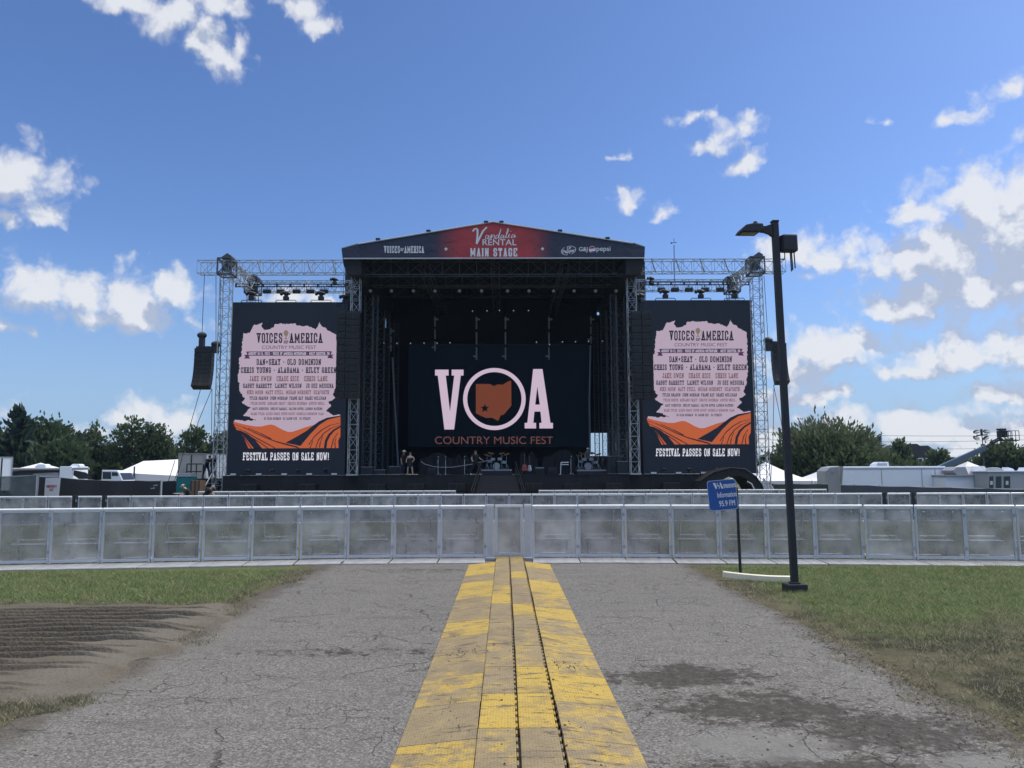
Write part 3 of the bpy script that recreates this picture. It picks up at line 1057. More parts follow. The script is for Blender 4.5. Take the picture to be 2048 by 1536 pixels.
def make_barrier(name, w=BW, gate=False, plate=True):
    r = thing(name, '', 'barrier')
    f = MB()
    for s in (-1, 1):
        f.box((s * (w / 2 - .022), 0, .59), (.040, .045, 1.10))
    f.box((0, 0, .085), (w - .09, .04, .06))
    f.build('frame', M['alu'], r, bevel=.004)
    t = MB()
    t.tube([(-w / 2 + .004, -.012, 1.165), (w / 2 - .004, -.012, 1.165)], .032, 10)
    t.box((0, .0, 1.118), (w - .03, .03, .02))
    t.build('top_rail', M['alu_rail'], r, smooth=40)
    p = MB()
    p.box((0, .014, .61), (w - .085, .004, .99))
    p.build('perforated_panel', M['perf'], r)
    if plate:
        b = MB()
        b.box((0, -.43, .024), (w - .012, .82, .016))
        b.box((0, -.84, .014), (w - .012, .03, .028))
        for k in range(5):
            b.box((-.36 + .18 * k, -.43, .034), (.012, .76, .005))
        b.build('tread_plate', M['plate'], r, bevel=.002)
    br = MB()
    for s in (-1, 1):
        x = s * (w / 2 - .20)
        br.tube([(x, .03, 1.05), (x * .97, .42, .45), (x * .95, .50, .03)], .018, 6)
        br.tube([(x, .03, .05), (x * .95, .82, .03)], .018, 6)
    br.tube([(-w / 2 + .2, .40, .50), (w / 2 - .2, .40, .50)], .016, 6)
    br.tube([(-w / 2 + .2, .78, .05), (w / 2 - .2, .78, .05)], .02, 6)
    br.box((0, .26, .42), (w - .3, .34, .022))
    br.build('rear_brace', M['alu'], r, smooth=40)
    k = MB()
    for z in (.28, .98):
        k.box((w / 2 - .005, -.028, z), (.05, .02, .07))
    k.build('coupling', M['hop_grey'], r)
    return r


def make_gate(name, w):
    r = thing(name, 'narrow mesh gate standing across the yellow cable ramps in the nearest barrier row', 'gate')
    f = MB()
    for s in (-1, 1):
        f.box((s * (w / 2 - .03), 0, .62), (.06, .05, 1.12))
    f.box((0, 0, .115), (w - .12, .05, .06))
    f.build('frame', M['alu'], r, bevel=.004)
    t = MB()
    t.box((0, 0, 1.175), (w, .06, .055))
    t.build('top_rail', M['alu_rail'], r, bevel=.012)
    p = MB(); p.box((0, .012, .63), (w - .12, .004, 1.0))
    p.build('perforated_panel', M['perf'], r)
    return r


def make_post(name, label):
    r = thing(name, label, 'gate post', group='gate posts in the nearest barrier row')
    f = MB()
    f.prism([(-.075, -.05, .05), (.075, -.05, .05), (.075, .09, .05), (.045, .09, .05), (.045, -.01, .05), (-.045, -.01, .05), (-.045, .09, .05), (-.075, .09, .05)], (0, 0, 1.12))
    for x in (-.03, .03):
        f.box((x, -.056, .6), (.012, .012, 1.08))
    f.build('folded_post', M['alu'], r, bevel=.003)
    t = MB(); t.box((0, 0, 1.19), (.165, .09, .04)); t.build('cap', M['alu_rail'], r, bevel=.006)
    b = MB(); b.box((0, -.12, .035), (.20, .30, .05)); b.build('foot', M['plate'], r, bevel=.006)
    return r


Y1 = 16.85
gate = make_gate('barrier_gate', .60)
gate.scale = (1, 1, .955)
gate.location = ((1017 - 1010) / FPX * Y1 + .0, Y1 - .02, 0)
gx_l, gx_r = gate.location.x - .31, gate.location.x + .31
pl = make_post('gate_post', 'folded aluminium gate post on the left of the mesh gate')
pl.location = (gx_l - .095, Y1, 0)
pl.scale = (1, 1, .955)
pr = dup(pl, (gx_r + .095, Y1, 0), 0, 'folded aluminium gate post on the right of the mesh gate')

barrier = make_barrier('crowd_barrier')
barrier.scale = (1, 1, .955)
used_proto = [False]


def place_barrier(loc, rz, label, group):
    if not used_proto[0]:
        used_proto[0] = True
        barrier.location = loc
        barrier.rotation_euler = (0, 0, rz)
        o = barrier
        o['label'], o['group'] = label, group
    else:
        o = dup(barrier, loc, rz, label, group)
    return o


def run(start, side, angles, n, label, group, jitter=.012, pitch=.98):
    """a chain of barriers from a start point outwards; angles(i) turns the chain towards the camera"""
    p = Vector(start)
    for i in range(n):
        a = R(angles(i)) + rnd.uniform(-jitter, jitter)
        d = Vector((side * math.cos(a), -math.sin(a), 0))
        c = p + d * pitch / 2 + Vector((0, rnd.uniform(-.03, .03), 0))
        place_barrier((c.x, c.y, gz(c.y)), side * -a if side > 0 else a, label(i), group)
        p = p + d * pitch
    return p


run((gx_l - .18, Y1, 0), -1, lambda i: .5 if i < 3 else (7.5 if i < 8 else 9.5), 12, lambda i: f'mesh barrier panel, {ORD[i]} left of the gate in the nearest row', 'crowd barriers of the nearest row')
run((gx_r + .18, Y1, 0), 1, lambda i: 2 if i < 2 else (6 if i < 7 else 8), 12, lambda i: f'mesh barrier panel, {ORD[i]} right of the gate in the nearest row', 'crowd barriers of the nearest row')

# second row: crest in the middle, two gaps far out
Y2 = 34.0
c0 = P(1018, 990, Y2)
g2l = 'crowd barriers of the second row'
pA = run((c0.x, Y2, 0), -1, lambda i: 0 if i < 3 else (7 if i < 14 else 1), 17, lambda i: f'mesh barrier panel in the second row, {ORD[i]} to the left of the path line', g2l)
pB = run((c0.x, Y2, 0), 1, lambda i: 0 if i < 3 else (6 if i < 13 else 2), 16, lambda i: f'mesh barrier panel in the second row, {ORD[i]} to the right of the path line', g2l)
gp = thing('gap_post', 'dark post at the inner side of the left gap in the second barrier row', 'post', group='dark posts at the gaps of the second row')
q = MB(); q.box((0, 0, .58), (.09, .09, 1.16)); q.box((0, 0, .02), (.22, .3, .03)); q.build('post_body', M['black_paint'], gp, bevel=.004)
lat = MB(); lat.box((.05, 0, .95), (.05, .05, .09)); lat.build('latch', M['alu'], gp)
pA = pA + Vector((-.1, 0, 0)); gp.location = (pA.x, pA.y, gz(pA.y))
pC = run(pA + Vector((-.12, 0, 0)), -1, lambda i: 0, 1, lambda i: 'short free mesh barrier panel between the two left gaps of the second row', g2l)
dup(gp, (pC.x - .12, pC.y, gz(pC.y)), 0, 'dark post at the outer side of the left gap in the second barrier row')
run(pC + Vector((-.24, 0, 0)), -1, lambda i: 1, 5, lambda i: f'mesh barrier panel in the second row, {ORD[i]} beyond the left gap', g2l)
pB = pB + Vector((.1, 0, 0))
dup(gp, (pB.x, pB.y, gz(pB.y)), 0, 'dark post at the inner side of the right gap in the second barrier row')
pD = run(pB + Vector((.12, 0, 0)), 1, lambda i: 0, 1, lambda i: 'short free mesh barrier panel between the two right gaps of the second row', g2l)
dup(gp, (pD.x + .12, pD.y, gz(pD.y)), 0, 'dark post at the outer side of the right gap in the second barrier row')
run(pD + Vector((.24, 0, 0)), 1, lambda i: 1, 5, lambda i: f'mesh barrier panel in the second row, {ORD[i]} beyond the right gap', g2l)

# third row in front of the stage, open where the ramp comes down
Y3 = 48.0
a = P(912, 985, Y3); b = P(1077, 985, Y3)
g3 = 'crowd barriers of the row before the stage'
run((a.x, Y3, 0), -1, lambda i: 0, 16, lambda i: f'mesh barrier panel before the stage, {ORD[i]} to the left of the stage ramp', g3)
run((b.x, Y3, 0), 1, lambda i: 0, 18, lambda i: f'mesh barrier panel before the stage, {ORD[i]} to the right of the stage ramp', g3)

# ------------------------------------------------------------------ lamp post, sign, curved board
LB = G(1590, 1183)
lp = thing('lamp_post', 'tall dark square lamp post with one shoebox head and a grey box', 'lamp post', LB)
lp.rotation_euler = (0, R(-.75), R(4))
hp = 5.85
q = MB()
q.prism([(-.049, -.049, .1), (.049, -.049, .1), (.049, .049, .1), (-.049, .049, .1)], (0, 0, hp - .1))
q.build('pole', M['lamp_post'], lp, bevel=.012)
q = MB(); q.box((0, 0, .055), (.29, .29, .13)); q.box((0, 0, .13), (.14, .14, .03)); q.build('base_cover', M['lamp_post'], lp, bevel=.01)
q = MB(); q.box((0, 0, hp + .012), (.11, .11, .03)); q.build('pole_cap', M['lamp_post'], lp, bevel=.006)
arm = [(-.045, -.25), (-.045, -.03), (-.17, -.07), (-.26, -.06), (-.26, -.165), (-.18, -.175), (-.11, -.20)]
q = MB(); q.prism([(x, -.035, hp + z) for x, z in arm], (0, .07, 0)); q.build('arm', M['lamp_post'], lp, bevel=.008)
head = [(-.24, -.055), (-.40, -.05), (-.52, -.075), (-.585, -.13), (-.63, -.195), (-.30, -.195), (-.24, -.15)]
q = MB(); q.prism([(x, -.13, hp + z) for x, z in head], (0, .26, 0)); hd = q.build('lamp_head', M['lamp_post'], lp, bevel=.018)
q = MB(); q.box((-.45, 0, hp - .198), (.26, .2, .008)); q.build('lens', M['dark_glass'], hd)
q = MB(); q.lathe((-.32, 0, hp - .055), [(.036, 0), (.036, .05), (.03, .065), (.01, .066)], 12); q.build('light_sensor', M['lamp_post'], hd, smooth=40)

ab = thing('radio_box', 'dark radio box with three rod aerials on the lamp post side', 'radio box', LB)
ab.rotation_euler = lp.rotation_euler
q = MB(); q.box((.205, -.02, hp - .36), (.25, .16, .28)); body = q.build('box_body', M['lamp_post'], ab, bevel=.03)
q = MB()
for z in (hp - .27, hp - .44):
    q.box((.09, -.02, z), (.05, .05, .02))
q.box((.078, 0, hp - .36), (.02, .10, .26)); q.build('bracket', M['lamp_post'], ab)
for x, y, l in ((.20, -.07, .34), (.255, 0, .30), (.315, .04, .26)):
    q = MB(); q.tube([(x, y, hp - .49), (x + .005, y, hp - .49 - l)], .010, 8); q.build('aerial', M['black_plastic'], ab, smooth=40)
q = MB(); q.tube([(.13, -.02, hp - .49), (.13, -.02, hp - .57), (.115, -.02, hp - .62), (.075, -.02, hp - .63)], .009, 6); q.build('cable', M['cable'], ab, smooth=60)


def bfont(text, x0, x1, y0, y1, mapf, bold=0.0, mirror=False):
    """built-in sans lettering as a list of (verts, faces), fitted to a box and mapped to the world"""
    cu = bpy.data.curves.new('t', 'FONT')
    cu.body = text
    cu.offset = bold
    cu.fill_mode = 'FRONT'
    ob = bpy.data.objects.new('t', cu)
    COL.objects.link(ob)
    bpy.context.view_layer.update()
    me = bpy.data.meshes.new_from_object(ob.evaluated_get(bpy.context.evaluated_depsgraph_get()))
    bpy.data.objects.remove(ob, do_unlink=True)
    bpy.data.curves.remove(cu)
    vs = np.array([v.co[:2] for v in me.vertices])
    fs = [tuple(p.vertices) for p in me.polygons]
    bpy.data.meshes.remove(me)
    lo, hi = vs.min(0), vs.max(0)
    vs = (vs - lo) / np.maximum(hi - lo, 1e-6)
    return [mapf(x0 + (x1 - x0) * u, y1 + (y0 - y1) * v) for u, v in vs], fs


SB = G(1481, 1149)
sg = thing('museum_sign', 'blue museum information sign with white words on a dark leaning post', 'sign', SB)
Ys = SB.y
sp = lambda x, y, d=0: P(x, y, Ys - d)
top, bot = sp(1474, 1000), sp(1481, 1149)
q = MB(); q.tube([bot - Vector((0, 0, .05)), P(1477.5, 1075, Ys), sp(1473, 975)], .030, 4); q.build('post', M['black_paint'], sg, bevel=.004, world=True)
pts = [(1413, 962), (1471, 957), (1477, 1018), (1419, 1023)]
c = Vector((0, 0, 0))
rim = []
for i in range(4):                                       # rounded corners
    a, b_, d_ = [Vector((*pts[(i + k) % 4], 0)) for k in (-1, 0, 1)]
    u, v = (a - b_).normalized() * 5, (d_ - b_).normalized() * 5
    rim += [b_ + u, b_ + (u + v) * .29, b_ + v]
q = MB(); q.prism([sp(p.x, p.y, .036) for p in rim], (0, .006, 0)); pn = q.build('sign_panel', M['sign_blue'], sg, world=True)
q = MB()
inner = []
cc = Vector((1445, 990, 0))
for p in rim:
    inner.append(cc + (p - cc) * .965)
outer2 = [cc + (p - cc) * .985 for p in rim]
for i in range(len(rim)):
    j = (i + 1) % len(rim)
    q.poly([sp(*v.xy, .0375) for v in (outer2[i], outer2[j], inner[j], inner[i])])
q.build('border', M['white_letter'], pn, world=True)


def sgm(x, y):          # sign face coordinates: 0..64 across, 0..62 down, following the panel's slant
    a = Vector(pts[0]).lerp(Vector(pts[1]), x / 60); b2 = Vector(pts[3]).lerp(Vector(pts[2]), x / 60)
    p = a.lerp(b2, y / 62)
    return sp(p.x, p.y, .039)


q = MB()
for t_, x0, x1, y0, y1 in (('museum', 34, 58.5, 9.5, 17.5), ('Information', 19.5, 58.5, 25, 36), ('95.9 FM', 21.5, 54, 42.5, 54)):
    for dx in (-.22, 0, .22):
        v, f = bfont(t_, x0 + dx, x1 + dx, y0, y1, sgm, 0)
        q.add([p + Vector((0, -.0008 * (dx / .22 + 1), 0)) for p in v], f)
for tri in ([(12.5, 5.5), (17, 5.5), (20, 14), (19.2, 17.8), (17.4, 17.8)], [(20.9, 5.5), (22.3, 5.5), (20.5, 13), (19.8, 15.5)],
            [(26.4, 5.5), (28.8, 5.5), (33.3, 17.8), (28.8, 17.8)], [(25.4, 10.5), (26.3, 13), (25, 17.8), (23.6, 17.8)]):
    q.poly([sgm(*p) for p in tri])
q.poly([sgm(23 + 1.6 * math.cos(k * .6283), 11.4 + 1.7 * math.sin(k * .6283)) for k in range(10)])
q.build('lettering', M['white_letter'], pn, world=True)

cb0 = G(1447, 1158)
cv = thing('curved_board', 'cream curved board lying in the grass behind the lamp post', 'board', cb0)
q = MB()
n = 14
A, Bp = G(1447, 1160), G(1584, 1166)
for k in range(n):
    pass
sec = []
for k in range(n + 1):
    u = k / n
    p = A.lerp(Bp, u)
    p.y -= .10 * math.sin(u * math.pi) - .02
    sec.append(p)
vs, fs = [], []
for k, p in enumerate(sec):
    u = k / n
    lift = .035 * (1 - u) ** 2
    for dy, dz in ((-.03, .012), (-.03, .10), (.03, .115), (.03, .012)):
        vs.append(p + Vector((0, dy, dz + lift)))
for k in range(n):
    for i in range(4):
        fs.append((k * 4 + i, k * 4 + (i + 1) % 4, (k + 1) * 4 + (i + 1) % 4, (k + 1) * 4 + i))
fs += [(0, 1, 2, 3), tuple(n * 4 + i for i in (3, 2, 1, 0))]
q.add(vs, fs)
q.build('board_body', M['cream'], cv, bevel=.006, world=True)
# ------------------------------------------------------------------ slab-serif wood-type lettering
GL_ = {  # strokes in a unit box; '=' marks where a slab serif sits
    'A': ('.12,0 .5,1 .88,0|.26,.34 .74,.34', '.12,0 .88,0'), 'B': ('.1,0 .1,1|.1,1 .7,1 .92,.88 .92,.62 .72,.52 .1,.52|.72,.52 .95,.4 .95,.12 .72,0 .1,0', ''),
    'C': ('.92,.68 .92,.86 .7,1 .3,1 .08,.86 .08,.14 .3,0 .7,0 .92,.14 .92,.32', ''), 'D': ('.1,0 .1,1|.1,1 .66,1 .92,.84 .92,.16 .66,0 .1,0', ''),
    'E': ('.1,0 .1,1|.1,1 .92,1 .92,.78|.1,.52 .62,.52|.1,0 .92,0 .92,.22', ''), 'F': ('.1,0 .1,1|.1,1 .92,1 .92,.76|.1,.5 .62,.5', '.1,0'),
    'G': ('.92,.68 .92,.86 .7,1 .3,1 .08,.86 .08,.14 .3,0 .7,0 .92,.14 .92,.42 .6,.42', ''), 'H': ('.1,0 .1,1|.9,0 .9,1|.1,.5 .9,.5', '.1,0 .1,1 .9,0 .9,1'),
    'I': ('.5,0 .5,1', '.5,0 .5,1'), 'J': ('.75,1 .75,.14 .55,0 .3,0 .1,.14 .1,.3', '.75,1'), 'K': ('.1,0 .1,1|.9,1 .15,.42|.38,.58 .9,0', '.1,0 .1,1 .9,0 .9,1'),
    'L': ('.1,1 .1,0|.1,0 .92,0 .92,.26', '.1,1'), 'M': ('.1,0 .1,1|.9,0 .9,1|.1,1 .5,.2 .9,1', '.1,0 .9,0'), 'N': ('.1,0 .1,1|.1,1 .9,0|.9,0 .9,1', '.1,0 .9,1'),
    'O': ('.3,1 .08,.86 .08,.14 .3,0 .7,0 .92,.14 .92,.86 .7,1 .3,1', ''), 'P': ('.1,0 .1,1|.1,1 .7,1 .92,.86 .92,.6 .7,.46 .1,.46', '.1,0'),
    'Q': ('.3,1 .08,.86 .08,.14 .3,0 .7,0 .92,.14 .92,.86 .7,1 .3,1|.6,.2 .95,-.08', ''), 'R': ('.1,0 .1,1|.1,1 .7,1 .92,.88 .92,.62 .7,.5 .1,.5|.55,.5 .9,0', '.1,0 .9,0'),
    'S': ('.9,.72 .9,.86 .7,1 .3,1 .1,.86 .1,.64 .28,.54 .74,.46 .92,.36 .92,.14 .7,0 .3,0 .08,.14 .08,.3', ''), 'T': ('.5,0 .5,1|.05,.76 .05,1 .95,1 .95,.76', '.5,0'),
    'U': ('.1,1 .1,.14 .3,0 .7,0 .9,.14 .9,1', '.1,1 .9,1'), 'V': ('.12,1 .5,0 .88,1', '.12,1 .88,1'), 'W': ('.08,1 .28,0 .5,.8 .72,0 .92,1', '.08,1 .92,1'),
    'X': ('.1,0 .9,1|.1,1 .9,0', '.1,0 .9,0 .1,1 .9,1'), 'Y': ('.1,1 .5,.45 .9,1|.5,.45 .5,0', '.1,1 .9,1 .5,0'), 'Z': ('.1,.78 .1,1 .9,1 .1,0 .9,0 .9,.24', ''),
    '0': ('.3,1 .08,.86 .08,.14 .3,0 .7,0 .92,.14 .92,.86 .7,1 .3,1', ''), '1': ('.25,.8 .5,1 .5,0', '.5,0'), '2': ('.08,.7 .08,.86 .3,1 .7,1 .92,.86 .92,.62 .08,0 .92,0', ''),
    '3': ('.08,.8 .3,1 .7,1 .92,.86 .92,.64 .6,.52 .92,.4 .92,.14 .7,0 .3,0 .08,.2', ''), '-': ('.15,.5 .85,.5', ''), '+': ('.15,.5 .85,.5|.5,.25 .5,.75', ''), '*': ('.35,.5 .65,.5', ''),
    ',': ('.5,.1 .4,-.15', ''), '!': ('.5,1 .5,.3|.5,.1 .5,0', ''), '&': ('.9,0 .2,.8 .4,1 .6,.8 .1,.25 .3,0 .6,0 .9,.4', ''), '.': ('.5,.1 .5,0', '')}
GW = {'I': .55, 'M': 1.35, 'W': 1.4, '*': .7, ' ': .62, '!': .5, ',': .45, '-': .7, 'J': .85, '1': .6, '.': .4}


def slab(mb, text, x0, x1, y0, y1, mapf, mi=0, tv=.30, th=.15, serif=.34):
    tot = sum(GW.get(ch, 1) for ch in text) + .18 * (len(text) - 1)
    u = (x1 - x0) / tot
    H = y1 - y0
    x = x0
    lay = 0
    for ch in text:
        w = GW.get(ch, 1) * u
        if ch in GL_:
            strokes, ser = GL_[ch]
            V, Hh = tv * u * (1.0 if ch not in 'MW' else .9), th * H
            fx = lambda a: x + V / 2 + a * (w - V)
            fy = lambda b: y1 - Hh / 2 - b * (H - Hh)
            for st in strokes.split('|'):
                pts = [tuple(map(float, p.split(','))) for p in st.split()]
                pts = [(fx(a), fy(b)) for a, b in pts]
                for (ax, ay), (bx_, by) in zip(pts, pts[1:]):
                    d = Vector((bx_ - ax, by - ay))
                    if d.length < 1e-6:
                        continue
                    d.normalize()
                    k = abs(d.y)
                    t = (Hh * (1 - k) + V * k) / 2
                    nrm = Vector((-d.y, d.x)) * t
                    e = d * t * .75
                    lay += 1
                    mb.poly([mapf(ax - e.x + nrm.x, ay - e.y + nrm.y, lay), mapf(bx_ + e.x + nrm.x, by + e.y + nrm.y, lay),
                             mapf(bx_ + e.x - nrm.x, by + e.y - nrm.y, lay), mapf(ax - e.x - nrm.x, ay - e.y - nrm.y, lay)], mi)
            for p in ser.split():
                a, b = map(float, p.split(','))
                cx, cy = fx(a), fy(b)
                hw = serif * u * (.95 if ch not in 'MWN' else .7)
                lay += 1
                mb.poly([mapf(cx - hw, cy - Hh * .5, lay), mapf(cx + hw, cy - Hh * .5, lay), mapf(cx + hw, cy + Hh * .5, lay), mapf(cx - hw, cy + Hh * .5, lay)], mi)
        x += w + .18 * u


def wobbly_cloth(mb, x0, x1, z0, z1, Y, amp=.06, pitch=.55, seed=0, mi=0, nz=5, sag=0.0):
    r2 = random.Random(seed)
    n = max(2, int(abs(x1 - x0) / pitch * 4))
    ph = [r2.uniform(0, 6.28) for _ in range(4)]
    vs, fs = [], []
    for j in range(nz + 1):
        v = j / nz
        for i in range(n + 1):
            x = x0 + (x1 - x0) * i / n
            a = math.sin(x / pitch * 6.28 + ph[0]) + .6 * math.sin(x / pitch * 2.3 + ph[1]) + .5 * math.sin(x * 1.1 + 2.2 * v + ph[2])
            top = z1 - sag * (.5 + .5 * math.sin(x * 1.7 + ph[3]))
            vs.append((x, Y + amp * a * (.35 + .65 * (1 - v)), z0 + (top - z0) * v))
    for j in range(nz):
        for i in range(n):
            fs.append((j * (n + 1) + i, j * (n + 1) + i + 1, (j + 1) * (n + 1) + i + 1, (j + 1) * (n + 1) + i))
    mb.add(vs, fs, mi)


YS = 56.0            # front of the stage deck
DECK = P(990, 950, YS).z
GS = gz(YS)
# ------------------------------------------------------------------ stage deck and its ramp
dk = thing('stage_deck', 'long black draped stage deck below the two big screens', 'stage deck', (P(990, 950, YS).x, YS, GS))
xl, xr = P(446, 960, YS).x, P(1438, 960, YS).x
q = MB(); q.bx(xl, xr, YS + .05, 72, DECK - .22, DECK); q.build('deck_floor', M['black_paint'], dk, world=True)
q = MB(); wobbly_cloth(q, xl, xr, GS, DECK - .02, YS, .05, .9, 2, nz=6); q.bx(xl, xr, YS - .03, YS + .05, DECK - .06, DECK + .015)
q.build('skirt', M['black_cloth'], dk, smooth=60, world=True)
q = MB(); q.bx(xl, xl + .04, YS + .06, 64, GS, DECK - .24); q.bx(xr - .04, xr, YS + .06, 64, GS, DECK - .24); q.build('side_drape', M['black_cloth'], dk, world=True)

rp = thing('stage_ramp', 'dark stepped ramp running down from the stage centre', 'stage ramp', (P(995, 970, 53).x, 51.5, GS))
q = MB()
n = 11
for k in range(n):
    u0, u1 = k / n, (k + 1) / n
    ya, yb = 51.2 + u0 * 4.7, 51.2 + u1 * 4.7
    z = GS + (DECK - GS) * (u1 * .98)
    l = P(944, 985, 51.2).x * (1 - u0) + P(962, 950, 55.9).x * u0
    r_ = P(1047, 985, 51.2).x * (1 - u0) + P(1030, 950, 55.9).x * u0
    q.bx(l, r_, ya, yb + .02, z - .16, z)
    q.bx(l + .02, r_ - .02, ya + .06, yb, GS, z - .162)
q.build('step', mat('worn_dark_step_board', (.045, .040, .040), .7, 0, .3, 5), rp, world=True)
for s, (pa, pb) in (('l', (942, 962)), ('r', (1049, 1031))):
    q = MB()
    A, B_ = P(pa, 985, 51.2), P(pb, 950, 55.9)
    A.z, B_.z = GS + .15, DECK
    for h in (.95, .5):
        q.tube([A + Vector((0, 0, h)), B_ + Vector((0, 0, h))], .028, 6)
    for u in (0, .33, .66, 1):
        p = A.lerp(B_, u); q.tube([p, p + Vector((0, 0, .95))], .028, 6)
    q.build('handrail', M['black_paint'], rp, world=True)

# front-fill subwoofer stacks along the skirt
sw = None
for i, (px, nm) in enumerate(((500, 'under the left screen, nearer the tower'), (617, 'under the left screen, nearer the stage'), (755, 'left of the stage below the inner left columns'), (833, 'left of the stage below the woman in black'), (914, 'just left of the stage ramp'),
                              (1066, 'just right of the stage ramp'), (1144, 'right of the ramp below the metal keyboard stand'), (1226, 'below the right inner columns'), (1341, 'under the right screen'))):
    loc = P(px, 975, YS - .75); loc.z = GS
    if sw is None:
        sw = thing('subwoofer', '', 'subwoofer', loc)
        q = MB()
        q.box((0, 0, .62), (1.15, .9, .56)); q.box((0, 0, 1.22), (1.15, .9, .56)); q.box((0, 0, .17), (1.1, .85, .3))
        q.build('cabinet', M['black_plastic'], sw, bevel=.02)
        for z in (.62, 1.22):
            q = MB(); q.box((-.28, -.455, z), (.48, .02, .46)); q.box((.28, -.455, z), (.48, .02, .46)); q.build('grille', M['black_grille'], sw)
        o = sw
    else:
        o = dup(sw, loc)
    tag(o, f'stack of two black subwoofers {nm}', None, 'subwoofer stacks before the deck')

# ------------------------------------------------------------------ roof, columns, scrim
rf = thing('stage_roof', 'gabled concert stage roof with a red and navy banner on its front', 'stage roof', (P(987, 960, 55).x, 55, GS))
YF = 54.0
gable = [(683, 497), (687, 516), (1289, 515), (1290, 494), (1266, 487), (987, 445), (715, 489)]


def m_banner():
    m, nt, b = new_mat('banner_print')
    t = NT(nt)
    g, x, y = t.pos()
    cx = P(987, 490, YF).x
    nz = t.noise(g, .8, 4)
    d = t.math('ABSOLUTE', t.math('SUBTRACT', x, cx))
    f = t.ramp(d, 2.2, 4.4)
    col = t.mix(f, (.42, .042, .048), (.022, .030, .062))
    col = t.mix(t.ramp(nz, .3, .7, 0, .25), col, (.02, .02, .03))
    t.link(col, b.inputs['Base Color'])
    b.inputs['Roughness'].default_value = .65
    wv = t.n('ShaderNodeTexNoise'); t.link(g, wv.inputs['Vector']); wv.inputs['Scale'].default_value = .9; wv.inputs['Detail'].default_value = 3; wv.inputs['Distortion'].default_value = 1.2
    bp = t.n('ShaderNodeBump'); bp.inputs['Strength'].default_value = .5; bp.inputs['Distance'].default_value = .25
    t.link(wv.outputs['Fac'], bp.inputs['Height']); t.link(bp.outputs[0], b.inputs['Normal'])
    return m


q = MB(); q.prism([P(x, y, YF) for x, y in gable], (0, .12, 0)); bn = q.build('banner', m_banner(), rf, world=True)
bm_ = lambda x, y, k=0: P(x, y, YF - .012 - .0006 * k)
bm2 = lambda x, y: P(x, y, YF - .014)
q = MB()
slab(q, 'MAIN STAGE', 940, 1035, 496, 513, bm_, tv=.34, th=.13, serif=.22)
slab(q, 'VOICES', 768, 800, 492, 506, bm_)
slab(q, 'OF', 801, 807.5, 496, 502, bm_)
slab(q, 'AMERICA', 808.5, 848, 492, 506, bm_)
v, f = bfont('RENTAL', 965, 1033, 478.5, 490.5, bm2, .006); q.add(v, f)
for (sx, sy) in ((892, 498), (1085, 497.5)):
    q.poly([bm2(sx + math.sin(k * math.pi / 5) * (4.3 if k % 2 == 0 else 1.8), sy - math.cos(k * math.pi / 5) * (4.3 if k % 2 == 0 else 1.8)) for k in range(10)])
# script word
script = {'V': [(946, 462), (949, 458), (952.5, 457), (955, 459.5), (955, 470), (953.5, 487), (958, 478), (966, 462), (973, 455)],
          'a': [(978, 471), (974, 470), (971, 473), (971, 477), (974, 478), (978, 471), (977, 477), (980, 477)],
          'n': [(980, 477), (983, 469), (982, 477), (986, 470), (989, 470), (988, 477), (991, 477)],
          'd': [(998, 470), (994, 470), (991, 474), (992, 477.5), (996, 475), (1002, 458), (997, 476), (1000, 477)],
          'a2': [(1008, 471), (1004, 470), (1001, 474), (1002, 477), (1005, 475), (1008, 471), (1007, 476), (1010, 476)],
          'l': [(1010, 476), (1017, 461), (1016, 457), (1013, 466), (1012, 474), (1015, 476)],
          'i': [(1016, 474), (1019, 468), (1017, 474), (1020, 475)], 'i2': [(1021.5, 463), (1022, 462.2)],
          'a3': [(1030, 470), (1026, 469), (1023, 472), (1023, 476), (1026, 474), (1030, 470), (1029, 475), (1032, 473)]}
for nm, pts in script.items():
    w = 1.9 if nm == 'V' else .75
    for k, ((ax, ay), (bx_, by)) in enumerate(zip(pts, pts[1:])):
        d = Vector((bx_ - ax, by - ay)).normalized()
        nn = Vector((-d.y, d.x)) * w * (.55 + .45 * abs(d.y))
        e = d * w * .5
        q.poly([bm_(ax - e.x + nn.x, ay - e.y + nn.y, k), bm_(bx_ + e.x + nn.x, by + e.y + nn.y, k), bm_(bx_ + e.x - nn.x, by + e.y - nn.y, k), bm_(ax - e.x - nn.x, ay - e.y - nn.y, k)])
# sponsors: oval with two words, bottler letters, ball mark and word
for k in range(28):
    a0, a1 = k / 28 * 6.283, (k + 1) / 28 * 6.283
    if 4.2 < a0 < 4.75 or 1.25 < a0 < 1.6:
        continue
    rot = -.22
    def ov(a, s_):
        x, y = 15.2 * s_ * math.cos(a), 8.8 * s_ * math.sin(a)
        return bm2(1137 + x * math.cos(rot) - y * math.sin(rot), 501 + x * math.sin(rot) + y * math.cos(rot))
    q.poly([ov(a0, 1), ov(a1, 1), ov(a1, .92), ov(a0, .92)])
sl = lambda x, y: bm2(x, y - (x - 1137) * .14)
v, f = bfont('Dr', 1134, 1143, 492.5, 499, sl, .02); q.add(v, f)
v, f = bfont('Pepper', 1125, 1150, 498, 508, sl, .02); q.add(v, f)
v, f = bfont('G&J', 1158, 1175, 494, 505, bm2, .015); q.add(v, f)
v, f = bfont('pepsi', 1193, 1221, 493, 505, bm2, .01); q.add(v, f)
q.poly([bm2(1184.5 + 7 * math.cos(k * .3142), 499 + 7 * math.sin(k * .3142)) for k in range(20)])
q.build('lettering', M['white_letter'], bn, world=True)
q = MB()
bm3 = lambda x, y: P(x, y, YF - .02)
q.poly([bm3(1184.5 + 6.2 * math.cos(a), 499 + 6.2 * math.sin(a)) for a in [3.3 + k * .26 for k in range(11)]]); q.build('ball_mark_upper', M['red_letter'], bn, world=True)
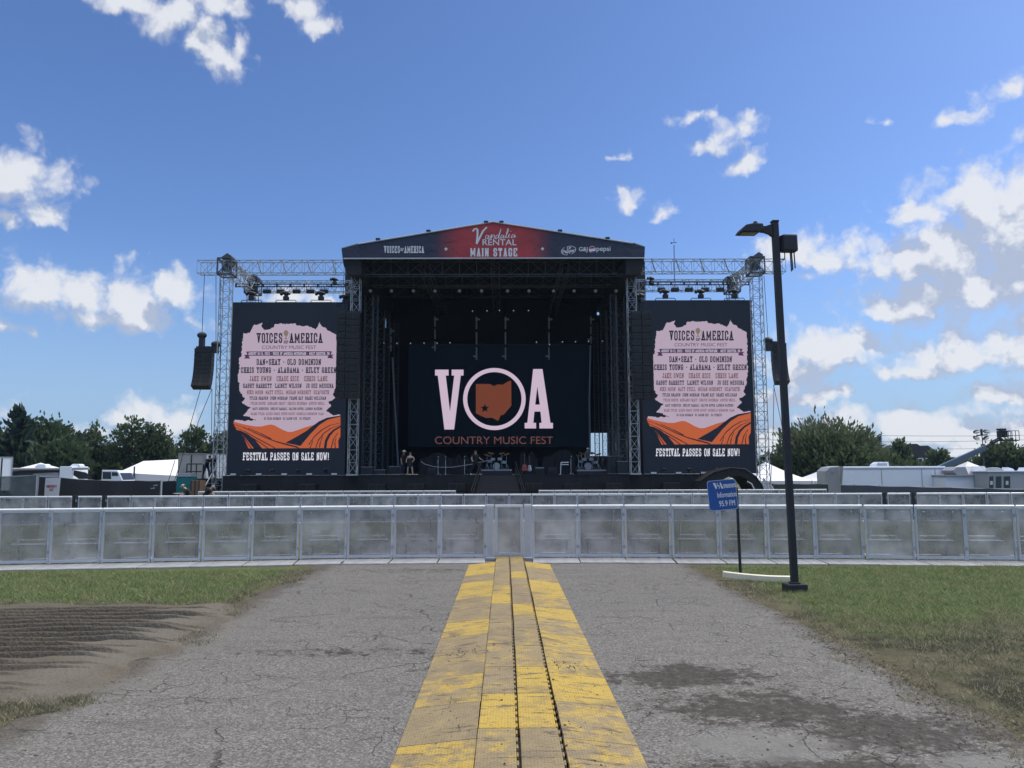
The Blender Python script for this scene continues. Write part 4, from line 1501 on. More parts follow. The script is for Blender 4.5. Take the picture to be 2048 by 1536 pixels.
q = MB(); q.poly([bm3(1185 + 6.0 * math.cos(a), 499.8 + 6.0 * math.sin(a)) for a in [.35 + k * .24 for k in range(10)]]); q.build('ball_mark_lower', M['sign_blue'], bn, world=True)
q = MB()
v, f = bfont('COUNTRY MUSIC FEST', 775, 842, 509, 513, bm2); q.add(v, f)
for x in (877.5, 905.5, 1070.5, 1098.5):
    q.poly([bm2(x + math.sin(k * math.pi / 5) * (3 if k % 2 == 0 else 1.3), 498 - math.cos(k * math.pi / 5) * (3 if k % 2 == 0 else 1.3)) for k in range(10)])
q.build('dark_lettering', M['dark_letter'], bn, world=True)
q = MB()
for a_, b_ in (((687, 517.2), (1289, 516)), ((716, 488), (986, 443.6)), ((986, 443.6), (1266, 486.5))):
    q.tube([P(*a_, YF - .05), P(*b_, YF - .05)], .055, 6)
q.build('banner_edge_pipe', M['alu'], rf, world=True)
q = MB()
for x, y in ((756, 481), (857, 464.5), (972, 446.5), (1003, 446.5), (1120, 464), (1215, 479)):
    p = P(x, y, YF); q.box(p + Vector((0, .1, .08)), (.3, .4, .16))
q.build('roof_clamp', M['black_paint'], rf, world=True)
# membrane: the grey PVC sheet over the roof, dropping lower to the back
top = [(683, 497), (715, 488), (987, 443), (1266, 486), (1290, 494)]
fr = [P(x, y, YF + .1) + Vector((0, 0, .05)) for x, y in top]
bk = [p + Vector((0, 18.5, -1.2)) for p in fr]
q = MB()
for i in range(4):
    q.prism([fr[i], fr[i + 1], bk[i + 1], bk[i]], (0, 0, -.06))
q.build('membrane', mat('grey_roof_membrane', (.30, .31, .32), .6, 0, .1, 1), rf, world=True)
q = MB()
for i in range(4):
    q.poly([p + Vector((0, dy, -.12)) for p, dy in ((fr[i], .1), (fr[i + 1], .1), (bk[i + 1], 0), (bk[i], 0))])
q.build('underside_shade_sheet', M['black_cloth'], rf, world=True)  # black sheet added below the membrane to stand in for shade under the roof
# black side fascias under the eaves, gathered in towards the columns
for side in (-1, 1):
    e = [(683, 498), (687, 530), (694, 546), (706, 550), (722, 550), (722, 510)] if side < 0 else [(1290, 495), (1288, 528), (1282, 545), (1271, 549), (1252, 549), (1252, 510)]
    q = MB(); q.prism([P(x, y, YF + .16) for x, y in e], (0, 16, 0)); q.build('side_fascia', M['black_cloth'], rf, world=True)
CX = {-1: P(709, 750, 55.5).x, 1: P(1266, 750, 55.5).x}
ZT = P(987, 548, 55.5).z
for side in (-1, 1):
    for yc in (55.5, 61, 67):
        q = MB()
        q.truss((CX[side], yc, DECK), (CX[side], yc, ZT + .8), .62, .62, 17, (1, 0, 0), .033, .018)
        q.box((CX[side], yc, DECK + .05), (.8, .8, .1))
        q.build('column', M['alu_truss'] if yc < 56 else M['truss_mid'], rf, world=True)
    q = MB()
    for yc in (58, 64, 69.5):
        q.truss((CX[side] - side * 1.0, yc, DECK), (CX[side] - side * 1.0, yc, ZT - 1), .4, .4, 20, (1, 0, 0), .026, .014)
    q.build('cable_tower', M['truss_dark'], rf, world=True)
for (yt, py, h) in ((55.5, 536, 1.1), (59, 562, .85), (66, 584, .85)):
    p = P(987, py, yt)
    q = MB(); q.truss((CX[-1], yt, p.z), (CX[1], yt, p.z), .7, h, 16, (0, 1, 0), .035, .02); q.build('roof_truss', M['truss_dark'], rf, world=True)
for i, xq in enumerate((850, 990, 1130)):
    p = P(xq, 545, 55.5)
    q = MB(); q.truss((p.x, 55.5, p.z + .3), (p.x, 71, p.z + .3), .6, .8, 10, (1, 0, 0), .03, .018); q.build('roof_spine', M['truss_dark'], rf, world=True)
# scrim: back wall and side walls of black cloth, with the gaps that let daylight in
q = MB()
YB = 71.5
holes = [(764, 772, 636, 656), (1194, 1206, 618, 630), (1199, 1206, 600, 608), (758, 761, 606, 609), (1178, 1181, 604, 608), (768, 771, 612, 620), (1180, 1216, 866, 912)]
pxs = sorted(set([690, 1290] + [h[0] for h in holes] + [h[1] for h in holes]))
pys = sorted(set([522, 948] + [h[2] for h in holes] + [h[3] for h in holes]))
for a0, a1 in zip(pxs, pxs[1:]):
    for b0, b1 in zip(pys, pys[1:]):
        mx, my = (a0 + a1) / 2, (b0 + b1) / 2
        if any(h[0] < mx < h[1] and h[2] < my < h[3] for h in holes):
            continue
        q.poly([P(a0, b0, YB), P(a1, b0, YB), P(a1, b1, YB), P(a0, b1, YB)])
q.build('back_scrim', M['black_cloth'], rf, world=True)
xw = CX[-1] - .45
q = MB(); q.prism([(xw, 57.8, DECK), (xw, YB, DECK), (xw, YB, ZT + 1.5), (xw, 57.8, ZT + 1.5)], (.05, 0, 0)); q.build('side_scrim', M['black_cloth'], rf, world=True)
xw = CX[1] + .45
zl = [(57.8, 4.5), (60, 5.0), (63, 4.9), (67, 5.3), (YB, 6.2)]
q = MB()
for (ya, za), (yb, zb) in zip(zl, zl[1:]):
    q.prism([(xw, ya, za), (xw, yb, zb), (xw, yb, ZT + 1.5), (xw, ya, ZT + 1.5)], (.05, 0, 0))
    q.prism([(xw, ya, DECK), (xw, yb, DECK), (xw, yb, 2.9 + .3 * math.sin(yb)), (xw, ya, 2.9 + .3 * math.sin(ya))], (.05, 0, 0))
q.build('side_scrim', M['black_cloth'], rf, world=True)

# ------------------------------------------------------------------ the big screen at the back
NAVY, DARKS = glow('screen_black', (2, 7, 15)), None
paperC, orangeC, brownC, inkC, whiteC, plumC = glow('screen_lilac', (178, 160, 178)), glow('screen_orange', (182, 90, 52)), glow('screen_umber', (112, 60, 42)), glow('screen_ink', (24, 29, 44)), glow('screen_white', (214, 214, 226)), glow('screen_plum', (74, 44, 82))
redbrown, tanC, sideBg = glow('screen_red_brown', (112, 84, 88)), glow('screen_tan', (128, 112, 98)), glow('screen_side_navy', (20, 27, 40))
YL = 69.2
vs_ = thing('video_screen', 'huge black back screen showing a VOA festival logo in lilac and brown', 'video screen', (P(995, 895, YL).x, YL, DECK))
q = MB(); q.prism([P(817, 688, YL + .05), P(1176, 688, YL + .05), P(1176, 893, YL + .05), P(817, 893, YL + .05)], (0, .25, 0)); q.build('frame', M['black_plastic'], vs_, world=True)
q = MB(); q.poly([P(818, 689, YL), P(1175, 689, YL), P(1175, 892, YL), P(818, 892, YL)]); dsp = q.build('display', NAVY, vs_, world=True)
z5 = lambda x, y, l=1: P(680 + x / 6.0235, 680 + y / 6.0235, YL - .02 * l)
z6 = lambda x, y, l=1: P(980 + x / 6.0235, 680 + y / 6.0235, YL - .02 * l)
q = MB()
for pl_ in ([(1145, 357), (1308, 357), (1308, 428), (1145, 428)], [(1345, 357), (1488, 357), (1488, 428), (1345, 428)], [(1178, 428), (1274, 428), (1325, 862), (1375, 1078), (1258, 1078)], [(1376, 428), (1455, 428), (1375, 1078), (1325, 1000), (1325, 862)]):
    q.poly([z5(*p) for p in pl_])
for pl_ in ([(520, 350), (570, 350), (570, 560), (545, 778), (535, 862), (522, 998), (450, 998)], [(570, 350), (632, 350), (728, 998), (622, 998), (608, 862), (600, 778), (570, 560)], [(545, 778), (600, 778), (608, 862), (535, 862)],
            [(418, 998), (555, 998), (555, 1065), (418, 1065)], [(595, 998), (758, 998), (758, 1065), (595, 1065)]):
    q.poly([z6(*p) for p in pl_])
cx, cy = 1860, 711
for k in range(48):
    a0, a1 = k / 48 * 6.2832, (k + 1) / 48 * 6.2832
    ring = lambda a, r: z5(cx + 377 * r * math.cos(a), cy + 374 * r * math.sin(a))
    q.poly([ring(a0, 1), ring(a1, 1), ring(a1, .868), ring(a0, .868)])
q.build('logo_letters', glow('screen_logo_lilac', (200, 180, 198)), dsp, world=True)
q = MB()
q.poly([z5(*p) for p in [(1637, 530), (1810, 530), (1850, 558), (1900, 535), (1960, 540), (2020, 500), (2062, 490), (2065, 790), (1972, 900), (1937, 905), (1905, 975), (1830, 935), (1760, 940), (1637, 885)]])
q.build('state_map', brownC, dsp, world=True)
q = MB(); q.poly([z5(1745 + math.sin(k * math.pi / 5) * (57 if k % 2 == 0 else 23), 823 - math.cos(k * math.pi / 5) * (57 if k % 2 == 0 else 23), 2) for k in range(10)]); q.build('map_star', NAVY, dsp, world=True)
q = MB(); v, f = bfont('COUNTRY MUSIC FEST', 870, 1106, 873, 888, lambda x, y: P(x, y, YL - .02), 0); q.add(v, f); q.build('logo_words', glow('screen_words_brown', (100, 66, 62)), dsp, world=True)


# ------------------------------------------------------------------ side screens with the line-up poster
def z2(x, y): return (380 + x / 6.0235, 740 + y / 6.0235)
def z8(x, y): return (470 + x / 8.904, 630 + y / 8.904)


def jag(pts, amp, seed, n=4):
    r2 = random.Random(seed)
    out = []
    for (a, b), (c, d) in zip(pts, pts[1:]):
        L_ = math.hypot(c - a, d - b)
        m_ = max(1, int(L_ / 2.6))
        for k in range(m_):
            u = k / m_
            out.append((a + (c - a) * u + r2.uniform(-amp, amp), b + (d - b) * u + r2.uniform(-amp, amp)))
    out.append(pts[-1])
    return out


paper = [z8(*p) for p in ((60, 1180), (50, 1100), (80, 950), (75, 780), (110, 740), (120, 560), (145, 400), (150, 300), (160, 320), (205, 330), (260, 310), (300, 240), (335, 180), (400, 165), (490, 140), (470, 200), (520, 270), (590, 250), (640, 250), (700, 215), (710, 165), (760, 165), (830, 150), (900, 165), (1000, 150), (1080, 145), (1100, 185), (1250, 195), (1350, 215), (1440, 255), (1480, 210), (1500, 130), (1540, 200), (1600, 225), (1700, 305), (1790, 345), (1810, 420), (1815, 900))]
paper += [z2(*p) for p in ((1775, 30), (1757, 200), (1720, 300), (1750, 340), (1660, 390), (1705, 430), (1635, 490), (1720, 545), (1812, 540))]
paperL = [z2(*p) for p in ((525, 610), (570, 600), (640, 612), (800, 606), (700, 560), (640, 545), (700, 480), (727, 455), (670, 425), (620, 388), (660, 350), (600, 250), (600, 180), (580, 100), (590, 30))]
poster_outline = jag(paper, 1.2, 1) + [z2(1812, 700), z2(1200, 800), z2(525, 640)] + jag(paperL, 1.2, 2)
hills = [z2(*p) for p in ((525, 620), (610, 645), (700, 665), (790, 680), (860, 680), (920, 665), (970, 656), (1015, 665), (1060, 690), (1120, 722), (1180, 745), (1230, 745), (1300, 722), (1390, 690), (1480, 665), (1515, 658), (1570, 625), (1640, 590), (1720, 562), (1812, 552), (1812, 940), (705, 945), (640, 800), (560, 720), (525, 650))]
darks = [[z2(*p) for p in pl_] for pl_ in (
    ((1480, 672), (1560, 615), (1650, 575), (1812, 548), (1812, 560), (1660, 598), (1560, 660), (1460, 760), (1330, 915), (1150, 877), (1290, 800), (1400, 735)),
    ((560, 722), (610, 730), (700, 775), (790, 850), (870, 945), (770, 945), (700, 860), (640, 790)),
    ((1812, 692), (1740, 735), (1690, 790), (1655, 860), (1645, 940), (1612, 940), (1625, 850), (1665, 775), (1730, 715), (1812, 672)),
    ((1812, 800), (1785, 850), (1790, 940), (1812, 940)))]
lines_ = [[z2(*p) for p in pl_] for pl_ in (
    ((525, 655), (640, 690), (760, 745), (900, 810), (1040, 865), (1180, 905), (1320, 942)), ((525, 680), (650, 735), (800, 820), (960, 905), (1030, 945)), ((600, 735), (720, 800), (860, 885), (940, 945)),
    ((1805, 665), (1700, 700), (1610, 765), (1545, 850), (1515, 940)), ((1800, 640), (1690, 665), (1590, 720), (1500, 800), (1430, 900)), ((1780, 760), (1730, 830), (1700, 940)), ((565, 722), (640, 800), (740, 945)),
    ((1000, 850), (1150, 890), (1300, 930)), ((700, 700), (850, 765), (980, 830)), ((1760, 820), (1745, 880), (1750, 940)), ((1600, 800), (1570, 870), (1560, 935)), ((1480, 850), (1450, 930), (1445, 940)))]
TXT = [('DAN+SHAY * OLD DOMINION', 513, 642, 718, 730, 'i'), ('CHRIS YOUNG * ALABAMA * RILEY GREEN', 481.5, 672.5, 734.5, 746, 'i'),
       ('JAKE OWEN', 499, 543, 752, 762.5, 'r'), ('CHASE RICE', 553, 598, 752, 762.5, 'r'), ('CHRIS LANE', 608, 655, 752, 762.5, 'r'),
       ('GABBY BARRETT', 486, 543.5, 767, 776, 'i'), ('LAINEY WILSON', 550, 603, 767, 776, 'i'), ('JO DEE MESSINA', 612, 667, 767, 776, 'i'),
       ('NIKO MOON', 494, 526, 780.5, 788.5, 'r'), ('MATT STELL', 531, 567, 780.5, 788.5, 'r'), ('MEGAN MORONEY', 572, 622, 780.5, 788.5, 'r'), ('SEAFORTH', 627, 658, 780.5, 788.5, 'r'),
       ('TYLER BRADEN', 499, 536, 793, 799.5, 'i'), ('JOHN MORGAN', 540, 575, 793, 799.5, 'i'), ('FRANK RAY', 579, 606, 793, 799.5, 'i'), ('DRAKE MILLIGAN', 610, 652, 793, 799.5, 'i'),
       ('TYLER BOOTH', 501, 531, 804, 809.5, 'r'), ('ASHLAND CRAFT', 535, 571, 804, 809.5, 'r'), ('CHAYCE BECKHAM', 575, 614, 804, 809.5, 'r'), ('AUSTIN SNELL', 618, 649, 804, 809.5, 'r'),
       ('MATT SCHUSTER', 505, 537, 815, 820, 'i'), ('SHELBY DARRALL', 541, 575, 815, 820, 'i'), ('DALTON DOVER', 578, 607, 815, 820, 'i'), ('LAUREN WATKINS', 610, 645, 815, 820, 'i'),
       ('BLAKE TYLER', 502, 529, 825, 830, 'r'), ('ALEXIS GOMEZ', 532, 560, 825, 830, 'r'), ('KEVIN MCCOY', 563, 590, 825, 830, 'r'), ('MICHELLE ROBINSON', 593, 634, 825, 830, 'r'), ('GLAM', 637, 647, 825, 830, 'r'),
       ('DJ SLIM MCGRAW', 528, 562, 834.5, 839.5, 'i'), ('DJ JASON CEE', 566, 594, 834.5, 839.5, 'i'), ('DJ STRATO', 599, 621, 834.5, 839.5, 'i')]


def side_screen(label, tr, corners):
    Y = 57.5
    base = P(*tr(580, 950), Y)
    o = thing('video_screen', label, 'video screen', (base.x, Y, DECK), group='screens either side of the stage')
    a0, b0, a1, b1 = corners
    c = [P(*p, Y) for p in corners]
    w0, w1 = min(c[0].x, c[3].x), max(c[1].x, c[2].x)
    zt, zb = c[0].z, c[3].z
    q = MB(); q.bx(w0 - .05, w1 + .05, Y + .02, Y + .42, zb - .05, zt + .06); q.build('frame', M['black_plastic'], o, world=True)
    q = MB(); q.poly([(w0, Y, zb), (w1, Y, zb), (w1, Y, zt), (w0, Y, zt)]); d = q.build('display', sideBg, o, world=True)
    sx0, sx1 = (688, 701) if base.x < 0 else (1276, 1288)
    q = MB(); q.prism([P(sx0, 857, Y + .5), P(sx1, 857, Y + .5), P(sx1, 949, Y + .5), P(sx0, 949, Y + .5)], (0, .05, 0)); q.build('masking_drape', M['black_cloth'], o, world=True)
    lay = lambda k: (lambda x, y, j=0: P(*tr(x, y), Y - .012 * k - .0004 * j))
    q = MB(); q.poly([lay(1)(*p) for p in poster_outline]); q.build('poster_paper', paperC, d, world=True)
    q = MB(); q.poly([lay(2)(*p) for p in hills]); q.build('poster_hills', orangeC, d, world=True)
    q = MB()
    for pl_ in darks: q.poly([lay(3)(*p) for p in pl_])  # dark printed wedges and stripes across the hills
    for pts in lines_:
        n_ = len(pts)
        for k, ((ax, ay), (bx_, by)) in enumerate(zip(pts, pts[1:])):
            e = Vector((bx_ - ax, by - ay)).normalized(); nn = Vector((-e.y, e.x)) * (.75 * math.sin((k + .6) / n_ * 3.1) + .2)
            q.poly([lay(3)(ax + nn.x, ay + nn.y, k), lay(3)(bx_ + nn.x, by + nn.y, k), lay(3)(bx_ - nn.x, by - nn.y, k), lay(3)(ax - nn.x, ay - nn.y, k)])
    q.build('poster_dark_stripes', inkC, d, world=True)
    q = MB()
    q.poly([lay(3)(*p) for p in ((492, 703), (664, 702.5), (661, 711), (496, 711.5))])
    q.poly([lay(3)(*p) for p in ((488, 710), (496, 709), (500, 717), (488, 717), (491, 713.5))])
    q.poly([lay(3)(*p) for p in ((657, 709.5), (668, 709), (664, 712.5), (667, 717), (655, 716))])
    q.build('poster_ribbon', plumC, d, world=True)
    q = MB()
    slab(q, 'VOICES', 513.5, 565, 666, 686, lay(4)); slab(q, 'OF', 567.5, 577, 681, 687, lay(4), th=.2); slab(q, 'AMERICA', 579, 645, 666, 686, lay(4))
    for t_, x0, x1, y0, y1, c_ in TXT:
        if c_ == 'i': slab(q, t_, x0, x1, y0, y1, lay(4), th=.17)
    q.build('ink_lettering', inkC, d, world=True)
    q = MB(); v, f = bfont('COUNTRY MUSIC FEST', 524, 632.5, 691, 698, lay(4), 0); q.add(v, f); q.build('plum_lettering', plumC, d, world=True)
    q = MB()
    for t_, x0, x1, y0, y1, c_ in TXT:
        if c_ == 'r': slab(q, t_, x0, x1, y0, y1, lay(4), th=.17)
    q.build('brown_lettering', redbrown, d, world=True)
    q = MB()
    slab(q, 'FESTIVAL PASSES ON SALE NOW!', 486, 658, 905, 920.5, lay(4), tv=.27)
    slab(q, 'AUGUST 10-13, 2023 * VOICE OF AMERICA METROPARK * WEST CHESTER, OH', 497, 659, 704.4, 709.8, lay(5), tv=.22, th=.12, serif=.2)
    q.build('white_lettering', whiteC, d, world=True)
    q = MB()
    for k in range(20):                                     # round microphone mark between the two words
        a_, b_ = k * .31416, (k + 1) * .31416
        rr = lambda a, r: lay(4)(572 + r * math.cos(a), 670.5 + r * math.sin(a))
        q.poly([rr(a_, 8.2), rr(b_, 8.2), rr(b_, 7.4), rr(a_, 7.4)])
    q.poly([lay(4)(572 + 4.6 * math.cos(k * .5236), 666.5 + 6.4 * math.sin(k * .5236)) for k in range(12)])
    q.poly([lay(4)(*p) for p in ((571, 672), (573, 672), (573.6, 679), (570.4, 679))])
    q.build('microphone_mark', tanC, d, world=True)
    return o


side_screen('tall left screen showing a lilac festival line-up poster over orange hills', lambda x, y: (x, y), [(466, 606), (688, 606), (688, 949), (457, 949)])
trR = lambda x, y: (1294.7 + (x - 468) * .972, 601 + (y - 605) * .987)
side_screen('tall right screen showing a lilac festival line-up poster over orange hills', trR, [(1288, 602), (1502, 602), (1513, 946), (1288, 946)])

# ------------------------------------------------------------------ line arrays
def line_array(label, px0, px1, py0, py1, Y, n, curve=0.0, hoists=(), ztop=None, chains=()):
    c = P((px0 + px1) / 2, py0, Y)
    o = thing('line_array', label, 'line array', (c.x, Y, P(px0, py1, Y).z), group='hanging loudspeaker arrays')
    w = P(px1, py0, Y).x - P(px0, py0, Y).x
    H = c.z - P((px0 + px1) / 2, py1, Y).z
    h = H / n
    q = MB(); q.box((c.x, Y + .1, c.z + .08), (w * .9, .5, .14)); q.box((c.x, Y + .1, c.z + .02), (w, .3, .05)); q.build('flying_frame', M['black_paint'], o, world=True)
    y = Y; z = c.z; ang = 0; x = c.x
    for i in range(n):
        ang = curve * (i / n) ** 2.0
        rt = Matrix.Rotation(ang, 3, 'X')
        dn = rt @ Vector((0, 0, -h))
        ctr = Vector((x, y, z)) + dn * .5
        q = MB()
        q.box(ctr, (w, .55, h * .93), 0, rt)
        q.box(ctr + rt @ Vector((-w * .26, -.28, 0)), (w * .42, .02, h * .78), 1, rt)
        q.box(ctr + rt @ Vector((w * .26, -.28, 0)), (w * .42, .02, h * .78), 1, rt)
        q.box(ctr + rt @ Vector((w * .5, -.2, h * .42)), (.03, .12, .03), 2, rt)
        q.build('speaker_cabinet', [M['black_plastic'], M['black_grille'], M['hop_grey']], o, world=True)
        y += dn.y; z += dn.z
    for (hx, hy0, hy1, r_) in hoists:
        q = MB()
        a_, b_ = P(hx, hy0, Y), P(hx, hy1, Y)
        q.box((a_ + b_) / 2, (r_ * 1.1, r_ * 1.3, (a_ - b_).length)); q.ball(a_ + Vector((0, 0, -.1)), (r_ * 1.2, r_ * .9, r_ * .8))
        q.build('chain_hoist', M['black_plastic'], o, world=True)
    for pts in chains:
        q = MB(); q.tube([P(a_, b_, Y + d_) for a_, b_, d_ in pts], .022, 4); q.build('chain', M['cable'], o, world=True)
    return o


line_array('black line array over the inner edge of the left screen, outer column', 676, 693, 626, 797, 54.6, 13, .0, (), None, (((685, 626, 0), (688, 545, .5)),))
line_array('black line array hung before the left roof column', 694, 721, 627, 797, 54.6, 13, .0, (), None, (((706, 627, 0), (706, 548, .5)),))
line_array('black line array hung before the right roof column', 1262, 1281, 627, 799, 54.6, 13, .0, (), None, (((1270, 627, 0), (1270, 548, .5)),))
line_array('black line array over the inner edge of the right screen, outer column', 1282, 1303, 627, 799, 54.6, 13, .0, (), None, (((1292, 627, 0), (1290, 548, .5)),))
line_array('curved black line array hanging left of the left truss tower', 392, 427, 697, 779, 56.4, 9, -.55, ((404, 668, 696, .30), (432, 686, 706, .30)), None,
           (((404, 668, 0), (409, 548, 0)), ((432, 686, 0), (432, 552, 0)), ((401, 779, 0), (382, 845, 0), (352, 962, 0)), ((424, 777, 0), (396, 845, 0), (386, 905, 0)), ((424, 777, 0), (423, 880, 0), (420, 978, 0)), ((441, 560, 0), (439, 980, -.3))))
line_array('curved black line array half hidden behind the lamp post', 1543, 1570, 687, 770, 56.4, 9, -.55, ((1536, 678, 702, .30),), None,
           (((1536, 678, 0), (1528, 552, 0)), ((1548, 770, 0), (1546, 880, 0), (1541, 975, 0)), ((1547, 770, 0), (1562, 842, 0), (1580, 960, 0))))

# ------------------------------------------------------------------ outer truss frames that carry screens and arrays
def truss_frame(label, side, xt, beam_out, beam_in, xb):
    o = thing('truss_frame', label, 'truss frame', (xt, 56.5, GS), group='aluminium frames beside the stage')
    Yf, Yb = 56.5, 62.5
    zf = P(500, 535.5, Yf).z if side < 0 else P(1500, 533, Yf).z
    q = MB(); q.truss((xt, Yf, GS + .1), (xt, Yf, zf - .4), .72, .72, 26, (1, 0, 0), .036, .02); q.build('front_tower', M['alu_truss'], o, world=True)
    q = MB(); q.truss((xt, Yb, GS), (xt, Yb, zf - .4), .72, .72, 26, (1, 0, 0), .036, .02); q.build('rear_tower', M['alu_truss'], o, world=True)
    q = MB(); q.truss((beam_out, Yf, zf), (beam_in, Yf, zf), .7, .95, 14, (0, 1, 0), .036, .02)
    r2 = random.Random(5)
    for k in range(4):                                   # slings wrapped round the beam
        x = beam_out + (beam_in - beam_out) * (.42 + .17 * k)
        q.tube([(x - .1, Yf - .4, zf + .5), (x + .05, Yf - .42, zf - .1), (x + .22, Yf - .4, zf - .55)], .045, 5, 1)
    q.build('front_beam', [M['alu_truss'], M['hop_grey']], o, world=True)
    q = MB(); q.truss((xt, Yb, zf), (beam_in + side * .2, Yb, zf), .6, .9, 14, (0, 1, 0), .034, .02); q.build('rear_beam', M['alu_truss'], o, world=True)
    q = MB(); q.truss((xt, Yf + .5, zf), (xt, Yb - .5, zf), .6, .9, 6, (1, 0, 0), .04, .024)
    for k in range(5):
        q.box((xt + .2 * math.sin(k), Yf + 1 + k, zf + .52), (.5, .3, .18))
    q.build('depth_beam', M['alu_truss'], o, world=True)
    for yc in (Yf, Yb):
        q = MB()
        for sx in (-1, 1):
            for sz in (-1, 1):
                q.tube([(xt + sx * .52, yc - .55, zf + sz * .6), (xt + sx * .52, yc + .55, zf + sz * .6)], .06, 5)
            for sy in (-1, 1):
                q.tube([(xt + sx * .52, yc + sy * .55, zf - .6), (xt + sx * .52, yc + sy * .55, zf + .6)], .06, 5)
        for sy in (-1, 1):
            for sz in (-1, 1):
                q.tube([(xt - .52, yc + sy * .55, zf + sz * .6), (xt + .52, yc + sy * .55, zf + sz * .6)], .06, 5)
            q.tube([(xt - .52, yc + sy * .55, zf - .6), (xt + .52, yc + sy * .55, zf + .6)], .045, 5)
            q.tube([(xt + .52, yc + sy * .55, zf - .6), (xt - .52, yc + sy * .55, zf + .6)], .045, 5)
        q.lathe((xt, yc - .1, zf), [(.30, 0), (.34, .05), (.34, .15), (.30, .2)], 14, axis='Y')
        q.prism([(xt - .35, yc - .5, zf + .62), (xt + .15, yc - .5, zf + .98), (xt + .45, yc - .5, zf + .78), (xt + .45, yc - .5, zf + .62)], (0, .9, 0))
        q.build('sleeve_block', M['truss_dark'], o, world=True)
    q = MB(); q.box((xt, Yf, GS + .08), (1.5, 1.5, .16))
    for sx in (-1, 1):
        q.tube([(xt + sx * .9, Yf - .6, GS + .1), (xt + sx * .3, Yf - .3, GS + 1.5)], .05, 5)
    q.build('base_plate', M['alu_truss'], o, world=True)
    return zf


xL, xR = P(448, 700, 56.5).x, P(1517, 700, 56.5).x
zfL = truss_frame('aluminium truss frame left of the stage around the left screen', -1, xL, P(398, 535, 56.5).x, P(690, 535, 56.5).x, 0)
zfR = truss_frame('aluminium truss frame right of the stage around the right screen', 1, xR, P(1568, 533, 56.5).x, P(1284, 533, 56.5).x, 0)
wm = thing('wind_mast', 'thin wind gauge mast rising above the right truss beam', 'mast', P(1349, 560, 58))
q = MB(); q.tube([P(1349, 562, 58), P(1348, 490, 58)], .03, 5); q.build('mast_pole', M['lamp_post'], wm, world=True)
q = MB(); p = P(1348, 486, 58); q.tube([p, p + Vector((0, 0, .35))], .02, 5); q.tube([p + Vector((-.2, 0, 0)), p + Vector((.2, 0, .05))], .025, 5); q.ball(p + Vector((-.2, 0, 0)), .07, 6, 4); q.build('wind_gauge', M['lamp_post'], wm, world=True)

# ------------------------------------------------------------------ lights on the side frames
def make_blinder():
    r = thing('blinder_light', '', 'stage light')
    q = MB(); q.box((0, 0, 0), (.60, .30, .26)); q.box((0, -.16, 0), (.54, .03, .20), 1); q.build('lamp_housing', [M['black_plastic'], M['dark_glass']], r, bevel=.02)
    q = MB(); q.tube([(-.33, 0, -.02), (-.33, 0, .24), (.33, 0, .24), (.33, 0, -.02)], .02, 5); q.tube([(0, 0, .24), (0, 0, .42)], .03, 5); q.build('yoke', M['black_plastic'], r)
    return r


def make_head():
    r = thing('moving_head', '', 'stage light')
    q = MB(); q.tube([(-.78, 0, .06), (-.7, 0, .17), (.7, 0, .17), (.78, 0, .06), (.7, 0, .0), (-.7, 0, .0), (-.78, 0, .06)], .03, 5); q.build('base_tube', M['black_plastic'], r, smooth=50)
    q = MB(); q.box((0, 0, .30), (.40, .34, .30)); q.box((0, 0, .50), (.26, .22, .16)); q.build('yoke', M['black_plastic'], r, bevel=.04)
    q = MB(); q.ball((-.02, 0, .70), (.36, .20, .16), 12, 8, 0, Matrix.Rotation(.12, 3, 'Y')); q.lathe((-.34, 0, .66), [(.13, -.10), (.15, 0), (.12, .06)], 12, axis='X'); q.build('lamp_head', M['black_plastic'], r, smooth=50)
    return r


bl = make_blinder(); first = True
for side, xs_, lab in ((-1, (507, 534, 561, 593, 621, 648), 'left'), (1, (1323, 1350, 1378, 1410, 1440), 'right')):
    for i, px in enumerate(xs_):
        p = P(px, 583 if side < 0 else 579.5, 61.8)
        o = bl if first else dup(bl, p)
        first = False
        o.location = p
        o.rotation_euler = (R(-12), 0, R(side * 6 if i in (0, 5) else 0))
        tag(o, f'black blinder light, {ORD[i]} from the left under the {lab} truss beam', None, 'blinder lights under the side beams')
    p0, p1 = (P(472, 571, 61.8), P(690, 571, 61.8)) if side < 0 else (P(1290, 567, 61.8), P(1498, 567, 61.8))
    pb = thing('light_pipe', f'dark double pipe carrying the blinder lights on the {lab} side', 'pipe', p0, group='light pipes under the side beams')
    q = MB(); q.tube([p0 + Vector((0, 0, .12)), p1 + Vector((0, 0, .12))], .05, 6); q.tube([p0 - Vector((0, 0, .10)), p1 - Vector((0, 0, .10))], .05, 6)
    for k in range(9): a_ = p0.lerp(p1, k / 8); q.box(a_, (.12, .1, .3))
    q.build('pipe', M['black_paint'], pb, world=True)
mh = make_head(); first = True
ztL, ztR = P(580, 605.5, 57.6).z + .05, P(1400, 601.5, 57.6).z + .05
hl = [(503, ztL, 57.7, 'left of three on the left screen'), (572, ztL, 57.7, 'middle of three on the left screen'), (642, ztL, 57.7, 'right of three on the left screen'),
      (1331, ztR, 57.7, 'left of three on the right screen'), (1402, ztR, 57.7, 'middle of three on the right screen'), (1469, ztR, 57.7, 'right of three on the right screen')]
for px, z, Y, lab in hl:
    p = Vector((P(px, 603, Y).x, Y, z))
    o = mh if first else dup(mh, p)
    first = False
    o.location = p
    tag(o, f'black moving head light on top, {lab}', None, 'moving head lights')
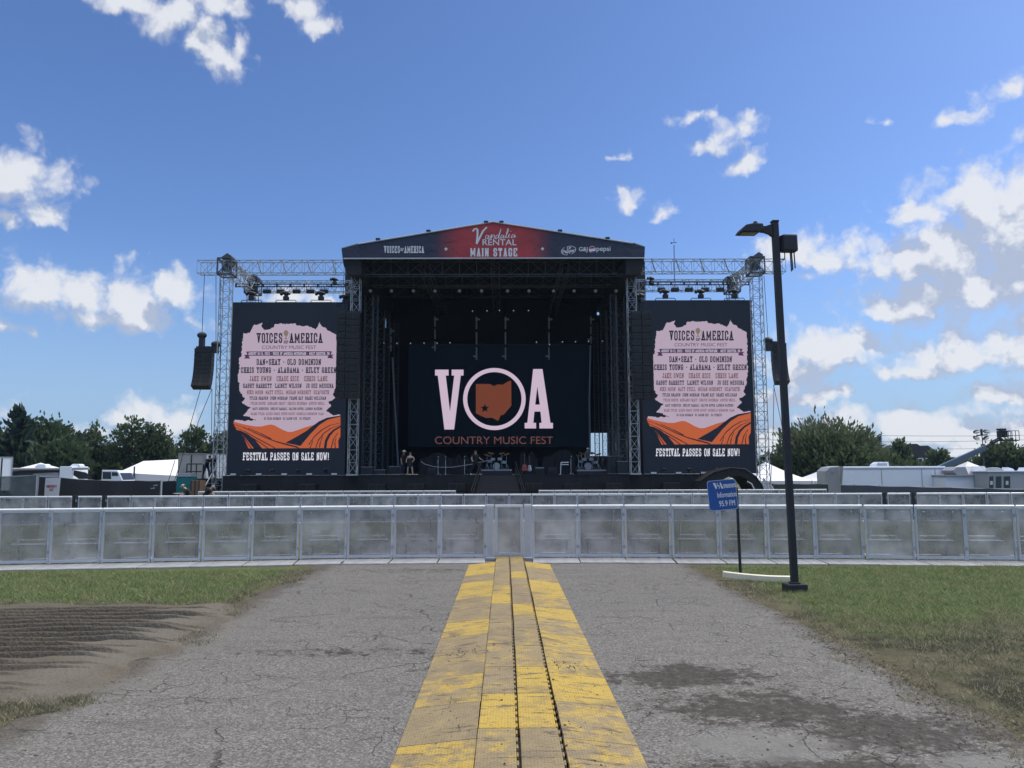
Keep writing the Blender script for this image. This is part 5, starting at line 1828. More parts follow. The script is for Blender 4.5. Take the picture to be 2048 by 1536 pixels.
for px, py, Y, lab in ((669, 573, 61.6, 'standing on the left light pipe near the roof'), (1303, 571, 61.6, 'standing on the right light pipe near the roof'), (690, 612, 57.6, 'between left screen top and roof column'), (1283, 609, 57.6, 'between right screen top and roof column')):
    o = dup(mh, P(px, py, Y), R(25), f'black moving head light {lab}', None, .85 if px in (669, 1303) else 1.0)
for i, (px, lab) in enumerate(((497, 'first'), (545, 'second'), (598, 'third'), (651, 'fourth'))):
    dup(mh, Vector((P(px, 950, 56.9).x, 56.9, DECK)), R(20 * i), f'black moving head on the deck before the left screen, {lab} from the left', None, .55)
for i, (px, lab) in enumerate(((1328, 'first'), (1380, 'second'), (1434, 'third'))):
    dup(mh, Vector((P(px, 950, 56.9).x, 56.9, DECK)), R(30 * i), f'black moving head on the deck before the right screen, {lab} from the left', None, .55)
fl = None
for side, xs_ in (('left', (467, 518, 569, 619, 669)), ('right', (1307, 1357, 1407))):
    for i, px in enumerate(xs_):
        p = P(px, 950, 56.3); p.z = DECK
        if fl is None:
            fl = o = thing('floor_light', '', 'floor light', p)
            q = MB(); q.box((0, 0, .10), (.44, .16, .17)); q.build('lamp_housing', M['black_plastic'], fl, bevel=.012)
            q = MB(); q.box((0, -.084, .105), (.40, .01, .13)); q.build('lens', M['pale_lens'], fl)
        else:
            o = dup(fl, p)
        tag(o, f'small grey-faced floor light before the {side} screen, {ORD[i]} from the left', None, 'floor lights before the screens')

# ------------------------------------------------------------------ lights and pipes inside the roof
lit = glow('lit_lamp', (190, 200, 220), 1.0)
dim = mat('frosted_lens', (.42, .45, .48), .35, 0, .1, 5)
sl_ = None
for i, px in enumerate((741, 783, 827, 870, 919, 963, 1015, 1058, 1107, 1148, 1191, 1232)):
    p = P(px, 582, 58.3)
    if sl_ is None:
        sl_ = o = thing('stage_light', '', 'stage light', p)
        q = MB(); q.lathe((0, 0, 0), [(.02, -.1), (.12, -.06), (.135, .02), (.13, .2), (.06, .28)], 14, axis='Y'); q.build('lamp_housing', M['black_plastic'], sl_, smooth=40)
        q = MB(); q.ball((0, -.05, 0), (.125, .09, .125), 12, 8); q.build('lens', dim, sl_, smooth=60)
        q = MB(); q.tube([(-.17, .1, 0), (-.17, .1, .25), (.17, .1, .25), (.17, .1, 0)], .02, 5); q.build('yoke', M['black_plastic'], sl_)
    else:
        o = dup(sl_, p)
    tag(o, f'round frosted stage light on the front roof truss, {ORD[i]} from the left', None, 'round lights on the front roof truss')
sp_ = None
for rowname, row in (('upper', ((945, 622), (974, 621.5), (999, 621), (1027, 621), (1057, 621))), ('lower left', ((768, 686), (794, 686.5), (821, 686.5), (848, 686), (874, 686), (900, 685.5))), ('lower right', ((1073, 684), (1099, 689), (1125, 683.5), (1151, 683.5), (1177, 682.5), (1205, 682)))):
    for i, (px, py) in enumerate(row):
        p = P(px, py, 64)
        if sp_ is None:
            sp_ = o = thing('spot_light', '', 'stage light', p)
            q = MB(); q.lathe((0, 0, 0), [(.05, 0), (.09, .02), (.09, .25), (.04, .3)], 10, axis='Y'); q.build('lamp_housing', M['black_plastic'], sp_)
            q = MB(); q.ball((0, -.005, 0), (.034, .02, .034), 10, 6); q.build('lens', lit, sp_)
        else:
            o = dup(sp_, p)
        tag(o, f'tiny lit spot light in the {rowname} row inside the stage, {ORD[i]} from the left', None, 'lit spots inside the stage')
ht = None
for i, (px, y0, y1) in enumerate(((782, 655, 705), (870, 632, 706), (953, 632, 724), (1011, 632, 724), (1098, 632, 724), (1182, 632, 690))):
    a_, b_ = P(px, y0, 67.5), P(px, y1, 67.5)
    o = thing('hanging_light_tube', f'dim upright light tube hanging inside the stage, {ORD[i]} from the left', 'light tube', b_, group='light tubes hung inside the stage')
    n_ = 3
    for k in range(n_):
        u, w_ = k / n_ + .02, (k + 1) / n_ - .05
        q = MB(); q.tube([a_.lerp(b_, u), a_.lerp(b_, w_)], .075, 8); q.build('tube', M['hop_grey'], o, world=True, smooth=50)
    q = MB(); q.box(a_ + Vector((.1, 0, -.3)), (.38, .2, .14)); q.box(b_ + Vector((-.1, 0, .5)), (.36, .2, .12)); q.build('driver_box', M['hop_grey'], o, world=True)
    q = MB(); q.tube([a_, a_ + Vector((0, 0, 1.5))], .02, 5); q.build('hanger', M['cable'], o, world=True)
for lab, pts in (('leaning grey pipe at the left of the back screen', ((785, 715), (789, 800), (797, 945))), ('upright grey pipe at the right of the back screen', ((1181, 690), (1179, 800), (1180, 905)))):
    o = thing('drape_pipe', lab, 'pipe', P(*pts[-1], 67), group='pipes beside the back screen')
    q = MB(); q.tube([P(x, y, 67) for x, y in pts], .085, 8); q.build('pipe', M['hop_grey'], o, world=True, smooth=50)
    q = MB(); q.box(P(*pts[-1], 67), (.5, .5, .06)); q.build('foot', M['black_paint'], o, world=True)

# black draped arch at the right end of the deck
ar = thing('draped_arch', 'black fabric arch sloping to the ground right of the right screen', 'draped arch', (P(1470, 985, 55).x, 55, GS))
out_ = [(1396, 985), (1400, 962), (1428, 944), (1462, 935.5), (1490, 938), (1512, 953), (1524, 970), (1529, 985)]
inn = [(1512, 985), (1506, 972), (1494, 958), (1478, 951.5), (1458, 953), (1440, 962), (1432, 985)]
q = MB(); q.prism([P(x, y, 54.2) for x, y in out_ + inn], (0, 3.2, 0))
ao = q.build('arch_shell', M['black_cloth'], ar, world=True)
q = MB()
for k in range(4):
    q.tube([P(x, y + 1.5, 54.2 - .02) + Vector((0, k * .8, .04)) for x, y in out_[1:]], .05, 6)
q.build('hoop', M['black_paint'], ar, world=True, smooth=60)
q = MB(); q.tube([P(1494, 963, 54), P(1503, 968, 53.9), (P(1508, 978, 53.8)), P(1511, 990, 53.8)], .05, 6); q.build('white_hose', M['hop_grey'], ar, world=True)
# ------------------------------------------------------------------ people
def skin_mesh(joints, bones, root, sub=2):
    """one continuous skinned surface from joints {name: (pos, radius)}"""
    names = list(joints)
    me = bpy.data.meshes.new('s')
    me.from_pydata([joints[n][0] for n in names], [(names.index(a), names.index(b)) for a, b in bones], [])
    ob = bpy.data.objects.new('s', me)
    COL.objects.link(ob)
    md = ob.modifiers.new('skin', 'SKIN')
    md.use_smooth_shade = True
    sv = me.skin_vertices[0].data
    for i, n in enumerate(names):
        r_ = joints[n][1]
        sv[i].radius = (r_, r_) if isinstance(r_, (int, float)) else r_
        sv[i].use_root = n == root
    ss = ob.modifiers.new('sub', 'SUBSURF')
    ss.levels = ss.render_levels = sub
    bpy.context.view_layer.update()
    out = bpy.data.meshes.new_from_object(ob.evaluated_get(bpy.context.evaluated_depsgraph_get()))
    bpy.data.objects.remove(ob, do_unlink=True)
    return out


def link_mesh(name, me, m_, parent):
    me.name = name
    me.materials.clear()
    me.materials.append(m_)
    o = bpy.data.objects.new(name, me)
    COL.objects.link(o)
    o.parent = parent
    return o


def person(label, loc, rz, h=1.76, top='cloth_black', legs='denim', skin='skin', hat=None, hair='hair', bare_legs=False, dress=False, lean=0.0, armL=None, armR=None, step=.12, female=False, knee=0.0, sleeve='upper', shoes='cloth_black', headset=False):
    """figure facing -Y; lean bends the trunk forward at the hips (radians); arms are (elbow, wrist) offsets from the shoulder"""
    s = h / 1.76
    o = thing('person', label, 'person', loc, rz)
    ca, sa = math.cos(lean), math.sin(lean)

    def up(x, y, z):          # trunk point, rotated about the hips at z=.93
        dz = z - .93
        return Vector((x * s, (y * ca - dz * sa) * s, (.93 + dz * ca + y * sa) * s))
    sw_ = .165 if female else .19
    J = {'pelvis': (up(0, 0, .96), .135 * s), 'waist': (up(0, 0, 1.12), (.105 if female else .125) * s), 'chest': (up(0, 0, 1.32), (.125 if female else .145) * s), 'neckb': (up(0, .01, 1.46), .07 * s), 'neck': (up(0, 0, 1.52), .055 * s),
         'chin': (up(0, -.012, 1.575), .062 * s), 'head': (up(0, -.005, 1.66), .092 * s), 'crown': (up(0, 0, 1.735), .062 * s)}
    B = [('pelvis', 'waist'), ('waist', 'chest'), ('chest', 'neckb'), ('neckb', 'neck'), ('neck', 'chin'), ('chin', 'head'), ('head', 'crown')]
    fingers = []
    for sd_, nm, arm in ((-1, 'L', armL), (1, 'R', armR)):
        hip = Vector((sd_ * .095 * s, 0, .90 * s))
        kn = Vector((sd_ * (.10 + step * .4) * s, (-.03 - knee * sd_ * .2) * s, .49 * s))
        an = Vector((sd_ * (.10 + step * .7) * s, (.02 - knee * sd_ * .3) * s, .08 * s))
        toe = an + Vector((sd_ * .03, -.19, -.045)) * s
        J.update({'hip' + nm: (hip, .095 * s), 'knee' + nm: (kn, .062 * s), 'calf' + nm: (kn.lerp(an, .35) + Vector((0, .015, 0)), .058 * s), 'ank' + nm: (an, .042 * s), 'toe' + nm: (toe, (.045 * s, .03 * s))})
        B += [('pelvis', 'hip' + nm), ('hip' + nm, 'knee' + nm), ('knee' + nm, 'calf' + nm), ('calf' + nm, 'ank' + nm), ('ank' + nm, 'toe' + nm)]
        sh = up(sd_ * sw_, 0, 1.42)
        if arm is None:
            el, wr = sh + Vector((sd_ * .05, .03, -.29)) * s, sh + Vector((sd_ * .07, -.06, -.53)) * s
        else:
            el, wr = sh + Vector(arm[0]) * s, sh + Vector(arm[1]) * s
        d = (wr - el).normalized()
        palm = wr + d * .085 * s
        J.update({'sh' + nm: (sh, .066 * s), 'el' + nm: (el, .043 * s), 'wr' + nm: (wr, .029 * s), 'palm' + nm: (palm, (.040 * s, .018 * s))})
        B += [('chest', 'sh' + nm), ('sh' + nm, 'el' + nm), ('el' + nm, 'wr' + nm), ('wr' + nm, 'palm' + nm)]
        side = d.cross(Vector((0, 0, 1)) if abs(d.z) < .8 else Vector((0, 1, 0))).normalized()
        for k, ln in enumerate((.062, .074, .070, .056)):
            b0 = palm + side * (k - 1.5) * .019 * s - d * .01
            b1 = b0 + (d + Vector((0, -.1, -.15))) * ln * .55 * s
            b2 = b1 + (d + Vector((0, -.25, -.5))).normalized() * ln * .5 * s
            fingers.append(([b0, b1, b2], [.0095 * s, .0085 * s, .007 * s]))
        t0 = wr + d * .03 + side * -.03 * s
        fingers.append(([t0, t0 + (d * .6 - side * .6) * .05 * s, t0 + (d * 1.3 - side * .75) * .06 * s], [.012 * s, .0105 * s, .008 * s]))
    me = skin_mesh(J, B, 'pelvis')
    skin0 = me.copy()
    q = MB()
    for pts, rr in fingers:
        q.tube(pts, rr, 6)
    hc = up(0, -.005, 1.655)
    hr = Matrix.Rotation(lean * .6, 3, 'X')
    fz = lambda x, y, z: hc + hr @ (Vector((x, y, z)) * s)
    q.ball(fz(0, -.105, -.015), (.014 * s, .022 * s, .024 * s), 8, 6)            # nose
    for sx in (-1, 1):
        q.ball(fz(sx * .088, .005, -.01), (.014 * s, .025 * s, .033 * s), 8, 6)  # ears
    bm = bmesh.new(); bm.from_mesh(me)
    tmp = bpy.data.meshes.new('t'); tmp.from_pydata(q.v, [], q.f)
    bm.from_mesh(tmp); bpy.data.meshes.remove(tmp)
    for f in bm.faces: f.smooth = True
    bm.to_mesh(me); bm.free()
    link_mesh('body', me, M[skin], o)
    q = MB()
    for sx in (-1, 1):
        q.ball(fz(sx * .034, -.088, .012), (.012 * s, .008 * s, .008 * s), 8, 6)
    q.ball(fz(0, -.092, -.062), (.026 * s, .008 * s, .007 * s), 8, 6)
    q.build('face_features', M['hair'], o)
    # clothes: the body's own surface pushed out along its normals, cut by the nearest bone
    segs = {bo: (J[bo[0]][0], J[bo[1]][0]) for bo in B}

    def near(c):
        best, bd = None, 9e9
        for bo, (p0, p1) in segs.items():
            d_ = p1 - p0
            u = max(0, min(1, (c - p0).dot(d_) / max(d_.length_squared, 1e-9)))
            r_ = [J[n_][1] if isinstance(J[n_][1], float) else J[n_][1][0] for n_ in bo]
            dist = (c - p0 - d_ * u).length / (r_[0] * (1 - u) + r_[1] * u)
            if dist < bd: best, bd, bu = bo, dist, u
        return best, bu

    def garment(name, keep, off, m_):
        vs = [(v.co + v.normal * off * s) for v in skin0.vertices]
        fs = [tuple(p.vertices) for p in skin0.polygons if keep(*tags[p.index], p.center)]
        g_ = bpy.data.meshes.new(name)
        g_.from_pydata(vs, [], fs)
        g_.shade_smooth()
        bm_g = bmesh.new(); bm_g.from_mesh(g_)
        bmesh.ops.delete(bm_g, geom=[v for v in bm_g.verts if not v.link_faces], context='VERTS')
        bm_g.to_mesh(g_); bm_g.free()
        return link_mesh(name, g_, m_, o)
    tags = [near(p.center) for p in skin0.polygons]
    trunk = {('pelvis', 'waist'), ('waist', 'chest'), ('chest', 'neckb'), ('chest', 'shL'), ('chest', 'shR')}
    top_f = lambda bo, u, c: (bo in trunk and not (bo == ('chest', 'neckb') and u > .8)) or (bo[0][:2] == 'sh' and bo[1][:2] == 'el' and (u < .62 or sleeve == 'long')) or (sleeve == 'long' and bo[0][:2] == 'el' and u < .9)
    if dress:
        garment('dress', lambda bo, u, c: bo == ('pelvis', 'waist') or (bo == ('waist', 'chest') and u < .92 and c.z < 1.38 * s) or (bo[0] == 'pelvis' and u < .5), .014, M[top])
        q = MB(); q.lathe((0, 0, 0), [(.150 * s, 1.06 * s), (.172 * s, .93 * s), (.195 * s, .78 * s), (.215 * s, .66 * s)], 20); q.build('skirt', M[top], o, smooth=50)
    else:
        garment('shirt', top_f, .018, M[top])
    if not bare_legs:
        garment('trousers', lambda bo, u, c: bo[0][:3] in ('hip', 'kne', 'cal') and not (bo[1][:3] == 'toe') or (bo[0] == 'pelvis' and bo[1] != 'waist') or (bo == ('pelvis', 'waist') and u < .35), .014, M[legs])
    for nm in 'LR':
        q = MB(); a_, t_ = J['ank' + nm][0], J['toe' + nm][0]
        q.ball(a_.lerp(t_, .45) + Vector((0, 0, -.022 * s)), (.052 * s, .135 * s, .048 * s), 10, 6); q.build('shoe', M[shoes], o, smooth=60)
    q = MB()
    if hat == 'cowboy':
        q.lathe(fz(0, 0, .06), [(.18 * s, -.012), (.185 * s, 0), (.105 * s, .01), (.10 * s, .085), (.07 * s, .11), (.01, .10)], 18); q.build('hat', M['straw'], o, smooth=50)
    elif hat:
        q.ball(fz(0, 0, .045), (.102 * s, .115 * s, .075 * s), 14, 8, 0, hr); q.box(fz(0, -.14, .04), (.15 * s, .10 * s, .014 * s), 0, hr); q.build('cap', M[hat], o, smooth=50)
    if hair and hat != 'cowboy':
        q = MB(); q.ball(fz(0, .018, .025), (.098 * s, .108 * s, .095 * s), 14, 10, 0, hr)
        if female: q.ball(fz(0, .07, -.10), (.10 * s, .06 * s, .17 * s), 12, 8, 0, hr)
        q.build('hair', M[hair], o, smooth=60)
    if headset:
        q = MB(); q.tube([fz(.105, 0, -.01), fz(.09, 0, .10), fz(0, 0, .135), fz(-.09, 0, .10), fz(-.105, 0, -.01)], .014 * s, 6); q.ball(fz(.1, 0, -.01), .035 * s, 8, 6); q.ball(fz(-.1, 0, -.01), .035 * s, 8, 6); q.build('headphones', M['hop_grey'], o, smooth=60)
    return o


def at(px, py, Y, z=None):
    p = P(px, py, Y)
    if z is not None: p.z = z
    return p


person('person in a white cowboy hat and dark clothes turned to the woman on stage', at(804, 950, 57.4, DECK), R(60), 1.78, hat='cowboy', lean=.22, armR=((.12, -.16, -.22), (.16, -.38, -.16)))
person('woman in a short black dress with bare legs standing on stage', at(820, 950, 57.0, DECK), R(-10), 1.68, skin='skin2', bare_legs=True, dress=True, female=True, step=.16, armL=((-.14, .02, -.24), (-.10, -.14, -.36)), armR=((.16, .04, -.22), (.10, -.12, -.34)))
person('person in black with pale shoes striding beside the stage ramp top', at(951, 946, 57.2, DECK), R(35), 1.80, legs='cloth_black', skin='skin2', step=.3, knee=.5, shoes='white_sheet', armL=((-.16, -.02, -.24), (-.22, -.2, -.38)), armR=((.16, 0, -.24), (.26, -.16, -.34)))
person('person in a white cap and dark shirt behind the right drum riser', at(1174, 944, 60.5, DECK + .25), R(40), 1.80, hat='white_sheet', top='cloth_grey', lean=.15)
def figures_left():
    p = P(362, 958, 41.5)
    person('person in a tan cap and black shirt leaning over the barrier to the left', Vector((P(383, 990, 41.5).x, 41.5, gz(41))), R(-72), 1.72, hat='tan_cap', skin='skin2', lean=.62, sleeve='upper', armL=((-.05, -.22, -.22), (-.02, -.52, -.20)), armR=((.06, -.14, -.26), (.03, -.36, -.36)), knee=.3)
    person('person in a black printed shirt and headphones bending beside the tower foot', Vector((P(407, 990, 43).x, 43, gz(43))), R(110), 1.74, lean=.72, hair=None, headset=True, armL=((-.06, -.16, -.25), (-.03, -.34, -.40)), armR=((.06, -.16, -.25), (.03, -.30, -.42)))
    z = P(412, 957, 57.3).z
    person('person in dark clothes climbing the steps by the tower, bent forward', Vector((P(412, 957, 57.3).x, 57.3, z)), R(55), 1.75, lean=.5, sleeve='long', armL=((-.05, -.2, -.2), (-.02, -.42, -.22)), armR=((.05, -.2, -.2), (.02, -.42, -.22)), knee=.5)
    person('person in dark clothes standing right behind the tower steps', Vector((P(426, 955, 59).x, 59, z)), R(-20), 1.80, sleeve='long', armR=((.12, -.2, -.05), (.22, -.3, .16)))
    st = thing('access_steps', 'dark railed platform with steps left of the left truss tower', 'steps', Vector((P(408, 975, 57.4).x, 57.4, GS)))
    q = MB(); a_, b_ = P(380, 957, 57.4), P(434, 957, 57.4)
    q.bx(a_.x, b_.x, 56.7, 59.6, z - .10, z - .004); q.bx(a_.x + .5, b_.x, 56.9, 59.4, GS, z - .11); q.build('platform', M['black_paint'], st, world=True)
    q = MB()
    for y in (56.75,):
        for zz in (.5, 1.05): q.tube([(a_.x, y, z + zz), (b_.x - .9, y, z + zz)], .045, 6)
        for u in (0, .35, .6): q.tube([(a_.x + u * (b_.x - a_.x), y, z), (a_.x + u * (b_.x - a_.x), y, z + 1.05)], .045, 6)
    q.build('railing', M['black_paint'], st, world=True)
    q = MB()
    for k in range(5): q.bx(b_.x - .4, b_.x + .4, 55.4 + k * .28, 55.7 + k * .28, GS + (z - GS) * (k + 1) / 6 - .05, GS + (z - GS) * (k + 1) / 6)
    q.tube([(b_.x - .3, 55.3, GS + .9), (b_.x + .2, 56.8, z + 1.0)], .05, 6, 0)
    q.build('stair_flight', M['alu_truss'], st, world=True)


figures_left()

# ------------------------------------------------------------------ instruments and gear on the stage
def drum_kit(label, loc, shell):
    o = thing('drum_kit', label, 'drum kit', loc)
    q = MB(); q.lathe((0, -.25, .30), [(.27, 0), (.28, .02), (.28, .42), (.27, .44)], 20, axis='Y'); q.build('bass_drum', M[shell], o, smooth=40)
    for x, y, z, r_ in ((-.28, -.1, .72, .16), (.26, -.1, .74, .17), (.55, .25, .50, .21), (-.5, .25, .58, .18)):
        q = MB(); q.lathe((x, y, z), [(r_, 0), (r_ + .01, .01), (r_ + .01, .2), (r_, .21)], 16); q.build('tom_drum', M[shell], o, smooth=40)
    for x, y, z, t in ((-.75, 0, 1.15, .3), (.8, .05, 1.22, -.3), (-.45, .45, 1.32, .2), (.42, .5, 1.3, -.2)):
        q = MB(); q.lathe((0, 0, 0), [(.24, -.01), (.23, 0), (.05, .025), (.01, .03)], 18)
        c = q.build('cymbal', M['brass'], o, smooth=60); c.location = (x, y, z); c.rotation_euler = (.25, t, 0)
        q = MB(); q.tube([(x, y, z), (x * .95, y, .5), (x, y, .05)], .012, 5); q.tube([(x - .2, y - .15, 0), (x, y, .45)], .011, 5); q.tube([(x + .2, y - .15, 0), (x, y, .45)], .011, 5); q.build('stand', M['chrome'], o)
    q = MB(); q.lathe((0, .7, .45), [(.17, 0), (.18, .08), (.05, .09)], 14); q.tube([(0, .7, .45), (0, .7, 0)], .02, 6); q.build('stool', M['black_plastic'], o)
    return o


def riser(label, px0, px1, py, Y, h):
    a_, b_ = P(px0, py, Y), P(px1, py, Y)
    o = thing('drum_riser', label, 'riser', ((a_.x + b_.x) / 2, Y, DECK))
    q = MB(); q.bx(a_.x, b_.x, Y, Y + 2.4, DECK, DECK + h - .05); q.build('riser_body', M['black_paint'], o, world=True)
    q = MB(); q.bx(a_.x, b_.x, Y - .02, Y + .1, DECK + h - .05, DECK + h + .06); q.build('pale_edge', M['hop_grey'], o, world=True)
    return o


riser('low riser with pale front edge holding the clear drums', 962, 1024, 945, 59.5, .35)
drum_kit('clear-shelled drum kit on the riser behind the stage ramp', at(993, 940, 61, DECK + .36), 'pale_shell')
riser('long riser with pale front edge at the right of the stage', 1154, 1222, 944, 58.5, .3)
drum_kit('silver drum kit at the right end of the stage', at(1176, 940, 59.8, DECK + .31), 'hop_grey')


def guitar(label, loc, rz, m_):
    o = thing('guitar', label, 'guitar', loc, rz)
    sh = [(0, 0), (.12, .01), (.17, .08), (.16, .16), (.11, .22), (.13, .30), (.11, .37), (.05, .40)]
    pts = [(x, z) for x, z in sh] + [(-x, z) for x, z in reversed(sh[1:])]
    q = MB(); q.prism([(x, -.03, .22 + z) for x, z in pts], (0, .07, 0)); q.build('guitar_body', M[m_], o, bevel=.012)
    q = MB(); q.box((0, -.01, .86), (.05, .03, .52)); q.box((0, 0, 1.16), (.08, .02, .14)); q.build('neck', M['bark'], o)
    q = MB()
    for sx in (-1, 1): q.tube([(sx * .2, -.15, 0), (0, .1, .55)], .012, 5)
    q.tube([(0, .3, 0), (0, .1, .55), (0, .05, 1.0)], .012, 5); q.build('stand', M['black_plastic'], o)
    return o


guitar('red guitar on a stand right of the stage ramp', at(1049, 945, 57.6, DECK), R(8), 'red_wood').scale = (1.25, 1.25, 1.25)
guitar('white guitar on a stand beside the red one', at(1059, 945, 57.8, DECK), R(-50), 'white_sheet').scale = (1.15, 1.15, 1.15)
am = None
for px, lab, m_ in ((1079.5, 'guitar amplifier with a pale top right of the guitars', 'hop_grey'), (1105, 'dark guitar amplifier left of the metal keyboard stand', 'black_paint'), (864, 'dark floor amplifier left of the microphone stands', 'black_paint')):
    o = thing('guitar_amplifier', lab, 'amplifier', at(px, 945, 57.9, DECK), 0, 'amplifiers on the stage floor')
    q = MB(); q.box((0, 0, .24), (.62, .34, .46)); q.build('cabinet', M['black_plastic'], o, bevel=.02)
    q = MB(); q.box((0, -.175, .2), (.54, .02, .32)); q.build('grille', M['black_grille'], o)
    q = MB(); q.box((0, 0, .51), (.64, .36, .07)); q.build('top_panel', M[m_], o)
ks = thing('keyboard_stand', 'chrome keyboard stand with two short tiers right of the amplifiers', 'stand', at(1128, 946, 58, DECK))
q = MB(); q.tube([(-.26, 0, 0), (-.22, 0, .85)], .05, 6); q.tube([(-.22, 0, .85), (.30, 0, .95)], .02, 6); q.box((.05, 0, .90), (.60, .3, .07)); q.box((.07, 0, .74), (.54, .28, .06)); q.box((-.3, 0, .02), (.2, .5, .04)); q.build('stand_frame', M['chrome'], ks)
for px, lab in ((876, 'upright microphone stand left of the roped cable'), (891, 'pale microphone stand under the first letter of the logo'), (929, 'microphone stand left of the striding person'), (1142, 'pale tipped microphone stand right of the keyboard stand')):
    o = thing('microphone_stand', lab, 'microphone stand', at(px, 949, 57.6, DECK), 0, 'microphone stands')
    q = MB(); q.tube([(0, 0, 0), (0, 0, 1.15)], .018, 6); q.tube([(0, 0, 1.15), (.02, -.22, 1.3)], .014, 6)
    for k in range(3): q.tube([(0, 0, .12), (.28 * math.cos(k * 2.1), .28 * math.sin(k * 2.1), .01)], .012, 5)
    q.build('stand_pole', M['chrome'], o)
    q = MB(); q.ball((.02, -.25, 1.32), .045, 8, 6); q.build('microphone', M['hop_grey'], o)
rc = thing('rope_barrier', 'pale cable swagged between low stands across the stage', 'cable', at(890, 945, 58.2, DECK))
q = MB(); q.tube([P(x, y, 58.2) for x, y in ((842, 923), (849, 928), (866, 933), (880, 934.5), (905, 934.5), (925, 931.5), (946, 928), (962, 924), (990, 919))], .03, 6); q.build('cable', M['hop_grey'], rc, world=True, smooth=60)
q = MB()
for x, y in ((843, 923), (878, 934), (923, 931), (989, 919)):
    p = P(x, y, 58.2); q.tube([(p.x, 58.2, DECK), p], .02, 5)
q.build('stand', M['black_paint'], rc, world=True)
for i, (px0, px1, py0, lab, seed) in enumerate(((838, 905, 906, 'wide heap of gear under black sheets left of the drums', 3), (905, 945, 908, 'upright gear under a black sheet behind the striding person', 5), (1040, 1075, 903, 'gear under a black sheet behind the guitars', 7), (1085, 1150, 899, 'wide row of cases under a black sheet at right of stage', 9), (1195, 1222, 915, 'black covered rack at the right end of the stage', 11))):
    a_, b_ = P(px0, py0, 62.5), P(px1, py0, 62.5)
    o = thing('covered_gear', lab, 'covered gear', ((a_.x + b_.x) / 2, 62.5, DECK), 0, 'gear under black sheets')
    r2 = random.Random(seed)
    n_ = 16; m2 = 8
    vs, fs = [], []
    for j in range(m2 + 1):
        for k in range(n_ + 1):
            u, v = k / n_, j / m2
            hgt = (a_.z - DECK) * (.72 + .28 * math.sin(u * 3.1 * (1 + seed % 3) + seed) ** 2)
            prof_ = min(1, v * 3.2) if v < .5 else 1
            out__ = (1 - min(1, v * 2)) * .35
            vs.append((a_.x + (b_.x - a_.x) * u + r2.uniform(-.06, .06), 62.5 - out__ + max(0, v - .5) * 3 + r2.uniform(-.1, .1), DECK + hgt * prof_ * (1 - .15 * max(0, v - .5)) * (1 if 0 < k < n_ else .75)))
    for j in range(m2):
        for k in range(n_):
            fs.append((j * (n_ + 1) + k, j * (n_ + 1) + k + 1, (j + 1) * (n_ + 1) + k + 1, (j + 1) * (n_ + 1) + k))
    q = MB(); q.add(vs, fs); q.build('black_sheet', M['black_cloth'], o, world=True, smooth=50)
for px, w_, h_, Y, lab in ((736, .9, .55, 57.2, 'black road case by the left roof columns'), (757, 1.1, .35, 57.4, 'low black road case left of the persons on stage'), (792, 1.0, .6, 58.5, 'black road case behind the hatted person'), (1229, 1.1, 1.3, 58.2, 'tall black road case at the right roof columns'), (1246, .8, .9, 57.3, 'black road case before the right roof column')):
    o = thing('road_case', lab, 'road case', at(px, 946, Y, DECK), R(rnd.uniform(-8, 8)), 'road cases on the stage')
    q = MB(); q.box((0, 0, h_ / 2 + .06), (w_, .6, h_)); q.build('case_body', M['black_plastic'], o, bevel=.015)
    q = MB()
    for z in (.07, h_ + .05): q.box((0, 0, z), (w_ + .012, .612, .025))
    q.build('metal_edge', M['alu_truss'], o)
    for sx in (-1, 1):
        q = MB(); q.lathe((sx * w_ * .38, -.22, .04), [(.035, -.02), (.04, 0), (.035, .02)], 10, axis='X'); q.build('caster', M['rubber'], o)

# ------------------------------------------------------------------ left background
def bg(px, Y):
    return Vector((P(px, 960, Y).x, Y, gz(Y)))


def panel_fence(name, label, pts, tops, mat_, Y=None, posts=True, mesh_name='windscreen'):
    """pts: pixel x positions, tops: pixel y of the top edge, Y: depth(s)"""
    Ys_ = Y if isinstance(Y, (list, tuple)) else [Y] * len(pts)
    w = [P(x, y, yy) for x, y, yy in zip(pts, tops, Ys_)]
    o = thing(name, label, 'fence', (w[0].x, Ys_[0], gz(Ys_[0])))
    q = MB()
    for a_, b_ in zip(w, w[1:]):
        n_ = max(2, int((b_ - a_).length / .3))
        for k in range(n_):
            u0, u1 = k / n_, (k + 1) / n_
            p0, p1 = a_.lerp(b_, u0), a_.lerp(b_, u1)
            s0, s1 = (.05 * math.sin(p0.x * 3.1), .05 * math.sin(p1.x * 3.1))
            g0, g1 = gz(p0.y), gz(p1.y)
            q.poly([(p0.x, p0.y + s0, g0), (p1.x, p1.y + s1, g1), (p1.x, p1.y + s1 * .3, p1.z + s1 * .5), (p0.x, p0.y + s0 * .3, p0.z + s0 * .5)])
    q.build(mesh_name, mat_, o, world=True, smooth=60)
    if posts:
        for p in w:
            q = MB(); q.tube([(p.x, p.y + .08, gz(p.y)), (p.x, p.y + .08, p.z + .08)], .03, 6); q.build('post', M['alu_truss'], o, world=True)
        q = MB()
        for a_, b_ in zip(w, w[1:]): q.tube([a_ + Vector((0, .08, 0)), b_ + Vector((0, .08, 0))], .025, 5)
        q.build('top_rail', M['alu_truss'], o, world=True)
    return o


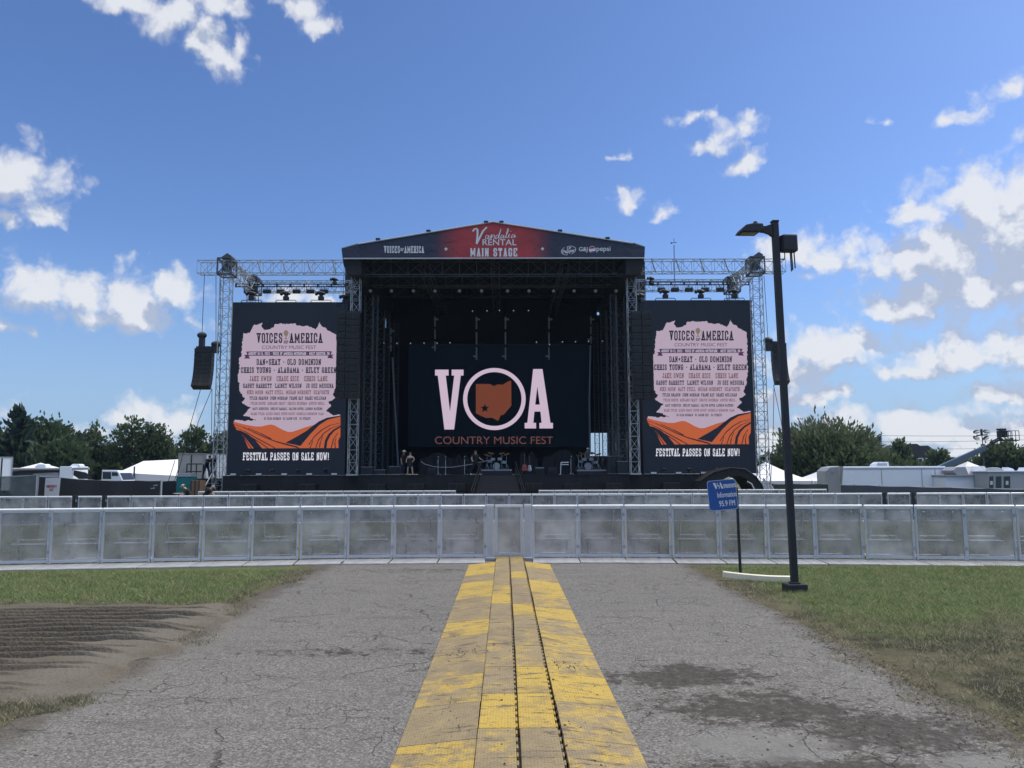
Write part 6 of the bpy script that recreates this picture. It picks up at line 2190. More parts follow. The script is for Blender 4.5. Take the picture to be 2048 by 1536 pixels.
panel_fence('mesh_fence', 'see-through dark mesh fence panel at the far left edge', [-60, -5, 72], [956, 954, 951], M['screen_mesh'], 47)
panel_fence('screen_fence', 'black cloth covered fence behind the emergency exit sign, reaching to the left tower', [79, 200, 321], [953, 961.5, 962], M['fence_mesh'], [49, 50, 51])
panel_fence('screen_fence', 'short black fence panel behind the leaning person', [325, 352, 380], [963, 962, 962], M['fence_mesh'], 56)
es = thing('exit_sign', 'white emergency exit sheet with red words on the black fence', 'sign', bg(104, 48.5))
q = MB(); q.poly([P(x, y, 48.4) for x, y in ((91, 956), (121.5, 955.5), (117.5, 996), (88, 996))]); q.build('sheet', M['white_sheet'], es, world=True)
q = MB()
for t_, x0, x1, y0, y1 in (('EMERGENCY', 93, 114, 970, 975), ('EXIT', 99, 107, 977, 981.5)):
    v, f = bfont(t_, x0, x1, y0, y1, lambda x, y: P(x, y, 48.38), .03); q.add(v, f)
q.build('red_lettering', M['red_letter'], es, world=True)
for px, py, lab in ((305.5, 976.5, 'pale sticker on the black fence near its right end'), (311, 970.5, 'upper pale sticker on the black fence near its right end')):
    o = thing('fence_sticker', lab, 'sticker', P(px, py, 50.6), 0); q = MB(); q.box((0, 0, 0), (.26, .012, .07), 0, Matrix.Rotation(-.12, 3, 'Y')); q.build('sheet', M['hop_grey'], o)

def turned(label, name, cat, px0, px1, pyt, Y, deep, m_, z0, seams=(), wheels=True):
    """box body whose near face is square to the line of sight"""
    A, B_ = P(px0, pyt, Y), P(px1, pyt, Y)
    mid = (A + B_) / 2
    ang = -math.atan2(mid.x, mid.y)
    w = abs(B_.x - A.x) * math.cos(ang)
    g0 = gz(Y)
    o = thing(name, label, cat, (mid.x, Y, g0), ang)
    zt = mid.z - g0
    q = MB(); q.bx(-w / 2, w / 2, 0, deep, z0, zt); q.build('box_body', M[m_], o, bevel=.05)
    q = MB(); q.bx(-w / 2 - .03, w / 2 + .03, -.03, .06, zt - .06, zt + .03)
    for s_ in (-1, 1): q.bx(s_ * w / 2 - .04, s_ * w / 2 + .04, -.04, .05, z0, zt - .061)
    q.build('edge_trim', M['hop_grey'], o)
    for u in seams:
        q = MB(); q.bx(-w / 2 + w * u - .05, -w / 2 + w * u + .05, -.02, .02, z0 + .05, zt - .1); q.build('door_gap', M['black_paint'], o)
    q = MB(); q.bx(-w / 2 + .1, w / 2 - .1, .2, deep - .1, z0 - .35, z0 - .004); q.build('chassis', M['black_paint'], o)
    for s_ in (-1, 1):
        q = MB(); q.lathe((s_ * w * .36, .35, .48), [(.2, -.1), (.46, -.1), (.48, 0), (.46, .12)], 18, axis='Y'); q.build('wheel', M['rubber'], o)
    return o, w, zt


turned('white truck box with dark door gap at the far left', 'box_truck', 'truck', -45, 26, 914, 66, 6, 'white_paint', 1.0, (.70,))


def motorhome():
    Y = 76
    o = thing('motorhome', 'silver and black motorhome with swooping stripes behind the black fence', 'motorhome', bg(112, Y))
    x0, x1, x2 = P(22, 0, Y).x, P(180, 0, Y).x, P(203, 0, Y).x
    zt, zb = P(100, 935, Y).z, gz(Y) + .45
    q = MB(); q.bx(x0, x1, Y, Y + 2.6, zb, zt - .02); q.build('body', M['silver'], o, bevel=.08, world=True)
    q = MB(); q.bx(x1 + .01, x2, Y - .35, Y + 2.6, zb, zt + .1); q.build('slide_out', M['white_paint'], o, bevel=.06, world=True)
    sw1 = [(22, 943), (60, 940), (110, 939), (150, 940.5), (172, 945), (182, 953), (184, 958), (158, 958), (140, 946), (110, 945), (70, 950), (40, 953), (22, 953)]
    q = MB(); q.prism([P(x, y, Y - .02) for x, y in sw1], (0, .012, 0)); q.build('black_stripe', M['black_paint'], o, world=True)
    sw2 = [(30, 953), (70, 947), (112, 944.5), (108, 946.5), (75, 950), (45, 956)]
    q = MB(); q.prism([P(x, y, Y - .04) for x, y in sw2], (0, .012, 0)); q.build('grey_stripe', M['hop_grey'], o, world=True)
    for xa, xb, ya, yb in ((40, 66, 946, 952), (118, 146, 944, 951)):
        q = MB(); q.prism([P(xa, ya, Y - .05), P(xb, ya, Y - .05), P(xb, yb, Y - .05), P(xa, yb, Y - .05)], (0, .02, 0)); q.build('window', M['dark_glass'], o, world=True)
    q = MB(); q.bx(P(150, 0, Y).x, P(175, 0, Y).x, Y - .03, Y - .005, zb, P(150, 946, Y).z); q.build('door', M['grey_paint'], o, world=True)
    for xa, xb in ((73, 95), (142, 163)):
        a2, b2 = P(xa, 932, Y + 1), P(xb, 932, Y + 1)
        q = MB(); q.prism([(a2.x, Y + .7, zt - .05), (b2.x, Y + .7, zt - .05), (b2.x, Y + .7, zt + .22), (b2.x - .15, Y + .7, zt + .34), (a2.x + .3, Y + .7, zt + .34), (a2.x, Y + .7, zt + .1)], (0, .9, 0)); q.build('roof_unit', M['white_paint'], o, bevel=.05, world=True)
    q = MB(); q.tube([P(24, 939, Y - .2), P(178, 937, Y - .2)], .12, 8); q.build('awning_roll', M['hop_grey'], o, world=True, smooth=50)
    for px in (50, 150):
        q = MB(); q.lathe((P(px, 0, Y).x, Y - .02, gz(Y) + .45), [(.2, -.1), (.43, -.1), (.45, 0), (.43, .2)], 18, axis='Y'); q.build('wheel', M['rubber'], o, world=True)


motorhome()


def coach():
    Y = 74
    o = thing('coach', 'dark windowed white bus with slanted windscreen right of the motorhome', 'bus', bg(222, Y))
    zt, zb = P(220, 940.5, Y).z, gz(Y) + .45
    pr = [(204, 940), (234, 941), (238, 945), (245, 961), (246, 966)]
    pts = [P(x, y, Y) for x, y in pr]
    pts += [Vector((pts[-1].x, Y, zb)), Vector((pts[0].x, Y, zb))]
    q = MB(); q.prism(pts, (0, 2.5, 0)); q.build('body', M['white_paint'], o, bevel=.05, world=True)
    for pg in (((205, 943.5), (222, 944), (222, 958), (205, 958)), ((223.5, 944), (234, 944.5), (236, 948), (236, 952), (223.5, 952))):
        q = MB(); q.prism([P(x, y, Y - .02) for x, y in pg], (0, .03, 0)); q.build('window', M['dark_glass'], o, world=True)
    q = MB(); q.prism([P(237.6, 946, Y) + Vector((.03, .1, 0)), P(244, 960, Y) + Vector((.03, .1, 0)), P(244, 960, Y) + Vector((.03, 2.4, 0)), P(237.6, 946, Y) + Vector((.03, 2.4, 0))], (.015, 0, .01)); q.build('windscreen', M['dark_glass'], o, world=True)
    for px in (212, 238):
        q = MB(); q.lathe((P(px, 0, Y).x, Y - .02, gz(Y) + .45), [(.2, -.1), (.43, -.1), (.45, 0), (.43, .2)], 18, axis='Y'); q.build('wheel', M['rubber'], o, world=True)


coach()


def peak_tent(label, px0, pxp, px1, pye, pyp, Y, deep, wall=True, group='white peaked tents'):
    """square tent with concave pyramid roof"""
    o = thing('peak_tent', label, 'tent', bg(pxp, Y), 0, group)
    x0, x1, xp = P(px0, 0, Y).x, P(px1, 0, Y).x, P(pxp, 0, Y).x
    ze, zp = P(px0, pye, Y).z, P(pxp, pyp, Y + deep / 2).z
    c = [(x0, Y), (x1, Y), (x1, Y + deep), (x0, Y + deep)]
    vs, fs = [], []
    n_ = 6
    for j in range(n_ + 1):
        u = j / n_
        z = ze + (zp - ze) * (u * .72 + .28 * u * u)
        for (cx_, cy_) in c:
            for k in range(4):
                pass
        ring_ = []
        for i in range(4):
            a_, b_ = Vector((*c[i], 0)), Vector((*c[(i + 1) % 4], 0))
            for k in range(4):
                p = a_.lerp(b_, k / 4)
                q_ = p.lerp(Vector((xp, Y + deep / 2, 0)), u)
                vs.append((q_.x, q_.y, z - .06 * math.sin(k / 4 * math.pi) * (1 - u)))
    for j in range(n_):
        for k in range(16):
            fs.append((j * 16 + k, j * 16 + (k + 1) % 16, (j + 1) * 16 + (k + 1) % 16, (j + 1) * 16 + k))
    q = MB(); q.add(vs, fs); q.build('roof', M['white_vinyl'], o, world=True, smooth=35)
    q = MB()
    for i in range(4):
        a_, b_ = c[i], c[(i + 1) % 4]
        q.poly([(a_[0], a_[1], ze), (b_[0], b_[1], ze), (b_[0], b_[1], ze - .28), (a_[0], a_[1], ze - .28)])
    q.build('valance', M['white_vinyl'], o, world=True)
    for (cx_, cy_) in c:
        q = MB(); q.tube([(cx_, cy_, gz(Y)), (cx_, cy_, ze)], .05, 6); q.build('leg', M['alu_truss'], o, world=True)
    return o


peak_tent('small white peaked tent behind the motorhome', 78, 112, 146, 940, 925.5, 92, 6)


def frame_tent():
    Y = 88
    o = thing('frame_tent', 'large white frame tent with hipped roof left of the grey trailer', 'tent', bg(300, Y))
    f = [P(235, 943, Y), P(366, 918.5, Y + 5)]
    zr = P(330, 919.5, Y + 5).z
    e0, e1 = P(236, 944, Y), P(375, 962, Y)
    ridge0, ridge1 = Vector((P(287, 922, Y + 5).x, Y + 5, P(287, 922, Y + 5).z)), Vector((P(372, 918, Y + 5).x, Y + 5, P(372, 918, Y + 5).z))
    ze = P(300, 953, Y).z
    A, B_, C_, D_ = Vector((e0.x, Y, ze)), Vector((e1.x, Y, ze)), Vector((e1.x, Y + 10, ze)), Vector((e0.x, Y + 10, ze))
    # front slope reaches down low, the eave hidden by the fence
    A.z = P(236, 945, Y).z
    q = MB(); q.poly([A, B_, ridge1, ridge0]); q.poly([D_, A, ridge0]); q.poly([B_, C_, ridge1]); q.poly([C_, D_, ridge0, ridge1])
    q.build('roof', M['white_vinyl'], o, world=True)
    q = MB(); q.prism([A, B_, Vector((B_.x, Y, gz(Y))), Vector((A.x, Y, gz(Y)))], (0, .04, 0)); q.build('side_wall', M['white_vinyl'], o, world=True)
    p = P(252, 960, Y - 2)
    q = MB(); q.tube([(p.x, Y - .2, gz(Y)), (p.x, Y - .2, P(252, 933, Y).z)], .09, 6); q.build('dark_pole', M['black_paint'], o, world=True)
    q = MB()
    for xa in (350, 362):
        q.tube([P(xa, 921, Y - .3), P(xa - 14, 965, Y - 2.5)], .04, 5)
    q.build('guy_rope', M['cable'], o, world=True)


frame_tent()


def trailer(label, px0, px1, py0, py1, Y, deep, m_, group=None, seams=(), side=None):
    o = thing('trailer', label, 'trailer', bg((px0 + px1) / 2, Y), 0, group)
    a_, b_ = P(px0, py0, Y), P(px1, py0, Y)
    zb = gz(Y) + .7
    q = MB(); q.bx(a_.x, b_.x, Y, Y + deep, zb, a_.z); q.build('body', M[m_], o, bevel=.10, world=True)
    q = MB(); q.bx(a_.x + .05, b_.x - .05, Y - .03, Y + .02, a_.z - .24, a_.z - .15); q.build('roof_trim', M['hop_grey'], o, world=True)
    for sx in seams:
        x = P(sx, 0, Y).x
        q = MB(); q.bx(x - .03, x + .03, Y - .022, Y + .01, zb + .05, a_.z - .25); q.build('panel_seam', M['grey_paint'], o, world=True)
    for u in (.2, .8):
        q = MB(); q.lathe((a_.x + (b_.x - a_.x) * u, Y + .1, gz(Y) + .42), [(.18, -.12), (.40, -.12), (.42, 0), (.40, .15)], 18, axis='Y'); q.build('wheel', M['rubber'], o, world=True)
    q = MB(); q.bx(a_.x + .2, b_.x - .2, Y + .2, Y + deep - .2, gz(Y) + .42, zb - .004); q.build('chassis', M['black_paint'], o, world=True)
    return o, a_, b_


t_, w_, zt_ = turned('grey trailer with two rear doors beside the left truss tower', 'trailer', 'trailer', 358, 411, 907, 70, 8, 'grey_paint', .9, (.48,))
for u0, u1, v0, v1 in ((.18, .44, .62, .74), (.16, .44, .26, .34)):
    q = MB(); q.bx(-w_ / 2 + w_ * u0, -w_ / 2 + w_ * u1, -.025, -.002, zt_ * v0, zt_ * v1); q.build('notice_panel', M['silver'], t_)
turned('white trailer side showing between the grey trailer and the left screen', 'trailer', 'trailer', 413, 470, 908, 82, 3, 'white_paint', .9)
pt = thing('portable_toilet', 'teal portable toilet behind the leaning person', 'toilet', bg(368, 54))
a_, b_ = P(353, 954, 54), P(381, 954, 54)
q = MB(); q.bx(a_.x, b_.x, 54, 55.2, gz(54) + .1, a_.z); q.build('cabin', M['teal'], pt, bevel=.04, world=True)
q = MB(); q.bx(a_.x - .03, b_.x + .03, 53.95, 55.25, a_.z, a_.z + .10); q.box(((a_.x + b_.x) / 2, 54.6, a_.z + .18), (.9, 1.0, .18)); q.build('roof', M['hop_grey'], pt, bevel=.04, world=True)
q = MB(); q.bx(a_.x + .12, b_.x - .12, 53.975, 54.0, gz(54) + .15, a_.z - .15); q.build('door', M['teal'], pt, world=True)
q = MB(); q.bx(a_.x, b_.x, 54, 55.2, gz(54), gz(54) + .095); q.build('skid', M['black_paint'], pt, world=True)
wc = thing('wooden_crate', 'brown wooden crate beside the teal portable toilet', 'crate', bg(391, 52))
a_, b_ = P(381, 961, 52), P(400, 961, 52)
q = MB(); q.bx(a_.x, b_.x, 52, 53, gz(52), a_.z); q.build('crate_body', M['plywood'], wc, bevel=.02, world=True)
q = MB()
for u in (.08, .5, .92):
    x = a_.x + (b_.x - a_.x) * u; q.bx(x - .05, x + .05, 51.97, 51.998, gz(52), a_.z)
q.build('batten', M['bark'], wc, world=True)

# ------------------------------------------------------------------ right background
peak_tent('white peaked tent partly behind the lamp post', 1470, 1524, 1580, 962, 924, 74, 9)
peak_tent('white peaked tent between the lamp post and the long trailer', 1585, 1619, 1656, 962, 941, 76, 6)
peak_tent('white peaked tent overlapped by the long trailer corner', 1626, 1672, 1715, 962, 938, 82, 6)
peak_tent('white peaked tent rising behind the right end of the long trailer', 1858, 1905, 1950, 951, 923, 92, 7)
lw = thing('tent_flap', 'white fabric flap stretched to the ground at the right truss tower foot', 'fabric', bg(1540, 60))
q = MB(); q.prism([P(1527, 955, 60), P(1556, 990, 60), P(1524, 990, 60)], (.1, .4, 0)); q.build('flap', M['white_vinyl'], lw, world=True)
panel_fence('screen_fence', 'dark green cloth fence before the tents right of the truss tower', [1548, 1600, 1656], [968.5, 968.5, 968.5], M['fence_green'], 62)
panel_fence('screen_fence', 'long slate coloured cloth fence before the white trailer on the right', [1681, 1710, 1760, 1850, 1950, 2060, 2160], [970, 970.5, 972.5, 974.5, 977, 979.5, 982], M['fence_grey'], [50, 49.5, 49, 48, 47, 46, 45], posts=True)
o, a_, b_ = trailer('long white semi trailer behind the slate coloured fence', 1679, 1892, 933, 985, 66, 2.6, 'white_paint', seams=(1710, 1785, 1810, 1850))
nose = MB()
A = P(1653, 934, 66.3); xb_ = P(1680, 934, 66).x
nose.prism([(A.x, 66.5, A.z - .35), (A.x + .35, 66.4, A.z - .02), (A.x + 1.0, 66.3, A.z + .08), (xb_ - .01, 66.02, A.z + .08), (xb_ - .01, 66.02, gz(66) + .1), (A.x, 66.5, gz(66) + .1)], (0, 2.0, 0))
nose.build('end_wall', M['grey_paint'], o, world=True, bevel=.05)
q = MB(); q.prism([P(1663, 938, 66.2), P(1668.5, 938, 66.2), P(1668.5, 943.5, 66.2), P(1663, 943.5, 66.2)], (0, .05, 0)); q.build('vent', M['silver'], o, world=True)
for xa, xb in ((1745, 1775),):
    a2, b2 = P(xa, 924, 67), P(xb, 924, 67)
    z0 = P(1760, 932.5, 67).z
    q = MB(); q.prism([(a2.x, 66.8, z0 - .1), (b2.x, 66.8, z0 - .1), (b2.x, 66.8, a2.z), (a2.x + .4, 66.8, a2.z), (a2.x + .12, 66.8, a2.z - .18)], (0, .9, 0)); q.build('roof_unit', M['white_paint'], o, bevel=.04, world=True)
    q = MB(); q.bx(a2.x + .3, b2.x - .15, 66.77, 66.8, z0 + .03, a2.z - .12); q.build('roof_grille', M['grey_paint'], o, world=True)

ct = thing('catering_trailer', 'pale catering trailer with two big tilted roof hoods', 'trailer', bg(1933, 64))
a_, b_ = P(1892, 953, 64), P(1977, 953, 64)
q = MB(); q.bx(a_.x, b_.x, 64, 66.2, gz(64) + .5, a_.z); q.build('body', M['white_paint'], ct, bevel=.05, world=True)
q = MB(); q.bx(a_.x - .1, b_.x + .1, 63.8, 66.3, a_.z + .004, a_.z + .12); q.build('roof_edge', M['hop_grey'], ct, bevel=.02, world=True)
q = MB(); q.prism([P(x, y, 64.1) for x, y in ((1906, 941), (1914, 934), (1931, 933.5), (1939, 952), (1915, 951.5))], (0, 1.8, 0)); q.build('dark_hood', M['grey_paint'], ct, bevel=.03, world=True)
q = MB(); q.prism([P(x, y, 64.0) for x, y in ((1937, 948), (1947, 932.5), (1969, 932.5), (1977, 941), (1978, 954), (1940, 953.5))], (0, 1.8, 0)); q.build('pale_hood', M['white_vinyl'], ct, bevel=.03, world=True)
q = MB()
for xa in (1942, 1948): q.bx(P(xa, 0, 64).x, P(xa + 1.5, 0, 64).x, 63.95, 64.0, gz(64) + .5, a_.z)
q.tube([P(1951, 956, 63.93), P(1962, 971, 63.93)], .05, 5)
q.bx(P(1917, 0, 64).x, P(1975, 0, 64).x, 63.96, 64.0, P(0, 969.8, 64).z, P(0, 968.5, 64).z)
q.build('frame_rib', M['silver'], ct, world=True)
q = MB(); q.bx(P(1912, 0, 64).x, P(1917, 0, 64).x, 63.95, 64.0, gz(64) + .5, a_.z - .02); q.build('door_gap', M['grey_paint'], ct, world=True)
for u in (.25, .75):
    q = MB(); q.lathe((a_.x + (b_.x - a_.x) * u, 64.1, gz(64) + .36), [(.16, -.12), (.34, -.12), (.36, 0), (.34, .15)], 16, axis='Y'); q.build('wheel', M['rubber'], ct, world=True)

rt_ = thing('restroom_trailer', 'grey restroom trailer with three dark doors and pale notices', 'trailer', bg(2020, 62))
a_, b_ = P(1976, 944, 62), P(2110, 942, 62)
q = MB(); q.bx(a_.x, b_.x, 62, 64.5, gz(62) + .4, a_.z); q.build('body', M['grey_paint'], rt_, bevel=.05, world=True)
q = MB(); q.bx(a_.x - .1, b_.x, 61.85, 64.6, a_.z + .004, a_.z + .09); q.build('roof_edge', M['white_paint'], rt_, bevel=.02, world=True)
for k, (xa, xb) in enumerate(((1979, 1987), (1992, 2003), (2008, 2020.5))):
    q = MB(); q.prism([P(xa, 953, 61.97), P(xb, 952.5, 61.97), P(xb, 976, 61.97), P(xa, 976, 61.97)], (0, .04, 0)); d = q.build('door', M['fence_green'], rt_, world=True)
    if k != 1:
        cx_ = (xa + xb) / 2
        q = MB(); q.prism([P(cx_ - 2.6, 962, 61.95), P(cx_ + 2.6, 962, 61.95), P(cx_ + 2.6, 969.5, 61.95), P(cx_ - 2.6, 969.5, 61.95)], (0, .01, 0)); q.build('notice', M['white_sheet'], d, world=True)
q = MB()
for xa in (1977, 1989.5, 2005.5, 2022):
    q.bx(P(xa - 1, 0, 62).x, P(xa + 1, 0, 62).x, 61.95, 62.0, gz(62) + .4, P(xa, 951, 62).z)
q.bx(P(1977, 0, 62).x, P(2023, 0, 62).x, 61.95, 62.0, P(2000, 951.5, 62).z, P(2000, 949.5, 62).z)
q.build('door_frame', M['silver'], rt_, world=True)
for xa, xb, c_ in ((1979, 2006, 'grey_paint'), (2010, 2027, 'white_paint'), (2044, 2060, 'white_paint')):
    a2, b2 = P(xa, 938, 63), P(xb, 938, 63)
    q = MB(); q.prism([(a2.x, 62.8, a_.z + .05), (b2.x, 62.8, a_.z + .05), (b2.x - .15, 62.8, a_.z + .25), (b2.x - .5, 62.8, a_.z + .36), (a2.x + .2, 62.8, a_.z + .33)], (0, .9, 0)); q.build('roof_unit', M[c_], rt_, bevel=.04, world=True)
for u in (.3, .6):
    q = MB(); q.lathe((a_.x + (b_.x - a_.x) * u, 62.1, gz(62) + .33), [(.16, -.12), (.31, -.12), (.33, 0), (.31, .15)], 16, axis='Y'); q.build('wheel', M['rubber'], rt_, world=True)

# boom lift and light tower
bl_ = thing('boom_lift', 'blue grey boom lift raised over the trailers with a railed basket', 'boom lift', bg(1850, 86))
Yb_ = 86
q = MB(); A, B_, C_ = P(1862, 945, Yb_), P(1970, 895, Yb_), P(1979, 890, Yb_)
for off, w_ in ((.12, .24), (-.25, .20)):
    q.tube([A + Vector((0, 0, off)), B_ + Vector((0, 0, off * .6))], [w_ * 1.35, w_ * 1.05], 4)
q.build('boom', M['blue_paint'], bl_, world=True, bevel=.02)
q = MB(); q.tube([P(1962, 899, Yb_), P(1984, 887, Yb_)], .16, 6); q.tube([P(1979, 890, Yb_), P(2002, 878, Yb_)], .12, 6); q.tube([P(1980, 885, Yb_), P(1999, 875, Yb_)], .08, 6); q.tube([P(1998, 876, Yb_), P(2005, 880, Yb_)], .16, 6); q.build('jib', M['black_paint'], bl_, world=True)
a_, b_ = P(2005, 881, Yb_), P(2033, 880, Yb_); zt = P(2020, 862, Yb_).z
q = MB(); q.bx(a_.x, b_.x, Yb_ - .5, Yb_ + .9, a_.z - .05, a_.z + .06)
for y in (Yb_ - .5, Yb_ + .9):
    for z in (zt, (zt + a_.z) / 2): q.tube([(a_.x, y, z), (b_.x, y, z)], .035, 5)
    for k in range(5): x = a_.x + (b_.x - a_.x) * k / 4; q.tube([(x, y, a_.z), (x, y, zt)], .035, 5)
q.build('basket', M['black_paint'], bl_, world=True)
q = MB(); p = P(2005, 868, Yb_); q.box(p, (.7, .8, .75)); q.box(p + Vector((-.1, 0, .5)), (.8, .6, .22)); q.build('control_box', M['black_paint'], bl_, bevel=.06, world=True)
q = MB(); q.box(A + Vector((-.3, 0, -.7)), (2.2, 1.8, 1.3)); q.bx(A.x - 2.2, A.x + 1.8, Yb_ - 1.1, Yb_ + 1.1, gz(Yb_) + .5, gz(Yb_) + 1.1); q.build('turret', M['blue_paint'], bl_, bevel=.06, world=True)
for u in (-1.6, 1.2):
    q = MB(); q.lathe((A.x + u, Yb_ - 1.2, gz(Yb_) + .5), [(.2, -.15), (.47, -.15), (.5, 0), (.47, .2)], 18, axis='Y'); q.build('wheel', M['rubber'], bl_, world=True)
lt = thing('light_tower', 'light tower with four round floodlights behind the boom', 'light tower', bg(1967, 96))
q = MB(); q.tube([(P(1968, 940, 96).x, 96, gz(96)), P(1967, 905, 96)], .13, 6); q.tube([P(1967, 906, 96), P(1963, 860, 96)], .06, 6); q.tube([P(1953, 870.5, 96), P(1975, 869.5, 96)], .07, 5); q.box(P(1963, 864, 96), (.2, .2, .7)); q.build('mast', M['lamp_post'], lt, world=True)
for x, y, rr in ((1953, 863.5, -.2), (1973, 863, .2), (1952.5, 876, .5), (1972, 876, -.5)):
    q = MB(); p = P(x, y, 96)
    rot = Matrix.Rotation(rr, 3, 'Y')
    q.ball(p, (.42, .3, .24), 14, 8, 0, rot); q.ball(p + Vector((0, -.12, -.05)), (.36, .24, .16), 14, 8, 1, rot); q.build('floodlight', [M['lamp_post'], M['white_sheet']], lt, world=True, smooth=60)
q = MB(); q.bx(P(1960, 0, 96).x, P(1976, 0, 96).x, 95.4, 97, gz(96) + .3, gz(96) + 1.5); q.build('generator_box', M['grey_paint'], lt, bevel=.05, world=True)

# house, flag, utility pole, wires
hs = thing('house', 'brown house with dark hipped roof and white window frames beyond the trees', 'house', bg(1850, 170))
Yh = 170
q = MB(); q.bx(P(1790, 0, Yh).x, P(1868, 0, Yh).x, Yh, Yh + 12, gz(Yh), P(1840, 915, Yh).z); q.build('wall', M['brick'], hs, world=True)
pf = [(1806, 913), (1772, 897), (1790, 896), (1805, 896.5), (1816, 888), (1834, 887.5), (1840, 891.5), (1856, 891), (1876, 904), (1878, 914)]
q = MB(); q.prism([P(x, y, Yh - 1) for x, y in ((1765, 915), (1775, 897), (1806, 896), (1817, 888), (1834, 887.5), (1840, 891.5), (1856, 891), (1877, 905), (1880, 915))], (0, 10, 0)); q.build('roof', M['roof_tile'], hs, world=True)
for xa in (1838, 1848):
    q = MB(); q.prism([P(xa, 918, Yh - 1.1), P(xa + 6.5, 918, Yh - 1.1), P(xa + 6.5, 932, Yh - 1.1), P(xa, 932, Yh - 1.1)], (0, .3, 0)); w_ = q.build('window', M['dark_glass'], hs, world=True)
    q = MB()
    for x in (xa - 1, xa + 6.5): q.prism([P(x, 917, Yh - 1.2), P(x + 1.2, 917, Yh - 1.2), P(x + 1.2, 934, Yh - 1.2), P(x, 934, Yh - 1.2)], (0, .2, 0))
    q.prism([P(xa - 1, 916, Yh - 1.25), P(xa + 7.6, 916, Yh - 1.25), P(xa + 7.6, 917.4, Yh - 1.25), P(xa - 1, 917.4, Yh - 1.25)], (0, .2, 0)); q.build('frame', M['white_paint'], w_, world=True)
fp = thing('flag_pole', 'thin flag pole with a dark drooping flag left of the house', 'flag pole', bg(1764, 118))
q = MB(); q.tube([(P(1765, 930, 118).x, 118, gz(118)), P(1762.5, 864, 118)], .07, 6); q.ball(P(1762.5, 864, 118), .12, 8, 6); q.build('pole', M['alu_truss'], fp, world=True)
q = MB()
n_ = 12
vs, fs = [], []
for k in range(n_ + 1):
    u = k / n_
    x = 1762 - 38 * u
    for j in range(6):
        v = j / 5
        p = P(x, 871 + 13 * u + (26 - 2 * u) * v, 118 + .35 * math.sin(u * 9 + v * 2))
        vs.append(p)
for k in range(n_):
    for j in range(5):
        fs.append((k * 6 + j, k * 6 + j + 1, (k + 1) * 6 + j + 1, (k + 1) * 6 + j))
q.add(vs, fs); q.build('flag', mat('dark_flag_cloth', (.05, .055, .06), .9, 0, .3, 1), fp, world=True, smooth=60)
up_ = thing('utility_pole', 'wooden utility pole with crossarms behind the lamp post', 'utility pole', bg(1561, 130))
q = MB(); q.tube([(P(1563, 940, 130).x, 130, gz(130)), P(1558.5, 855, 130)], [.2, .15], 8); q.build('pole', M['bark'], up_, world=True)
q = MB()
for y, w_ in ((859, 4), (874.5, 6), (882, 6)):
    a_, b_ = P(1559 - w_ * .4, y, 130), P(1559 + w_, y, 130); q.tube([a_, b_], .09, 5)
q.build('crossarm', M['bark'], up_, world=True)
q = MB(); q.lathe(P(1555, 896, 130), [(.28, -.5), (.3, -.4), (.3, .4), (.28, .5)], 12); q.build('transformer', M['silver'], up_, world=True)
for i, (y0, y1, lab) in enumerate(((856, 866, 'top overhead wire running right over the house'), (874, 872, 'second overhead wire running right over the house'), (886, 889, 'lowest overhead wire running right across the boom lift'))):
    o = thing('overhead_wire', lab, 'wire', P(1560, y0, 130), 0, 'overhead wires on the right')
    q = MB(); A, B_ = P(1300, y0 - 3, 130), P(2300, y1 - 2, 130)
    q.tube([A.lerp(B_, k / 16) - Vector((0, 0, 1.1 * math.sin(k / 16 * math.pi))) for k in range(17)], .035, 4); q.build('wire', M['cable'], o, world=True)
for i, (y0, y1, lab) in enumerate(((866, 869, 'upper overhead wire above the left trees'), (869.5, 873, 'lower overhead wire above the left trees'))):
    o = thing('overhead_wire', lab, 'wire', P(130, y0, 150), 0, 'overhead wires on the left')
    q = MB(); A, B_ = P(-200, y0 - 2, 150), P(600, y1, 150)
    q.tube([A.lerp(B_, k / 10) - Vector((0, 0, .5 * math.sin(k / 10 * math.pi))) for k in range(11)], .035, 4); q.build('wire', M['cable'], o, world=True)

# ------------------------------------------------------------------ trees
def leaf_mesh(name, V, mats, mi, parent):
    n = len(V) // 4
    me = bpy.data.meshes.new(name)
    me.vertices.add(4 * n); me.vertices.foreach_set('co', V.ravel())
    me.loops.add(4 * n); me.loops.foreach_set('vertex_index', np.arange(4 * n))
    me.polygons.add(n); me.polygons.foreach_set('loop_start', np.arange(0, 4 * n, 4)); me.polygons.foreach_set('loop_total', np.full(n, 4))
    for m_ in mats: me.materials.append(m_)
    me.polygons.foreach_set('material_index', mi.astype(np.int32))
    me.update(); me.validate()
    o = bpy.data.objects.new(name, me)
    COL.objects.link(o)
    if parent is not None: o.parent = parent
    return o


